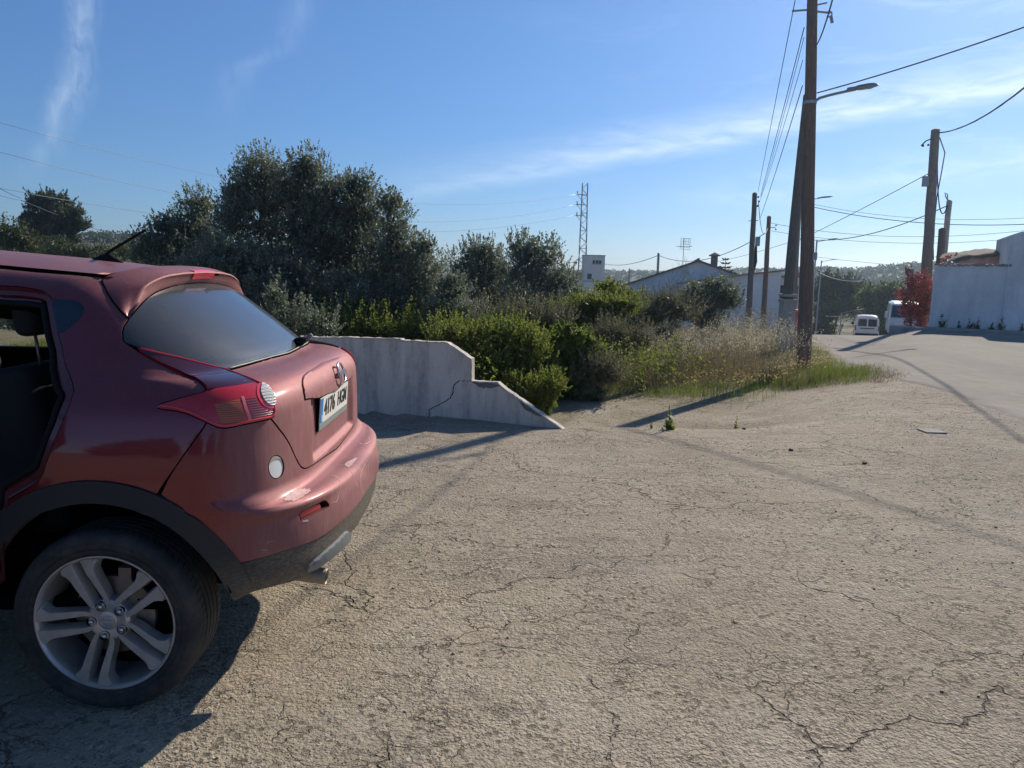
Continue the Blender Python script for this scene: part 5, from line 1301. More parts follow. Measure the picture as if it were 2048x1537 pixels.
# --- white houses
zh_ = -3.2
h1 = empty('house', (8.8, 60, 0), -.20, 'white gable fronted house with a low tiled roof, chimney and rooftop aerial', 'house')
GX0, GXR, GX1 = -.05, 5.55, 9.2
mb = MB(); mb.add([(GX0, 0, zh_), (GX1, 0, zh_), (GX1, 0, 1.45), (GXR, 0, 2.66), (GX0, 0, .70), (GX0, 9, zh_), (GX1, 9, zh_), (GX1, 9, 1.45), (GXR, 9, 2.66), (GX0, 9, .70)], [(0, 1, 2, 3, 4), (5, 9, 8, 7, 6), (0, 4, 9, 5), (1, 6, 7, 2)])
mb.obj('wall', M['whiteblue'], h1)
for side_, pts in (('l', [(-.35, .60), (GXR, 2.70)]), ('r', [(GXR, 2.70), (9.6, 1.35)])):
    (xa, za), (xb, zb_) = pts; mb = MB(); mb.add([(xa, -.25, za), (xb, -.25, zb_), (xb, 9.2, zb_), (xa, 9.2, za), (xa, -.25, za+.12), (xb, -.25, zb_+.12), (xb, 9.2, zb_+.12), (xa, 9.2, za+.12)], [(0, 1, 2, 3), (4, 7, 6, 5), (0, 4, 5, 1), (3, 2, 6, 7), (0, 3, 7, 4), (1, 5, 6, 2)]); mb.obj('roof', M['tile'], h1)
mb = MB(); mb.tube([(GXR, -.3, 2.86), (GXR, 9.2, 2.86)], .10, 8); mb.obj('ridge_cap', M['tile'], h1)
ch = MB(); ch.box((6.55, 1.0, 1.9), (7.05, 1.5, 3.15)); cho = ch.obj('chimney', M['poledark'], h1); c2 = MB(); c2.box((6.4, .85, 3.15), (7.2, 1.65, 3.25)); c2.add([(6.45, .9, 3.25), (7.15, .9, 3.25), (7.15, 1.6, 3.25), (6.45, 1.6, 3.25), (6.8, 1.25, 3.45)], [(0, 1, 4), (1, 2, 4), (2, 3, 4), (3, 0, 4)]); c2.obj('chimney_cap', M['poledark'], cho)
an = empty('tv_aerial', (13.5, 61, 2.3), 0, 'tall rooftop television aerial with grid reflectors on the white house', 'aerial')
mb = MB(); mb.tube([(0, 0, -.6), (0, 0, 2.25)], .022, 6); mb.obj('mast', M['galv'], an)
mb = MB()
for z in (1.35, 1.5, 1.75, 1.95, 2.2): mb.tube([(-.25, 0, z+.05), (.50, 0, z)], .014, 4)
for x in (-.25, -.05, .15, .35, .5): mb.tube([(x, 0, 1.75 if x > 0 else 1.7), (x+.02, 0, 2.25)], .014, 4)
mb.tube([(-.30, 0, 1.40), (-.20, .0, 1.75)], .014, 4); mb.tube([(.52, 0, 1.40), (.45, 0, 1.75)], .014, 4); mb.tube([(-.6, 0, 1.58), (.7, 0, 1.62)], .02, 4)
mb.obj('aerial_grid', M['galv'], an)
mb = MB(); mb.lathe([(.34, 0), (.22, .08), (.0, .11)], 20, 'Y'); d = mb.obj('satellite_dish', simple('dark_dish', (.10, .12, .14), .5), None, True, loc=(9.95, 58.6, -.35)); tag(d, 'dark round satellite dish on the left wall of the gabled house', 'satellite dish')
h2 = empty('outbuilding', (11.46, 52, 0), -.06, 'lower white outbuilding with a long mono pitch roof, in front of the gabled house', 'building')
mb = MB(); mb.add([(0, 0, -3), (6.7, 0, -3), (6.7, 0, 2.0), (3.9, 0, 1.66), (0, 0, 1.05), (1.5, 7, -3), (8.2, 7, -3), (8.2, 7, 2.0), (5.4, 7, 1.66), (1.5, 7, 1.05)], [(0, 1, 2, 3, 4), (5, 9, 8, 7, 6), (0, 4, 9, 5), (1, 6, 7, 2)]); mb.obj('wall', M['whiteblue'], h2)
mb = MB(); 
vs = []
for y, dx in ((-.2, 0), (7.1, 1.5)):
    for z in (0, .10): vs += [(-.3+dx, y, 1.0+z), (3.9+dx, y, 1.66+z), (6.85+dx, y, 2.03+z)]
mb.add(vs, [(0, 1, 7, 6), (1, 2, 8, 7), (3, 9, 10, 4), (4, 10, 11, 5), (0, 3, 4, 1), (1, 4, 5, 2), (2, 5, 11, 8), (0, 6, 9, 3), (6, 7, 10, 9), (7, 8, 11, 10)]); mb.obj('roof', M['tile'], h2)
h3 = empty('house', (17.9, 50, 0), 0, 'two storey house with dark balcony openings, hidden behind the tall pole', 'house')
mb = MB(); mb.box((.6, 4, -4), (2.5, 10, 1.6)); mb.obj('wall', M['white'], h3)
for z in (-1.75, .15):
    mb = MB(); mb.box((.75, 3.92, z-.1), (2.35, 3.99, z+.9)); mb.obj('opening', M['darkopen'], h3); mb = MB(); mb.box((.4, 2.9, z-.25), (2.6, 3.99, z-.12)); mb.obj('balcony', M['concrete'], h3)
mb = MB(); mb.box((.4, 3.7, 1.6), (2.6, 10.2, 1.75)); mb.obj('roof', M['tile'], h3)
fe = MB()
for k in range(22): fe.box((k*.11, 0, 0), (k*.11+.05, .04, 1.15+.03*(k % 2)))
fe.box((0, .04, .2), (2.4, .08, .28)); fe.box((0, .04, .85), (2.4, .08, .93)); o = fe.obj('gate', simple('faded_grey_gate', (.36, .42, .48), .7), loc=(10.75, 57.5, -1.75)); tag(o, 'faded grey barred gate before the left wall of the gabled house', 'gate')
mb = MB(); mb.box((-.14, -.14, -.3), (.14, .14, .62)); mb.box((-.15, -.15, .62), (.15, .15, .66)); o = mb.obj('marker_post', simple('red_marker_paint', (.55, .16, .13), .7, dirt=(.6, .5, .45), dirtamt=.5), loc=(7.62, 20.2, .1)); tag(o, 'short square reddish marker post beside the grey concrete pole stub', 'marker post')

# --- right hand wall and yard
A_, B_ = Vector((14.1, 25.5)), Vector((15.95, 24.6)); D_ = Vector((18.9, 23.2))
rw = empty('yard_wall', (14.1, 25.5, 0), math.atan2(B_.y-A_.y, B_.x-A_.x), 'long dirty white yard wall with a higher block at its right end', 'wall')
L1 = (B_-A_).length; L2 = (D_-A_).length
dens = [(s, 2.10+random.uniform(-.02, .02)+.0*s) for s in np.linspace(0, L1, 30)]
V = [(s, 0, z) for s, z in dens]+[(s, .3, z+.01) for s, z in dens]+[(s, 0, -.6) for s, z in dens]+[(s, .3, -.6) for s, z in dens]; n_ = len(dens)
Fs = []
for i in range(n_-1): Fs += [(i, i+1, 2*n_+i+1, 2*n_+i), (n_+i, 3*n_+i, 3*n_+i+1, n_+i+1), (i, n_+i, n_+i+1, i+1)]
Fs += [(0, 2*n_, 3*n_, n_)]
M['yardwall'] = plaster('dirty_white_render', (.80, .79, .77), (.46, .44, .42), .5, .35, .6)
mobj('wall_body', V, Fs, M['yardwall'], rw)
mb = MB(); tp = []
dens = [(L1+.0, 3.10), (L1+.25, 3.2), (L1+.6, 3.24), (L1+1.2, 3.30), (L2, 3.35)]
V = [(s, -.04, z) for s, z in dens]+[(s, 3.5, z) for s, z in dens]+[(s, -.04, -.6) for s, z in dens]+[(s, 3.5, -.6) for s, z in dens]; n_ = 5; Fs = []
for i in range(4): Fs += [(i, i+1, 2*n_+i+1, 2*n_+i), (n_+i, 3*n_+i, 3*n_+i+1, n_+i+1), (i, n_+i, n_+i+1, i+1)]
Fs += [(0, 2*n_, 3*n_, n_), (4, 9, 19, 14)]
mobj('tall_block', V, Fs, M['yardwall'], rw)
mb = MB()
for k in range(17): mb.tube([(k*.13+.02, -.06, 2.12+random.uniform(-.02, .03)), (k*.13+.14, .1, 2.15+random.uniform(-.02, .03)), (k*.13+.03, .34, 2.12)], .045, 5, jit=.3)
mb.obj('broken_coping', M['concrete'], rw)
# mossy brick shed behind the wall
M['brick'] = simple('crumbling_brick', (.46, .25, .20), .95, var=.35, nscale=4, bump=.6, bscale=20, dirt=(.42, .38, .34), dirtamt=.8)
sh = empty('brick_shed', (15.6, 27.0, 0), math.atan2(-.45, 1)*.6, 'crumbling pink brick shed behind the yard wall with a rounded mossy roof', 'shed')
xs_ = np.linspace(0, 3.6, 22); tpz = [2.22+.30*math.sin(min(1, x/1.3)*PI/2)+.04*math.sin(x*5)+random.uniform(-.02, .02) for x in xs_]
V = [(x, 0, z) for x, z in zip(xs_, tpz)]+[(x, 2.5, z+.25) for x, z in zip(xs_, tpz)]+[(x, 0, -.5) for x in xs_]; n_ = 22
mobj('wall', V, [(i, i+1, 2*n_+i+1, 2*n_+i) for i in range(n_-1)], M['brick'], sh)
V = [(x, y, z+dz+random.uniform(-.015, .015)) for y, dz in ((-.06, -.03), (-.04, .05), (.6, .14), (2.6, .28)) for x, z in zip(xs_, tpz)]
mobj('roof', V, [(r*n_+i, r*n_+i+1, (r+1)*n_+i+1, (r+1)*n_+i) for r in range(3) for i in range(n_-1)], simple('mossy_roof', (.14, .12, .09), .95, var=.4, nscale=8, bump=.6), sh, True)
rd = MB(); o = rd.box((-1.2, -.9, -.35), (5.5, -.05, .055)).obj('pavement', M['concrete']); o.location = (14.1, 25.5, 0); o.rotation_euler = (0, 0, math.atan2(B_.y-A_.y, B_.x-A_.x)); o['kind'] = 'structure'; bevel(o, .02)

# --- vehicles over the crest
M['vanwhite'] = simple('van_white_paint', (.66, .68, .70), .35, coat=.6, var=.04, nscale=2)
M['vanglass'] = simple('van_glass', (.03, .04, .05), .12, coat=.8)
M['lampred'] = simple('van_lamp_red', (.35, .02, .02), .3)
def van(loc, rz, label):
    v = empty('van', loc, rz, label, 'van')
    # body: rear view; rounded box section lofted lengthwise (x across, y forward)
    sec = lambda W, H, b: [(-W, b), (-W*1.0, H*.55), (-W*.93, H*.86), (-W*.80, H*.97), (-W*.4, H), (W*.4, H), (W*.80, H*.97), (W*.93, H*.86), (W, H*.55), (W, b)]
    secs = [(0, .80, 1.78, .40), (.04, .845, 1.83, .34), (2.3, .85, 1.85, .32), (2.75, .84, 1.70, .32), (3.1, .83, 1.18, .32), (3.9, .80, 1.02, .32), (4.1, .74, .80, .36)]
    mb = MB(); vs = []; fs = []
    for y, W, H_, b in secs: vs += [(x, y, z) for x, z in sec(W, H_, b)]
    n = 10
    for i in range(len(secs)-1): fs += [(i*n+j, i*n+(j+1) % n, (i+1)*n+(j+1) % n, (i+1)*n+j) for j in range(n)]
    fs += [tuple(range(n)), tuple((len(secs)-1)*n+j for j in range(n))[::-1]]
    mb.add(vs, fs); o = mb.obj('body', M['vanwhite'], v, 30); bevel(o, .02)
    for x0, x1 in ((-.66, -.05), (.05, .66)):
        mb = MB(); mb.add([(x0, -.012, 1.05), (x1, -.012, 1.05), (x1*(.95 if x1 > 0 else 1), -.006, 1.60), (x0*(.95 if x0 < -.1 else 1), -.006, 1.60)], [(0, 1, 2, 3)]); mb.add([(x0, .02, 1.05), (x1, .02, 1.05), (x1, .02, 1.6), (x0, .02, 1.6)], [(3, 2, 1, 0)]); mb.obj('rear_window', M['vanglass'], v)
    for x in (-.80, .80): mb = MB(); mb.box((x-.04, -.015, .72), (x+.04, .03, 1.10)); mb.obj('tail_light', M['lampred'], v)
    mb = MB(); mb.box((-.80, -.06, .34), (.80, .04, .52)); o = mb.obj('rear_bumper', M['black'], v); bevel(o, .02)
    mb = MB(); mb.box((-.5, -.016, .86), (.5, -.002, .93)); mb.obj('door_handle', M['black'], v)
    for s in (-1, 1): mb = MB(); mb.box((s*.95-.09, 2.62, 1.02), (s*.95+.09, 2.72, 1.24)); o = mb.obj('wing_mirror', M['black'], v); bevel(o, .03)
    for x in (-.80, .80):
        for y in (.75, 3.35): mb = MB(); mb.lathe([(0, -.1), (.2, -.1), (.30, -.09), (.31, 0), (.30, .09), (0, .1)], 24, 'X', (x*.93, y, .30)); mb.obj('wheel', M['tyre'], v, 40)
    return v
rz_ = math.atan2(-(10), 20)
van((26.85, 57, ZC(26.85, 57)+.02), -.40, 'small white van seen from behind, just beyond the crest of the road')
# white minibus facing the camera beneath the bougainvillea
mbx = empty('minibus', (23.45, 45, ZC(23.45, 45)+.02), -.42, 'white rimmed minibus front parked under the red bougainvillea, windscreen reflecting red', 'minibus')
W_ = .90; sc_ = [(-.0, .88, 1.0, .35), (-.03, .90, 1.15, .35)]
secs = [(0, .86, 1.05), (.10, .92, 1.28), (.55, .90, 2.08), (.75, .88, 2.18), (4.4, .88, 2.2), (4.5, .84, 2.1)]
vs = []; fs = []; n = 8
for y, W, H_ in secs: vs += [(-W, y, .35), (-W, y, H_*.75), (-W*.93, y, H_*.95), (-W*.75, y, H_), (W*.75, y, H_), (W*.93, y, H_*.95), (W, y, H_*.75), (W, y, .35)]
for i in range(len(secs)-1): fs += [(i*n+j, i*n+(j+1) % n, (i+1)*n+(j+1) % n, (i+1)*n+j) for j in range(n)]
fs += [tuple(range(n)), tuple((len(secs)-1)*n+j for j in range(n))[::-1]]
mb = MB(); mb.add(vs, fs); mb.obj('body', M['vanwhite'], mbx, 30)
mb = MB(); mb.add([(-.80, .07, 1.30), (.80, .07, 1.30), (.74, .53, 2.04), (-.74, .53, 2.04)], [(0, 1, 2, 3)]); mb.obj('windscreen', M['vanglass'], mbx)
mb = MB(); mb.box((-.8, -.05, .35), (.8, .02, .62)); o = mb.obj('bumper', M['black'], mbx); bevel(o, .02)
for x in (-.68, .68): mb = MB(); mb.lathe([(0, -.02), (.13, -.01), (.15, .03)], 20, 'Y', (x, .0, .85)); mb.obj('headlight', M['lampglass'], mbx, True)
for s in (-1, 1): mb = MB(); mb.box((s*1.05-.08, .35, 1.25), (s*1.05+.08, .42, 1.62)); o = mb.obj('wing_mirror', M['vanwhite'], mbx); bevel(o, .02)
for x in (-.78, .78):
    for y in (.9, 3.6): mb = MB(); mb.lathe([(0, -.1), (.32, -.09), (.33, 0), (.32, .09), (0, .1)], 24, 'X', (x, y, .33)); mb.obj('wheel', M['tyre'], mbx, 40)

# ================================================================ VEGETATION
TREES = {"A":[15.2,[[-5.05,3.43,0.47,0.39],[-5.35,3.04,0.43,0.47],[-4.81,2.91,0.52,0.52],[-5.27,2.41,0.62,0.57],[-4.68,2.13,0.62,0.62],[-5.57,2.6,0.33,0.47]]],"B":[15.0,[[-4.06,3.47,0.39,0.39],[-4.26,3.04,0.46,0.46],[-3.72,2.91,0.46,0.49],[-4.12,2.42,0.61,0.51],[-3.84,1.95,0.61,0.61],[-4.25,1.35,0.71,0.61]]],"C":[15.4,[[-3.17,3.2,0.37,0.29],[-3.32,2.81,0.5,0.47],[-2.98,2.57,0.42,0.42],[-3.43,2.17,0.63,0.52],[-3.14,1.57,0.68,0.63]]],"D":[14.8,[[-2.4,2.87,0.28,0.28],[-2.33,2.45,0.38,0.4],[-2.52,1.97,0.5,0.45],[-2.13,1.79,0.45,0.45],[-2.43,1.3,0.6,0.55]]],"E":[14.4,[[-1.75,2.02,0.27,0.24],[-1.7,1.6,0.41,0.37],[-1.89,1.12,0.54,0.47],[-1.5,0.94,0.49,0.44]]],"F":[16.5,[[-6.79,2.88,0.38,0.31],[-6.97,2.51,0.5,0.45],[-6.6,2.25,0.47,0.45],[-7.25,2.13,0.5,0.39],[-6.84,1.72,0.67,0.56]]],"G":[15.8,[[-7.24,2.41,0.32,0.24],[-7.47,2.05,0.41,0.3],[-7.12,1.7,0.54,0.43],[-7.69,1.79,0.38,0.3]]],"H":[13.5,[[-1.1,1.3,0.32,0.26],[-1.14,0.94,0.44,0.32],[-0.91,0.73,0.41,0.29],[-1.32,0.63,0.41,0.28]]],"Low1":[14.0,[[-5.35,1.52,0.76,0.57],[-4.52,1.18,0.86,0.67],[-5.09,0.79,0.76,0.57],[-5.82,1.24,0.57,0.48]]],"Low2":[14.2,[[-3.65,0.91,0.82,0.58],[-2.9,0.83,0.82,0.58],[-2.24,0.75,0.68,0.48],[-4.32,0.61,0.58,0.43]]],"I":[26,[[-1.19,2.24,0.71,0.42],[-1.61,1.72,0.8,0.53],[-0.75,1.65,0.8,0.57],[-1.26,1.13,1.06,0.67],[-0.48,0.81,0.8,0.62]]],"J":[25,[[0.25,2.32,0.6,0.44],[0.91,2.17,0.65,0.51],[0.52,1.6,0.94,0.6],[1.18,1.36,0.77,0.6],[0.37,0.86,0.94,0.6],[1.6,1.21,0.51,0.48]]],"K":[24,[[1.94,0.92,0.41,0.36],[2.11,0.6,0.62,0.41],[1.48,0.59,0.62,0.41]]],"u1":[11.5,[[-3.58,0.8,0.31,0.22],[-3.27,0.73,0.33,0.2],[-2.96,0.69,0.28,0.17],[-3.64,1.1,0.2,0.17]]],"u2":[10.6,[[-0.89,0.63,0.36,0.19],[-0.54,0.49,0.35,0.22],[-0.32,0.28,0.35,0.22],[-0.68,0.27,0.32,0.22]]],"u3":[10.8,[[-0.11,0.62,0.33,0.21],[0.18,0.49,0.35,0.22],[0.04,0.19,0.35,0.22],[0.4,0.16,0.29,0.21]]],"u4":[11.4,[[0.87,0.59,0.33,0.2],[0.72,0.44,0.29,0.22],[1.06,0.44,0.27,0.2],[0.8,0.24,0.33,0.17]]],"u5":[13,[[-0.23,0.77,0.44,0.21],[0.29,0.78,0.44,0.21],[0.72,0.75,0.35,0.19],[0.12,0.56,0.44,0.19]]],"u6":[16,[[1.09,0.82,0.49,0.22],[1.73,0.94,0.52,0.26],[2.26,0.9,0.49,0.26],[1.63,0.57,0.6,0.24]]],"u7":[20,[[2.68,1.05,0.48,0.24],[3.35,0.8,0.54,0.3],[2.4,1.24,0.38,0.19]]],"u8":[24,[[5.91,1.0,0.65,0.39],[6.54,1.17,0.62,0.39],[6.87,0.86,0.46,0.36],[5.61,0.76,0.49,0.33],[6.25,0.66,0.65,0.29]]],"u9":[18,[[3.61,0.95,0.43,0.22],[3.27,0.65,0.55,0.27],[3.98,0.72,0.55,0.27],[2.92,0.46,0.55,0.24]]],"u10":[14.5,[[1.88,0.43,0.39,0.22],[2.36,0.34,0.39,0.22],[1.5,0.13,0.39,0.22],[2.04,0.1,0.41,0.2]]],"u11":[9.9,[[0.24,0.04,0.2,0.12],[0.51,0.08,0.22,0.12],[0.04,0.11,0.15,0.12]]],"u12":[11.2,[[1.17,0.2,0.3,0.17],[1.44,0.09,0.27,0.15],[0.95,0.04,0.27,0.15]]],"ub":[13,[[-2.83,0.54,0.53,0.19],[-2.14,0.54,0.53,0.18],[-1.53,0.5,0.44,0.18]]],"bg":[24.5,[]],"pine":[80,[[-49.08,7.77,2.28,1.09],[-50.78,5.94,1.52,0.87],[-47.59,6.78,2.45,1.31],[-45.84,5.53,1.36,0.87],[-48.74,5.22,2.45,1.2],[-46.72,4.07,1.36,0.65],[-50.13,4.16,1.2,0.87]]],"L1":[42,[[-27.82,3.18,1.09,0.74],[-27.16,2.79,0.91,0.69],[-28.14,2.5,1.0,0.69],[-26.78,2.25,0.71,0.51]]],"L2":[50,[[-30.24,2.41,1.36,0.75],[-28.94,2.12,1.02,0.61],[-27.61,2.3,1.19,0.48],[-30.93,1.91,1.36,0.68]]],"L3":[36,[[-18.94,2.01,0.73,0.44],[-18.1,2.14,0.69,0.44],[-19.55,1.72,0.69,0.34]]],"R1":[95,[[39.56,1.45,1.94,0.9],[41.52,0.55,2.45,1.29],[38.78,-0.44,1.94,1.55],[41.71,-1.63,2.58,1.68],[39.3,-2.93,1.94,1.16]]],"R2":[90,[[42.68,-0.21,2.08,1.1],[44.73,0.13,1.84,1.1],[43.71,-1.67,2.75,1.59],[46.01,-0.73,1.53,1.22]]],"R3":[110,[[41.46,1.33,1.8,1.2],[39.73,0.22,1.5,1.05],[40.6,-1.57,1.65,1.5]]],"Bv":[27,[[14.41,1.62,0.4,0.29],[14.76,1.18,0.4,0.37],[14.23,1.08,0.37,0.29],[14.64,0.56,0.44,0.33],[14.1,0.55,0.33,0.26],[14.98,1.63,0.22,0.26]]],"Bv2":[28,[[15.92,2.33,0.27,0.13],[16.37,2.43,0.3,0.11]]]}

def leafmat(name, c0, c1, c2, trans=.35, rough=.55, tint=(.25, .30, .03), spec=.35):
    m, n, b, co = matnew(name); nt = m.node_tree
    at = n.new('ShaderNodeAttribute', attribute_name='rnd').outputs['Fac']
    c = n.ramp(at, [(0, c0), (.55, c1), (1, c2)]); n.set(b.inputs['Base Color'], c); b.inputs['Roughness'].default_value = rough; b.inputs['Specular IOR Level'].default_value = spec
    tr = n.new('ShaderNodeBsdfTranslucent'); n.set(tr.inputs[0], n.mix(.5, c, (*tint, 1)))
    mx = n.new('ShaderNodeMixShader'); mx.inputs[0].default_value = trans; n.l.new(b.outputs[0], mx.inputs[1]); n.l.new(tr.outputs[0], mx.inputs[2])
    n.l.new(mx.outputs[0], nt.nodes['Material Output'].inputs[0]); return m
M['olive'] = leafmat('grey_green_leaf', (.080, .105, .082), (.175, .208, .162), (.38, .41, .34), .48, .45, (.17, .21, .11), .5)
M['green'] = leafmat('yellow_green_leaf', (.075, .105, .030), (.155, .185, .055), (.29, .31, .11), .52)
M['bright'] = leafmat('bright_green_leaf', (.05, .095, .022), (.115, .175, .035), (.23, .29, .07), .42)
M['scrub'] = leafmat('dull_scrub_leaf', (.10, .11, .06), (.20, .20, .12), (.34, .31, .20), .28, .6, (.20, .17, .08))
M['dry'] = leafmat('dry_grass', (.15, .115, .06), (.26, .21, .125), (.42, .36, .25), .30, .7, (.34, .26, .14))
M['oat'] = leafmat('pale_oat_spikelets', (.42, .37, .26), (.60, .54, .42), (.82, .77, .65), .35, .7, (.55, .48, .3))
M['grass'] = leafmat('fresh_grass', (.035, .075, .012), (.075, .14, .022), (.17, .23, .05), .45)
M['pine'] = leafmat('pine_needles', (0.025, 0.039, 0.022), (0.056, 0.077, 0.036), (0.119, 0.133, 0.063), .12)
M['far'] = leafmat('distant_foliage', (0.030, 0.046, 0.024), (0.061, 0.084, 0.041), (0.108, 0.135, 0.068), .15)
M['fargreen'] = leafmat('distant_bright_foliage', (.025, .05, .015), (.055, .10, .025), (.11, .17, .05), .3)
M['red'] = leafmat('magenta_bracts', (.36, .08, .07), (.55, .17, .15), (.68, .30, .27), .30, .6, (.4, .10, .12))
M['yellow'] = leafmat('yellow_petals', (.55, .30, .02), (.75, .48, .03), (.85, .62, .06), .3, .6, (.8, .5, .05))
M['bark'] = woodmat('grey_bark', (.06, .05, .04), (.14, .12, .095))
def quads(P, A, B):
    n = len(P); V = np.empty((n, 4, 3), np.float32); V[:, 0] = P-A*.5; V[:, 1] = P+B*.5; V[:, 2] = P+A*.5; V[:, 3] = P-B*.5
    return V.reshape(-1, 3), np.arange(n*4).reshape(n, 4)
def rdir(n, up=0.0):
    d = RNG.normal(size=(n, 3)); d[:, 2] += up; return d/np.linalg.norm(d, axis=1)[:, None]
def leaves(P, L, W, up=0.0, A=None):
    n = len(P); a = rdir(n, up) if A is None else A; b = np.cross(a, rdir(n)); b /= np.linalg.norm(b, axis=1)[:, None]+1e-9
    s = RNG.uniform(.6, 1.35, (n, 1)); return quads(P, a*L*s, b*W*s)
def crownpts(lobes, n, y0, depth, sub=26, fr=.30, sprig=.25, spl=.35, flat=1.0):
    """lobes: (x, z, rx, rz); leaves gathered in clumps near each lobe's surface, with sprigs on the outside"""
    vol = np.array([l[2]*l[3]*(l[2]+l[3]) for l in lobes]); vol = vol**.75*np.array([l[4] if len(l) > 4 else 1 for l in lobes]); vol /= vol.sum(); PP = []; CC = []; AA = []
    for (x, z, rx, rz, *_), w_ in zip(lobes, vol):
        m = int(n*w_); k = max(6, int(sub)); ry = rx*depth
        yo = y0+RNG.uniform(-.25, .25)*rx
        d = rdir(k, .15); rad_ = RNG.uniform(.45, 1.02, (k, 1)); c = d*rad_*np.array([rx, ry, rz])+np.array([x, yo, z])
        cs = RNG.uniform(.6, 1.25, k)*fr*.5*(rx+rz)*.6; cb = RNG.normal(0, .16, k)
        ms = int(m*sprig); mm = m-ms
        idx = RNG.integers(0, k, mm); off = RNG.normal(size=(mm, 3))*cs[idx, None]*np.array([1, 1, .8*flat]); PP.append(c[idx]+off)
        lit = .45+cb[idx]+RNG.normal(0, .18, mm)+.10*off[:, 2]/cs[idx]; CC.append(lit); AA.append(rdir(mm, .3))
        if ms:
            q = max(6, ms//22); sd = rdir(q, .7); so_ = sd*np.array([rx, ry, rz])*.92+np.array([x, yo, z]); sdir_ = sd*.5+RNG.normal(0, .25, (q, 3)); sdir_[:, 2] += .9; sdir_ /= np.linalg.norm(sdir_, axis=1)[:, None]
            ln = RNG.uniform(.4, 1.3, q)*spl*rx; idx = RNG.integers(0, q, ms); t = RNG.random(ms); thin = (1-t*.8)[:, None]
            PP.append(so_[idx]+sdir_[idx]*(ln[idx]*t)[:, None]+RNG.normal(0, .035*rx+.008, (ms, 3))*thin); CC.append(.55+RNG.normal(0, .2, ms)); AA.append((sdir_[idx]*.9+rdir(ms)*.7))
    P = np.vstack(PP); A = np.vstack(AA); A /= np.linalg.norm(A, axis=1)[:, None]+1e-9
    return P, np.clip(np.concatenate(CC), 0, 1), A
def plant(name, key, n, L, W, mat, label, cat, group=None, depth=1.0, trunk='stems', sprig=.25, spl=.35, sub=26, fr=.30, ydepth=None, up=0.0):
    Y, lobes = TREES[key] if isinstance(key, str) else key
    xm = sum(l[0] for l in lobes)/len(lobes); zg = ZC(xm, Y)
    e = empty(name, (xm, Y, zg), 0, label, cat, group)
    lo = [(l[0]-xm, l[1]-zg, l[2], l[3]) for l in lobes]
    # fill down to the ground so nothing floats
    zmin = min(l[1]-l[3] for l in lo)
    if zmin > .15 and trunk != 'tree':
        wdt = max(l[2] for l in lo); k = int(zmin/ (wdt*.9))+1
        for i in range(k): 
            f = (i+.5)/k; lo.append((RNG.uniform(-.5, .5)*wdt, zmin*f, wdt*.9, wdt*.8, .35))
            lo.append((RNG.uniform(-1, 1)*wdt, zmin*f, wdt*.7, wdt*.7, .35))
    P, c, A = crownpts(lo, n, 0, depth, sub, fr, sprig, spl); ok = P[:, 2] > -.1; P, c, A = P[ok], c[ok], A[ok]
    V, F = leaves(P, L, W, A=A)
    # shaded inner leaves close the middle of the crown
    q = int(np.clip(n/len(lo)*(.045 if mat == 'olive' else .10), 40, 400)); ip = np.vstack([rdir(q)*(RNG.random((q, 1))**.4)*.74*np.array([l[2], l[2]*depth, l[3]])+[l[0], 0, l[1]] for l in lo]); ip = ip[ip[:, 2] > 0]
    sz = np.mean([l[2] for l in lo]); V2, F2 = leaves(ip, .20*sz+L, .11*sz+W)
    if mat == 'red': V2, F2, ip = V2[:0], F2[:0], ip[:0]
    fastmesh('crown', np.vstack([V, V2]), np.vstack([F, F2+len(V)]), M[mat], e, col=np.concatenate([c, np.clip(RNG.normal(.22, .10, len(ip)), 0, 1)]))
    mb = MB(); top = [l for l in lo]
    if trunk == 'tree':
        hb = max(.5, zmin); mb.tube([(0, 0, -.4), (.1, 0, hb*.5), (.0, 0, hb*1.05)], [.05*hb+.05, .04*hb+.04, .03*hb+.03], 8)
        for l in top[:7]: mb.tube([(0, 0, hb*.8), (l[0]*.5, 0, (hb+l[1])*.5), (l[0], 0, l[1])], [.03*hb+.03, .02*hb+.02, .01], 6)
    else:
        for l in top[:9]:
            bx = l[0]*.35; r0 = max(.010, .005*l[1]+.008); mb.tube([(bx, 0, -.3), (l[0]*.6, RNG.uniform(-.1, .1), l[1]*.5), (l[0], RNG.uniform(-.1, .1)*l[2], l[1])], [r0, r0*.75, r0*.3], 6)
            for _ in range(3): a = rdir(1, .6)[0]; mb.tube([(l[0]*.8, 0, l[1]*.75), (l[0]+a[0]*l[2]*.8, a[1]*l[2]*.8, l[1]+a[2]*l[3]*.8)], [r0*.5, r0*.15], 4)
    mb.obj('trunk', M['bark'], e, True); return e
OG = 'grey green trees massed behind the low wall'
plant('tree', 'A', 46919, 0.044, 0.022, 'olive', 'tall feathery grey green tree, left of the two highest crowns behind the car', 'tree', OG, sprig=.42, spl=.6, sub=34, fr=.27)
plant('tree', 'B', 49679, 0.044, 0.022, 'olive', 'highest grey green tree, its round top right of centre in the cluster behind the car', 'tree', OG, sprig=.42, spl=.6, sub=34, fr=.27)
plant('tree', 'C', 41399, 0.044, 0.022, 'olive', 'grey green tree with a flat shoulder just right of the highest crown', 'tree', OG, sprig=.42, spl=.6, sub=34, fr=.27)
plant('tree', 'D', 30360, 0.044, 0.022, 'olive', 'narrow grey green tree with a pointed top at the right of the big cluster', 'tree', OG, sprig=.42, spl=.6, sub=34, fr=.27)
plant('tree', 'E', 24839, 0.042, 0.020, 'olive', 'lower rounded grey green tree ending the big cluster on the right', 'tree', OG, sprig=.42, spl=.6, sub=34, fr=.27)
plant('tree', 'F', 30360, 0.047, 0.022, 'olive', 'separate smaller grey green tree standing left of the high crowns', 'tree', OG, sprig=.42, spl=.6, sub=34, fr=.27)
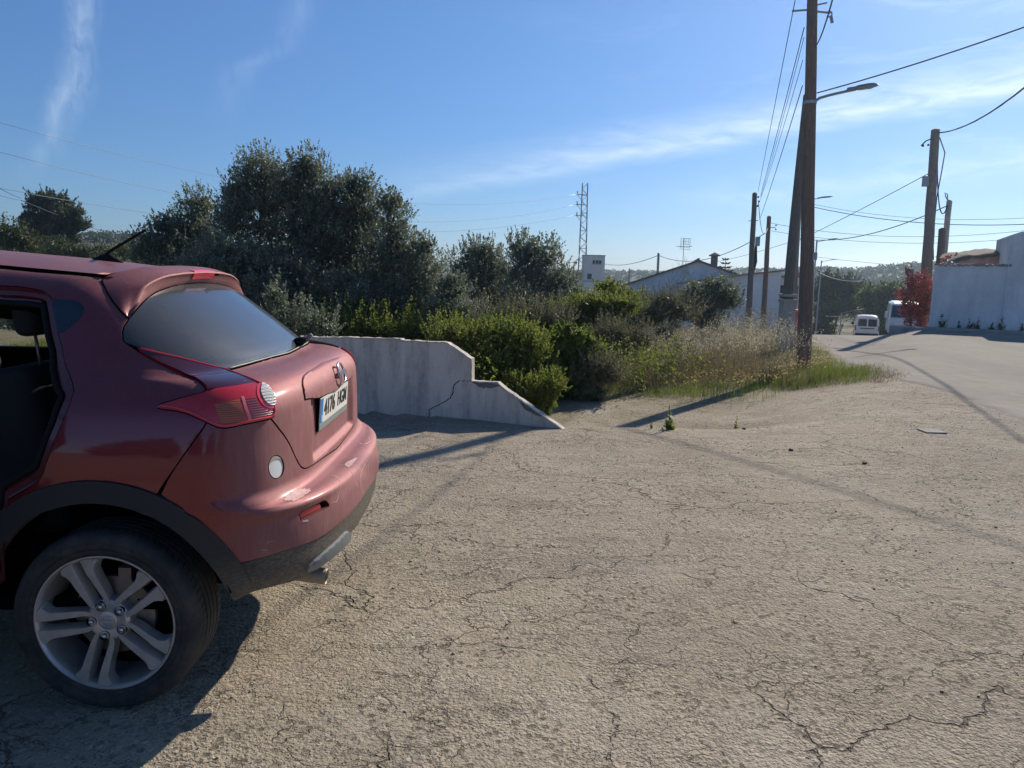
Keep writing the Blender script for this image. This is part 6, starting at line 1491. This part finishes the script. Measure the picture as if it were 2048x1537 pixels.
plant('tree', 'G', 19319, 0.047, 0.022, 'olive', 'low grey green tree beside the tip of the car aerial', 'tree', OG, sprig=.42, spl=.6, sub=34, fr=.27)
plant('bush', 'H', 21000, 0.039, 0.020, 'olive', 'grey green bush sloping down to the right of the big tree cluster', 'bush', OG)
plant('bush', 'Low1', 45000, 0.047, 0.023, 'olive', 'dark shaded bush under the highest trees just above the rear window', 'bush', OG)
plant('bush', 'Low2', 51000, 0.047, 0.023, 'olive', 'dark shaded bush under the trees directly over the low wall', 'bush', OG)
MG = 'grey green trees in the middle distance'
plant('tree', 'I', 24000, 0.072, 0.035, 'olive', 'rounded grey green tree, left one of the middle distance pair', 'tree', MG, sprig=.45, spl=.6, sub=30, fr=.27)
plant('tree', 'J', 26400, 0.072, 0.035, 'olive', 'grey green tree with upright tips, right one of the middle distance pair', 'tree', MG, sprig=.45, spl=.6, sub=30, fr=.27)
plant('bush', 'K', 10500, 0.065, 0.032, 'olive', 'small grey green bush below the transformer tower', 'bush', MG)
UG = 'bushes on the bank behind the low wall'
plant('bush', 'u1', 11000, 0.043, 0.027, 'olive', 'grey green leafy bush right behind the rear window wiper', 'bush', UG, sprig=.5, spl=.75, sub=34, fr=.24)
plant('bush', 'ub', 22400, 0.037, 0.022, 'green', 'low dark green bush along the top of the low wall', 'bush', UG, sprig=.5, spl=.75, sub=34, fr=.24)
plant('bush', 'u2', 30799, 0.035, 0.019, 'green', 'dense yellow green bush behind the cut corner of the wall', 'bush', UG, sprig=.5, spl=.75, sub=34, fr=.24)
plant('bush', 'u3', 30799, 0.035, 0.019, 'green', 'dense yellow green bush right of the wall step', 'bush', UG, sprig=.5, spl=.75, sub=34, fr=.24)
plant('bush', 'u4', 21000, 0.062, 0.041, 'bright', 'bright green leafy bush standing out in the middle of the bank', 'bush', UG, fr=.34)
plant('bush', 'u5', 22400, 0.037, 0.019, 'scrub', 'dull green brown scrub above the yellow green bushes', 'bush', UG, sprig=.5, spl=.75, sub=34, fr=.24)
plant('bush', 'u6', 22400, 0.043, 0.022, 'green', 'olive green bush line between the trees and the white house', 'bush', UG)
plant('bush', 'u7', 14000, 0.056, 0.027, 'green', 'green bush in front of the transformer tower foot', 'bush', UG)
plant('bush', 'u8', 21000, 0.058, 0.029, 'olive', 'dark rounded bush in front of the white outbuilding', 'bush', UG)
plant('bush', 'u9', 19600, 0.045, 0.016, 'scrub', 'brownish twiggy bush below the gable of the white house', 'bush', UG, sprig=.5, spl=.75, sub=34, fr=.24)
plant('bush', 'u10', 19600, 0.040, 0.014, 'scrub', 'dry brown green bush right of the bright green one', 'bush', UG, sprig=.5, spl=.75, sub=34, fr=.24)
plant('bush', 'u11', 15399, 0.033, 0.014, 'green', 'small soft green bush at the foot of the broken wall end', 'bush', UG, sprig=.5, spl=.75, sub=34, fr=.24)
plant('bush', 'u12', 18200, 0.037, 0.012, 'scrub', 'dry tangled bush at the edge of the lot below the bright green one', 'bush', UG, sprig=.5, spl=.75, sub=34, fr=.24)
plant('pine_tree', 'pine', 26000, .30, .10, 'pine', 'broad umbrella pine on the skyline at the far left', 'tree', None, .8, 'tree', sub=40, fr=.26, sprig=.15)
FG = 'bushes left of the car aerial'
plant('bush', 'L1', 14000, .11, .05, 'far', 'big round olive bush at the left edge below the pine', 'bush', FG)
plant('bush', 'L2', 14000, .12, .05, 'far', 'green thicket under the umbrella pine', 'bush', FG)
plant('bush', 'L3', 9000, .08, .035, 'far', 'light olive bush behind the base of the car aerial', 'bush', FG)
RG = 'dark trees beyond the crest of the road'
plant('tree', 'R1', 16000, .26, .12, 'far', 'dark hazy trees just right of the tall pole beyond the road', 'tree', RG, .7)
plant('tree', 'R2', 15000, .26, .14, 'fargreen', 'rounded greener tree above the white van', 'tree', RG, .7)
plant('tree', 'R3', 9000, .30, .12, 'far', 'dark tree seen between the strut and the tall pole', 'tree', RG, .7)
TREES['Bv'] = (TREES['Bv'][0], [(a-.10, b, c*1.25, d_) for a, b, c, d_ in TREES['Bv'][1][:4]+[(q[0]+.12, q[1], q[2]*.75, q[3]) for q in TREES['Bv'][1][4:5]]+TREES['Bv'][1][6:]])
plant('bougainvillea', 'Bv', 6500, .075, .055, 'red', 'red bougainvillea tumbling round the weathered pole at the white wall corner', 'bougainvillea', None, .6, sprig=.3, spl=.5)
plant('bougainvillea', 'Bv2', 2500, .07, .05, 'red', 'small red sprays poking over the yard wall by the brick shed', 'bougainvillea', None, .5, sprig=.5, spl=.5)
# norfolk pine, bare shrubs
e = empty('norfolk_pine', (20.8, 75, ZC(20.8, 75)), 0, 'small tiered norfolk pine showing above the white outbuilding roof', 'tree'); z0 = -ZC(20.8, 75)
MB().tube([(0, 0, 0), (0, 0, z0+3.4)], [.14, .03], 6).obj('trunk', M['bark'], e, True)
mb = MB()
for i, z in enumerate(np.linspace(1.3, 3.25, 6)):
    r = 1.15*(1-i/7.2)
    for k in range(9):
        a = 2*PI*k/9+i; mb.tube([(0, 0, z0+z), (r*.6*math.cos(a), r*.6*math.sin(a), z0+z-.02), (r*math.cos(a), r*math.sin(a), z0+z+.12)], [.05, .07, .03], 4)
mb.obj('crown', M['far'], e)
def bare(loc, h, n, label, lean=.35):
    e = empty('bare_shrub', loc, 0, label, 'shrub', 'leafless shrubs before the white house'); mb = MB()
    for _ in range(n):
        a = RNG.uniform(0, 6.3); l = RNG.uniform(.05, lean); p = Vector((0, 0, -.2)); pts = [tuple(p)]; d = Vector((l*math.cos(a), l*math.sin(a), 1))
        hh = h*RNG.uniform(.6, 1)
        for k in range(6): p = p+d*(hh/6)+Vector(RNG.normal(0, .035*h/3, 3)); pts.append(tuple(p)); d += Vector((*RNG.normal(0, .12, 2), 0))
        mb.tube(pts, [.020, .017, .014, .011, .008, .006, .003], 4)
        for k in (3, 4, 5):
            q = Vector(pts[k]); v = Vector(RNG.normal(0, 1, 3)).normalized(); v.z = abs(v.z)+.4; mb.tube([tuple(q), tuple(q+v*h*.10), tuple(q+v*h*.17+Vector((0, 0, .06)))], [.008, .005, .003], 4)
    mb.obj('branches', simple('bare_twigs', (.22, .18, .14), .9), e)
bare((8.35, 40, ZC(8.35, 40)), 4.3, 9, 'leafless shrub left of the house ridge, thin grey twigs'); bare((9.5, 38, ZC(9.5, 38)), 4.0, 7, 'leafless shrub under the television aerial'); bare((11.2, 41, ZC(11.2, 41)), 4.4, 5, 'sparse leafless shrub near the chimney'); bare((6.6, 30, ZC(6.6, 30)), 2.9, 8, 'leafless shrub rising from the bank left of the gate')

# ---- grasses, oats, flowers: uncountable ground cover
def blades(xy, h, w, mat, name, lean=.5, seg=2, up=1.0, label=None):
    n = len(xy); z = zt(xy[:, 0], xy[:, 1]); P = np.column_stack([xy, z-.01]); hh = h*RNG.uniform(.45, 1.25, n)
    a = RNG.uniform(0, 2*PI, n); ln = RNG.uniform(.05, lean, n); d = np.column_stack([np.cos(a)*ln, np.sin(a)*ln, np.ones(n)*up]); d /= np.linalg.norm(d, axis=1)[:, None]
    s = np.column_stack([-np.sin(a+RNG.normal(0, .8, n)), np.cos(a), np.zeros(n)])*w
    m1 = P+d*(hh*.55)[:, None]; d2 = d+np.column_stack([np.cos(a)*ln, np.sin(a)*ln, -.5*ln]); t = m1+d2*(hh*.5)[:, None]
    V = np.stack([P-s, P+s, m1+s*.7, m1-s*.7, t+s*.12, t-s*.12], 1).reshape(-1, 3); b = np.arange(n)[:, None]*6
    F = np.concatenate([b+[0, 1, 2, 3], b+[3, 2, 4, 5]]); c = np.clip(RNG.normal(.5, .22, n), 0, 1); return V, F, np.concatenate([c, c])
def scatter(n, x0, x1, y0, y1, f):
    x = RNG.uniform(x0, x1, n); y = RNG.uniform(y0, y1, n); k = RNG.random(n) < f(x, y); return np.column_stack([x, y])[k]
dvf = lambda x, y: sdist(x, y, VEG_EDGE)
def cover(name, parts, mats):
    Vs = []; Fs = []; Cs = []; Ms = []; k = 0
    for (V, F, c), mi in parts: Vs.append(V); Fs.append(F+k); Cs.append(c); Ms.append(np.full(len(F), mi)); k += len(V)
    o = fastmesh(name, np.vstack(Vs), np.vstack(Fs), mats, col=np.concatenate(Cs)); o.data.polygons.foreach_set('material_index', np.concatenate(Ms).astype(np.int32)); o['kind'] = 'stuff'; return o
# green fringe along the lot edge, strongest between x 1.6 and 3.6 and round the pole
fr = lambda x, y: np.clip(S_(-.12, .10, dvf(x, y))*S_(1.3, .35, dvf(x, y))*(.25+1.1*S_(.42, .6, fbm(x, y, 1.6, 3, 4))), 0, 1)
g1 = scatter(90000, -1, 8.5, 8.4, 21, lambda x, y: fr(x, y)*np.where((x > 1.5) & (x < 3.8), 1, .45))
g2 = scatter(12000, 4.6, 7.2, 10.8, 16.5, lambda x, y: S_(-.1, .2, dvf(x, y))*S_(1.6, .2, np.hypot((x-5.8)/1.2, (y-13.3)/1.6))*S_(.40, .6, fbm(x, y, 2.5, 3, 9)))
g4 = scatter(30000, -14, -4.2, 11, 26, lambda x, y: S_(0, 1, dvf(x, y)))
g3 = scatter(40000, -1.5, 9.3, 8.8, 24, lambda x, y: .22*S_(.0, .6, dvf(x, y))*S_(4, 1.5, dvf(x, y)))
cover('green_grass', [(blades(g1, .15, .0028, 'grass', '', .7), 0), (blades(g2, .20, .003, 'grass', '', .6), 0), (blades(g3, .22, .003, 'grass', '', .7), 0), (blades(g4, .30, .008, 'grass', '', .7), 0)], [M['grass']])
d1 = scatter(100000, -2, 11, 9, 30, lambda x, y: .85*S_(.15, .7, dvf(x, y))*S_(6, 3, dvf(x, y))*S_(-1, 2.5, x)*(.3+.9*S_(.40, .6, fbm(x, y, .9, 3, 14))))
d2 = scatter(16000, 5.7, 7.3, 11.4, 14.8, lambda x, y: S_(-.55, -.05, dvf(x, y))*S_(.2, -.1, dvf(x, y))*.8)
dh_ = d1[:, 0] > 5.0
cover('dry_grass', [(blades(d1[~dh_], .40, .0028, 'dry', '', .6), 0), (blades(d1[dh_], .20, .0028, 'dry', '', .8), 0), (blades(d2, .07, .003, 'dry', '', 1.6), 0)], [M['dry']])
# weeds and saplings knitting the bank together
def leafy(xy, h, L, W, k=10):
    n = len(xy); z = zt(xy[:, 0], xy[:, 1]); idx = np.repeat(np.arange(n), k); t = RNG.random(n*k)**.7; hh = (h*RNG.uniform(.4, 1.2, n))[idx]; a = RNG.uniform(0, 6.3, n); ln = RNG.uniform(0, .3, n)
    P = np.column_stack([xy[idx, 0]+np.cos(a)[idx]*ln[idx]*hh*t, xy[idx, 1]+np.sin(a)[idx]*ln[idx]*hh*t, z[idx]+hh*t])+RNG.normal(0, .025, (n*k, 3))*np.array([1, 1, .5]); V, F = leaves(P, L, W, A=rdir(n*k, .7)); c = np.clip(RNG.normal(.5, .15, n)[idx]+RNG.normal(0, .15, n*k), 0, 1); return V, F, c
wv = lambda x, y, sd: S_(.5, 1.4, dvf(x, y))*S_(-4.5, -2.5, x)*(.15+S_(.42, .6, fbm(x, y, .7, 3, sd)))
w1 = scatter(16000, -4.5, 6.0, 8.6, 18, lambda x, y: np.maximum(wv(x, y, 51), .8*S_(.05, .5, dvf(x, y))*S_(3.2, 1.2, x)*S_(-2.6, -1.2, x))*S_(4.2, 2.4, x)); w2 = scatter(9000, -4.5, 9, 9.5, 30, lambda x, y: wv(x, y, 63)); w3 = scatter(24000, -4.0, 6, 9.5, 22, lambda x, y: wv(x, y, 87)*S_(6, 4, x))
cover('bank_weeds', [(leafy(w1, .75, .050, .022), 0), (leafy(w2, .85, .045, .016), 1), (blades(w3, .75, .003, 'dry', '', .5), 2)], [M['green'], M['scrub'], M['dry']])
# wild oats: tall stems with nodding pale spikelets
oz = scatter(2600, 2.4, 8.3, 10.8, 19, lambda x, y: S_(.7, 1.4, dvf(x, y))*S_(5.5, 3, dvf(x, y))*S_(.33, .55, fbm(x, y, .8, 3, 31))*S_(2.2, 3.4, x))
SV, SF, SC = blades(oz, .80, .0022, 'dry', '', .25)
z = zt(oz[:, 0], oz[:, 1]); q = 17; n = len(oz); idx = np.repeat(np.arange(n), q); hgt = np.repeat(RNG.uniform(.62, 1.05, n), q); fr_ = RNG.uniform(.62, 1.0, n*q)
a = RNG.uniform(0, 6.3, n*q); rr = RNG.uniform(.01, .085, n*q)
P = np.column_stack([oz[idx, 0]+rr*np.cos(a), oz[idx, 1]+rr*np.sin(a), z[idx]+hgt*fr_]); A = rdir(n*q)*.4; A[:, 2] -= 1; A /= np.linalg.norm(A, axis=1)[:, None]
OV, OF = leaves(P, .032, .010, A=A); OC = np.clip(RNG.normal(.5, .25, n*q), 0, 1)
cover('wild_oats', [((SV, SF, SC), 0), ((OV, OF, OC), 1)], [M['dry'], M['oat']])
# yellow daisies in two drifts
def flowers(name, cx, cy, rx, ry, n, h, mat, col='yellow'):
    xy = np.column_stack([RNG.normal(cx, rx, n), RNG.normal(cy, ry, n)]); SV, SF, SC = blades(xy, h*.9, .0022, '', '', .3); z = zt(xy[:, 0], xy[:, 1])+h*RNG.uniform(.7, 1.1, n)
    k = 5; idx = np.repeat(np.arange(n), k); an = np.tile(np.arange(k)*PI/k, n)+RNG.uniform(0, .4, n*k); A = np.column_stack([np.cos(an), np.sin(an), RNG.normal(0, .15, n*k)]); P = np.column_stack([xy[idx], z[idx]])+RNG.normal(0, .003, (n*k, 3))
    B = np.cross(A, np.tile([0, 0, 1.], (n*k, 1))); V, F = quads(P, A*.032, B*.012); return ((SV, SF, SC), 0), ((V, F, np.clip(RNG.normal(.5, .2, n*k), 0, 1)), 1)
ps = []
for cx, cy, rx, ry, n in ((3.4, 11.7, .35, .22, 170), (2.9, 11.3, .2, .1, 60), (4.9, 13.0, .35, .2, 170), (5.4, 13.2, .2, .1, 70), (4.0, 12.0, .5, .2, 60)): ps += list(flowers('', cx, cy, rx, ry, n, .38, 'yellow'))
cover('yellow_flowers', ps, [M['grass'], M['yellow']])
ps = list(flowers('', 4.0, 13.4, .8, .4, 60, .4, 'pinkf')); cover('pink_flowers', ps, [M['grass'], M['red']])
# the single weed and small sprigs on the bare lot
def weed(x, y, h, n, label, cat='weed', L=.05, W=.02, mat='green'):
    e = empty('weed', (x, y, ZC(x, y)), 0, label, cat, 'weeds on the bare lot'); mb = MB(); P = []; 
    for k in range(max(2, n//30)):
        a = RNG.uniform(0, 6.3); t = np.linspace(0, 1, 12); hh = h*(1 if k == 0 else RNG.uniform(.3, .6)); l = .05 if k == 0 else .45
        pts = np.column_stack([np.cos(a)*l*hh*t, np.sin(a)*l*hh*t, hh*t]); mb.tube([tuple(p) for p in pts], [.004*(1-.8*s)+.001 for s in t], 4)
        m = n//max(2, n//30); ti = RNG.random(m)**1.6; P.append(np.column_stack([np.cos(a)*l*hh*ti, np.sin(a)*l*hh*ti, hh*ti])+RNG.normal(0, .03*(h/.3), (m, 3))*(1.1-ti)[:, None])
    mb.obj('stems', M['green'], e); P = np.vstack(P); P[:, 2] = np.abs(P[:, 2]); V, F = leaves(P, L, W, A=rdir(len(P), .5)); fastmesh('leaves', V, F, M[mat], e, col=np.clip(RNG.normal(.6, .2, len(P)), 0, 1)); return e
weed(1.66, 7.72, .24, 190, 'green spiky weed growing alone on the lot beside the pole shadow'); weed(2.75, 9.0, .16, 50, 'thin wispy weed on the lot just beyond the pole shadow', L=.03, W=.01)
weed(1.48, 7.75, .07, 40, 'tiny seedling left of the spiky weed', L=.025, W=.01)
# weeds along the foot of the yard wall
D2 = (B_-A_).normalized()
for i, (s, hh, lab) in enumerate(((.25, .55, 'leftmost leggy weed at the foot of the white wall, near the pole'), (.75, .30, 'small weed second along the white wall foot'), (1.05, .42, 'upright dark weed third along the white wall foot'), (1.28, .45, 'upright dark weed fourth along the white wall foot'), (1.70, .28, 'low weed in the middle of the white wall foot'), (1.95, .5, 'straggly weed fifth along the white wall foot, with a tall stalk'), (2.5, .3, 'weed at the foot of the tall white block'))):
    p = A_+D2*s; e = weed(p.x+.06, p.y-.14, hh, 160, lab, L=.07, W=.035, mat='far'); e['group'] = 'weeds at the foot of the white wall'
# a few dark bits of litter on the lot
for i, (x, y, lab) in enumerate(((2.5, 7.9, 'small dark clod nearest the spiky weed'), (2.62, 6.85, 'brown clod with a twig out on the open lot'), (3.1, 6.4, 'blackish clod nearest the road side of the lot'))):
    bm = bmesh.new(); bmesh.ops.create_icosphere(bm, subdivisions=2, radius=.022); 
    for v in bm.verts: v.co *= random.uniform(.6, 1.2); v.co.z *= .6
    me = bpy.data.meshes.new('clod'); bm.to_mesh(me); me.materials.append(M['patch']); o = bpy.data.objects.new('clod', me); C.objects.link(o); o.location = (x, y, ZC(x, y)+.008); tag(o, lab, 'clod', 'clods on the lot')
# distant woodland on the hills: one mass
def hillwood(n):
    az_ = np.radians(RNG.uniform(-48, 48, n)); Rm = np.interp(np.degrees(az_), [-40, -20, 0, 12, 20, 40], [330, 420, 800, 800, 480, 420]); t = RNG.uniform(.34, 1.04, n); r = Rm*t
    x, y = r*np.sin(az_), r*np.cos(az_); d = fbm(x, y, 1/45., 4, 77); k = (d > np.where(x < 0, .53, .36)) | ((t > .93) & (RNG.random(n) < .5)); return x[k], y[k]
hx, hy = hillwood(6500); hz = zt(hx, hy); Ps = []; Cs = []
q = 46; n = len(hx); sz = RNG.uniform(1.1, 2.6, n); idx = np.repeat(np.arange(n), q); d = rdir(n*q, .2)*RNG.uniform(.5, 1, (n*q, 1))*np.array([1.15, 1.15, .8])*sz[idx, None]
P = np.column_stack([hx, hy, hz+sz*.55])[idx]+d; V, F = leaves(P, 1.1, .8); c = np.clip(.45+RNG.normal(0, .15, n)[idx]+RNG.normal(0, .12, n*q), 0, 1)
o = fastmesh('distant_woodland', V, F, M['far'], col=c); o['kind'] = 'stuff'
# garden trees between the crest and the houses, and along the valley road
def midwood(n):
    x = RNG.uniform(-60, 75, n); y = RNG.uniform(45, 165, n); azd = np.degrees(np.arctan2(x, y)); road = np.abs(x-np.interp(y, [31, 42, 53, 90, 160], [15, 20, 25.5, 38, 60])) > 5
    k = road & ((azd < -12) | ((azd > -12) & (y > 98) & (azd < 16)) | ((azd > 19) & (y > 75))); return x[k], y[k]
hx, hy = midwood(420); hz = zt(hx, hy); n = len(hx); sz = RNG.uniform(1.0, 2.0, n); q = 240; idx = np.repeat(np.arange(n), q); d = rdir(n*q, .3)*RNG.uniform(.4, 1, (n*q, 1))*np.array([1.2, 1.2, .9])*sz[idx, None]
P = np.column_stack([hx, hy, hz+sz*.6])[idx]+d; V, F = leaves(P, .34, .18); o = fastmesh('valley_scrub', V, F, M['far'], col=np.clip(.45+RNG.normal(0, .16, n)[idx]+RNG.normal(0, .14, n*q), 0, 1)); o['kind'] = 'stuff'

for i, (x, y) in enumerate(((-24, -24), (-15, -27), (-6, -26), (3, -28), (12, -26), (-32, -17), (-34, -5))):  # unseen trees added to darken the car's reflections and the fill light
    zz = ZC(x, y); plant('tree', (y, [(x+dx, zz+z, r, r*.9) for dx, z, r in ((0, 3.4, 2.2), (-1.6, 2.2, 1.9), (1.7, 2.3, 2.0), (.3, 4.6, 1.5))]), 9000, .30, .16, 'far', ['roundish dark tree, %s of the row behind the viewer' % w for w in ('first', 'second', 'third', 'fourth', 'fifth', 'sixth', 'seventh')][i], 'tree', 'trees behind the viewer', 1.0, 'tree')

# ---------------------------------------------------------------- haze: thin dusty air
hm = bpy.data.materials.new('dusty_air'); hm.use_nodes = True; t_ = hm.node_tree; t_.nodes.clear()
ho_ = t_.nodes.new('ShaderNodeOutputMaterial'); pv = t_.nodes.new('ShaderNodeVolumePrincipled'); t_.links.new(pv.outputs[0], ho_.inputs['Volume'])
pv.inputs['Color'].default_value = (.62, .80, 1, 1); pv.inputs['Density'].default_value = .00042; pv.inputs['Anisotropy'].default_value = .68
MB().box((-1300, -120, -60), (1300, 1100, 30)).obj('haze', hm)
bpy.data.objects['haze']['kind'] = 'stuff'
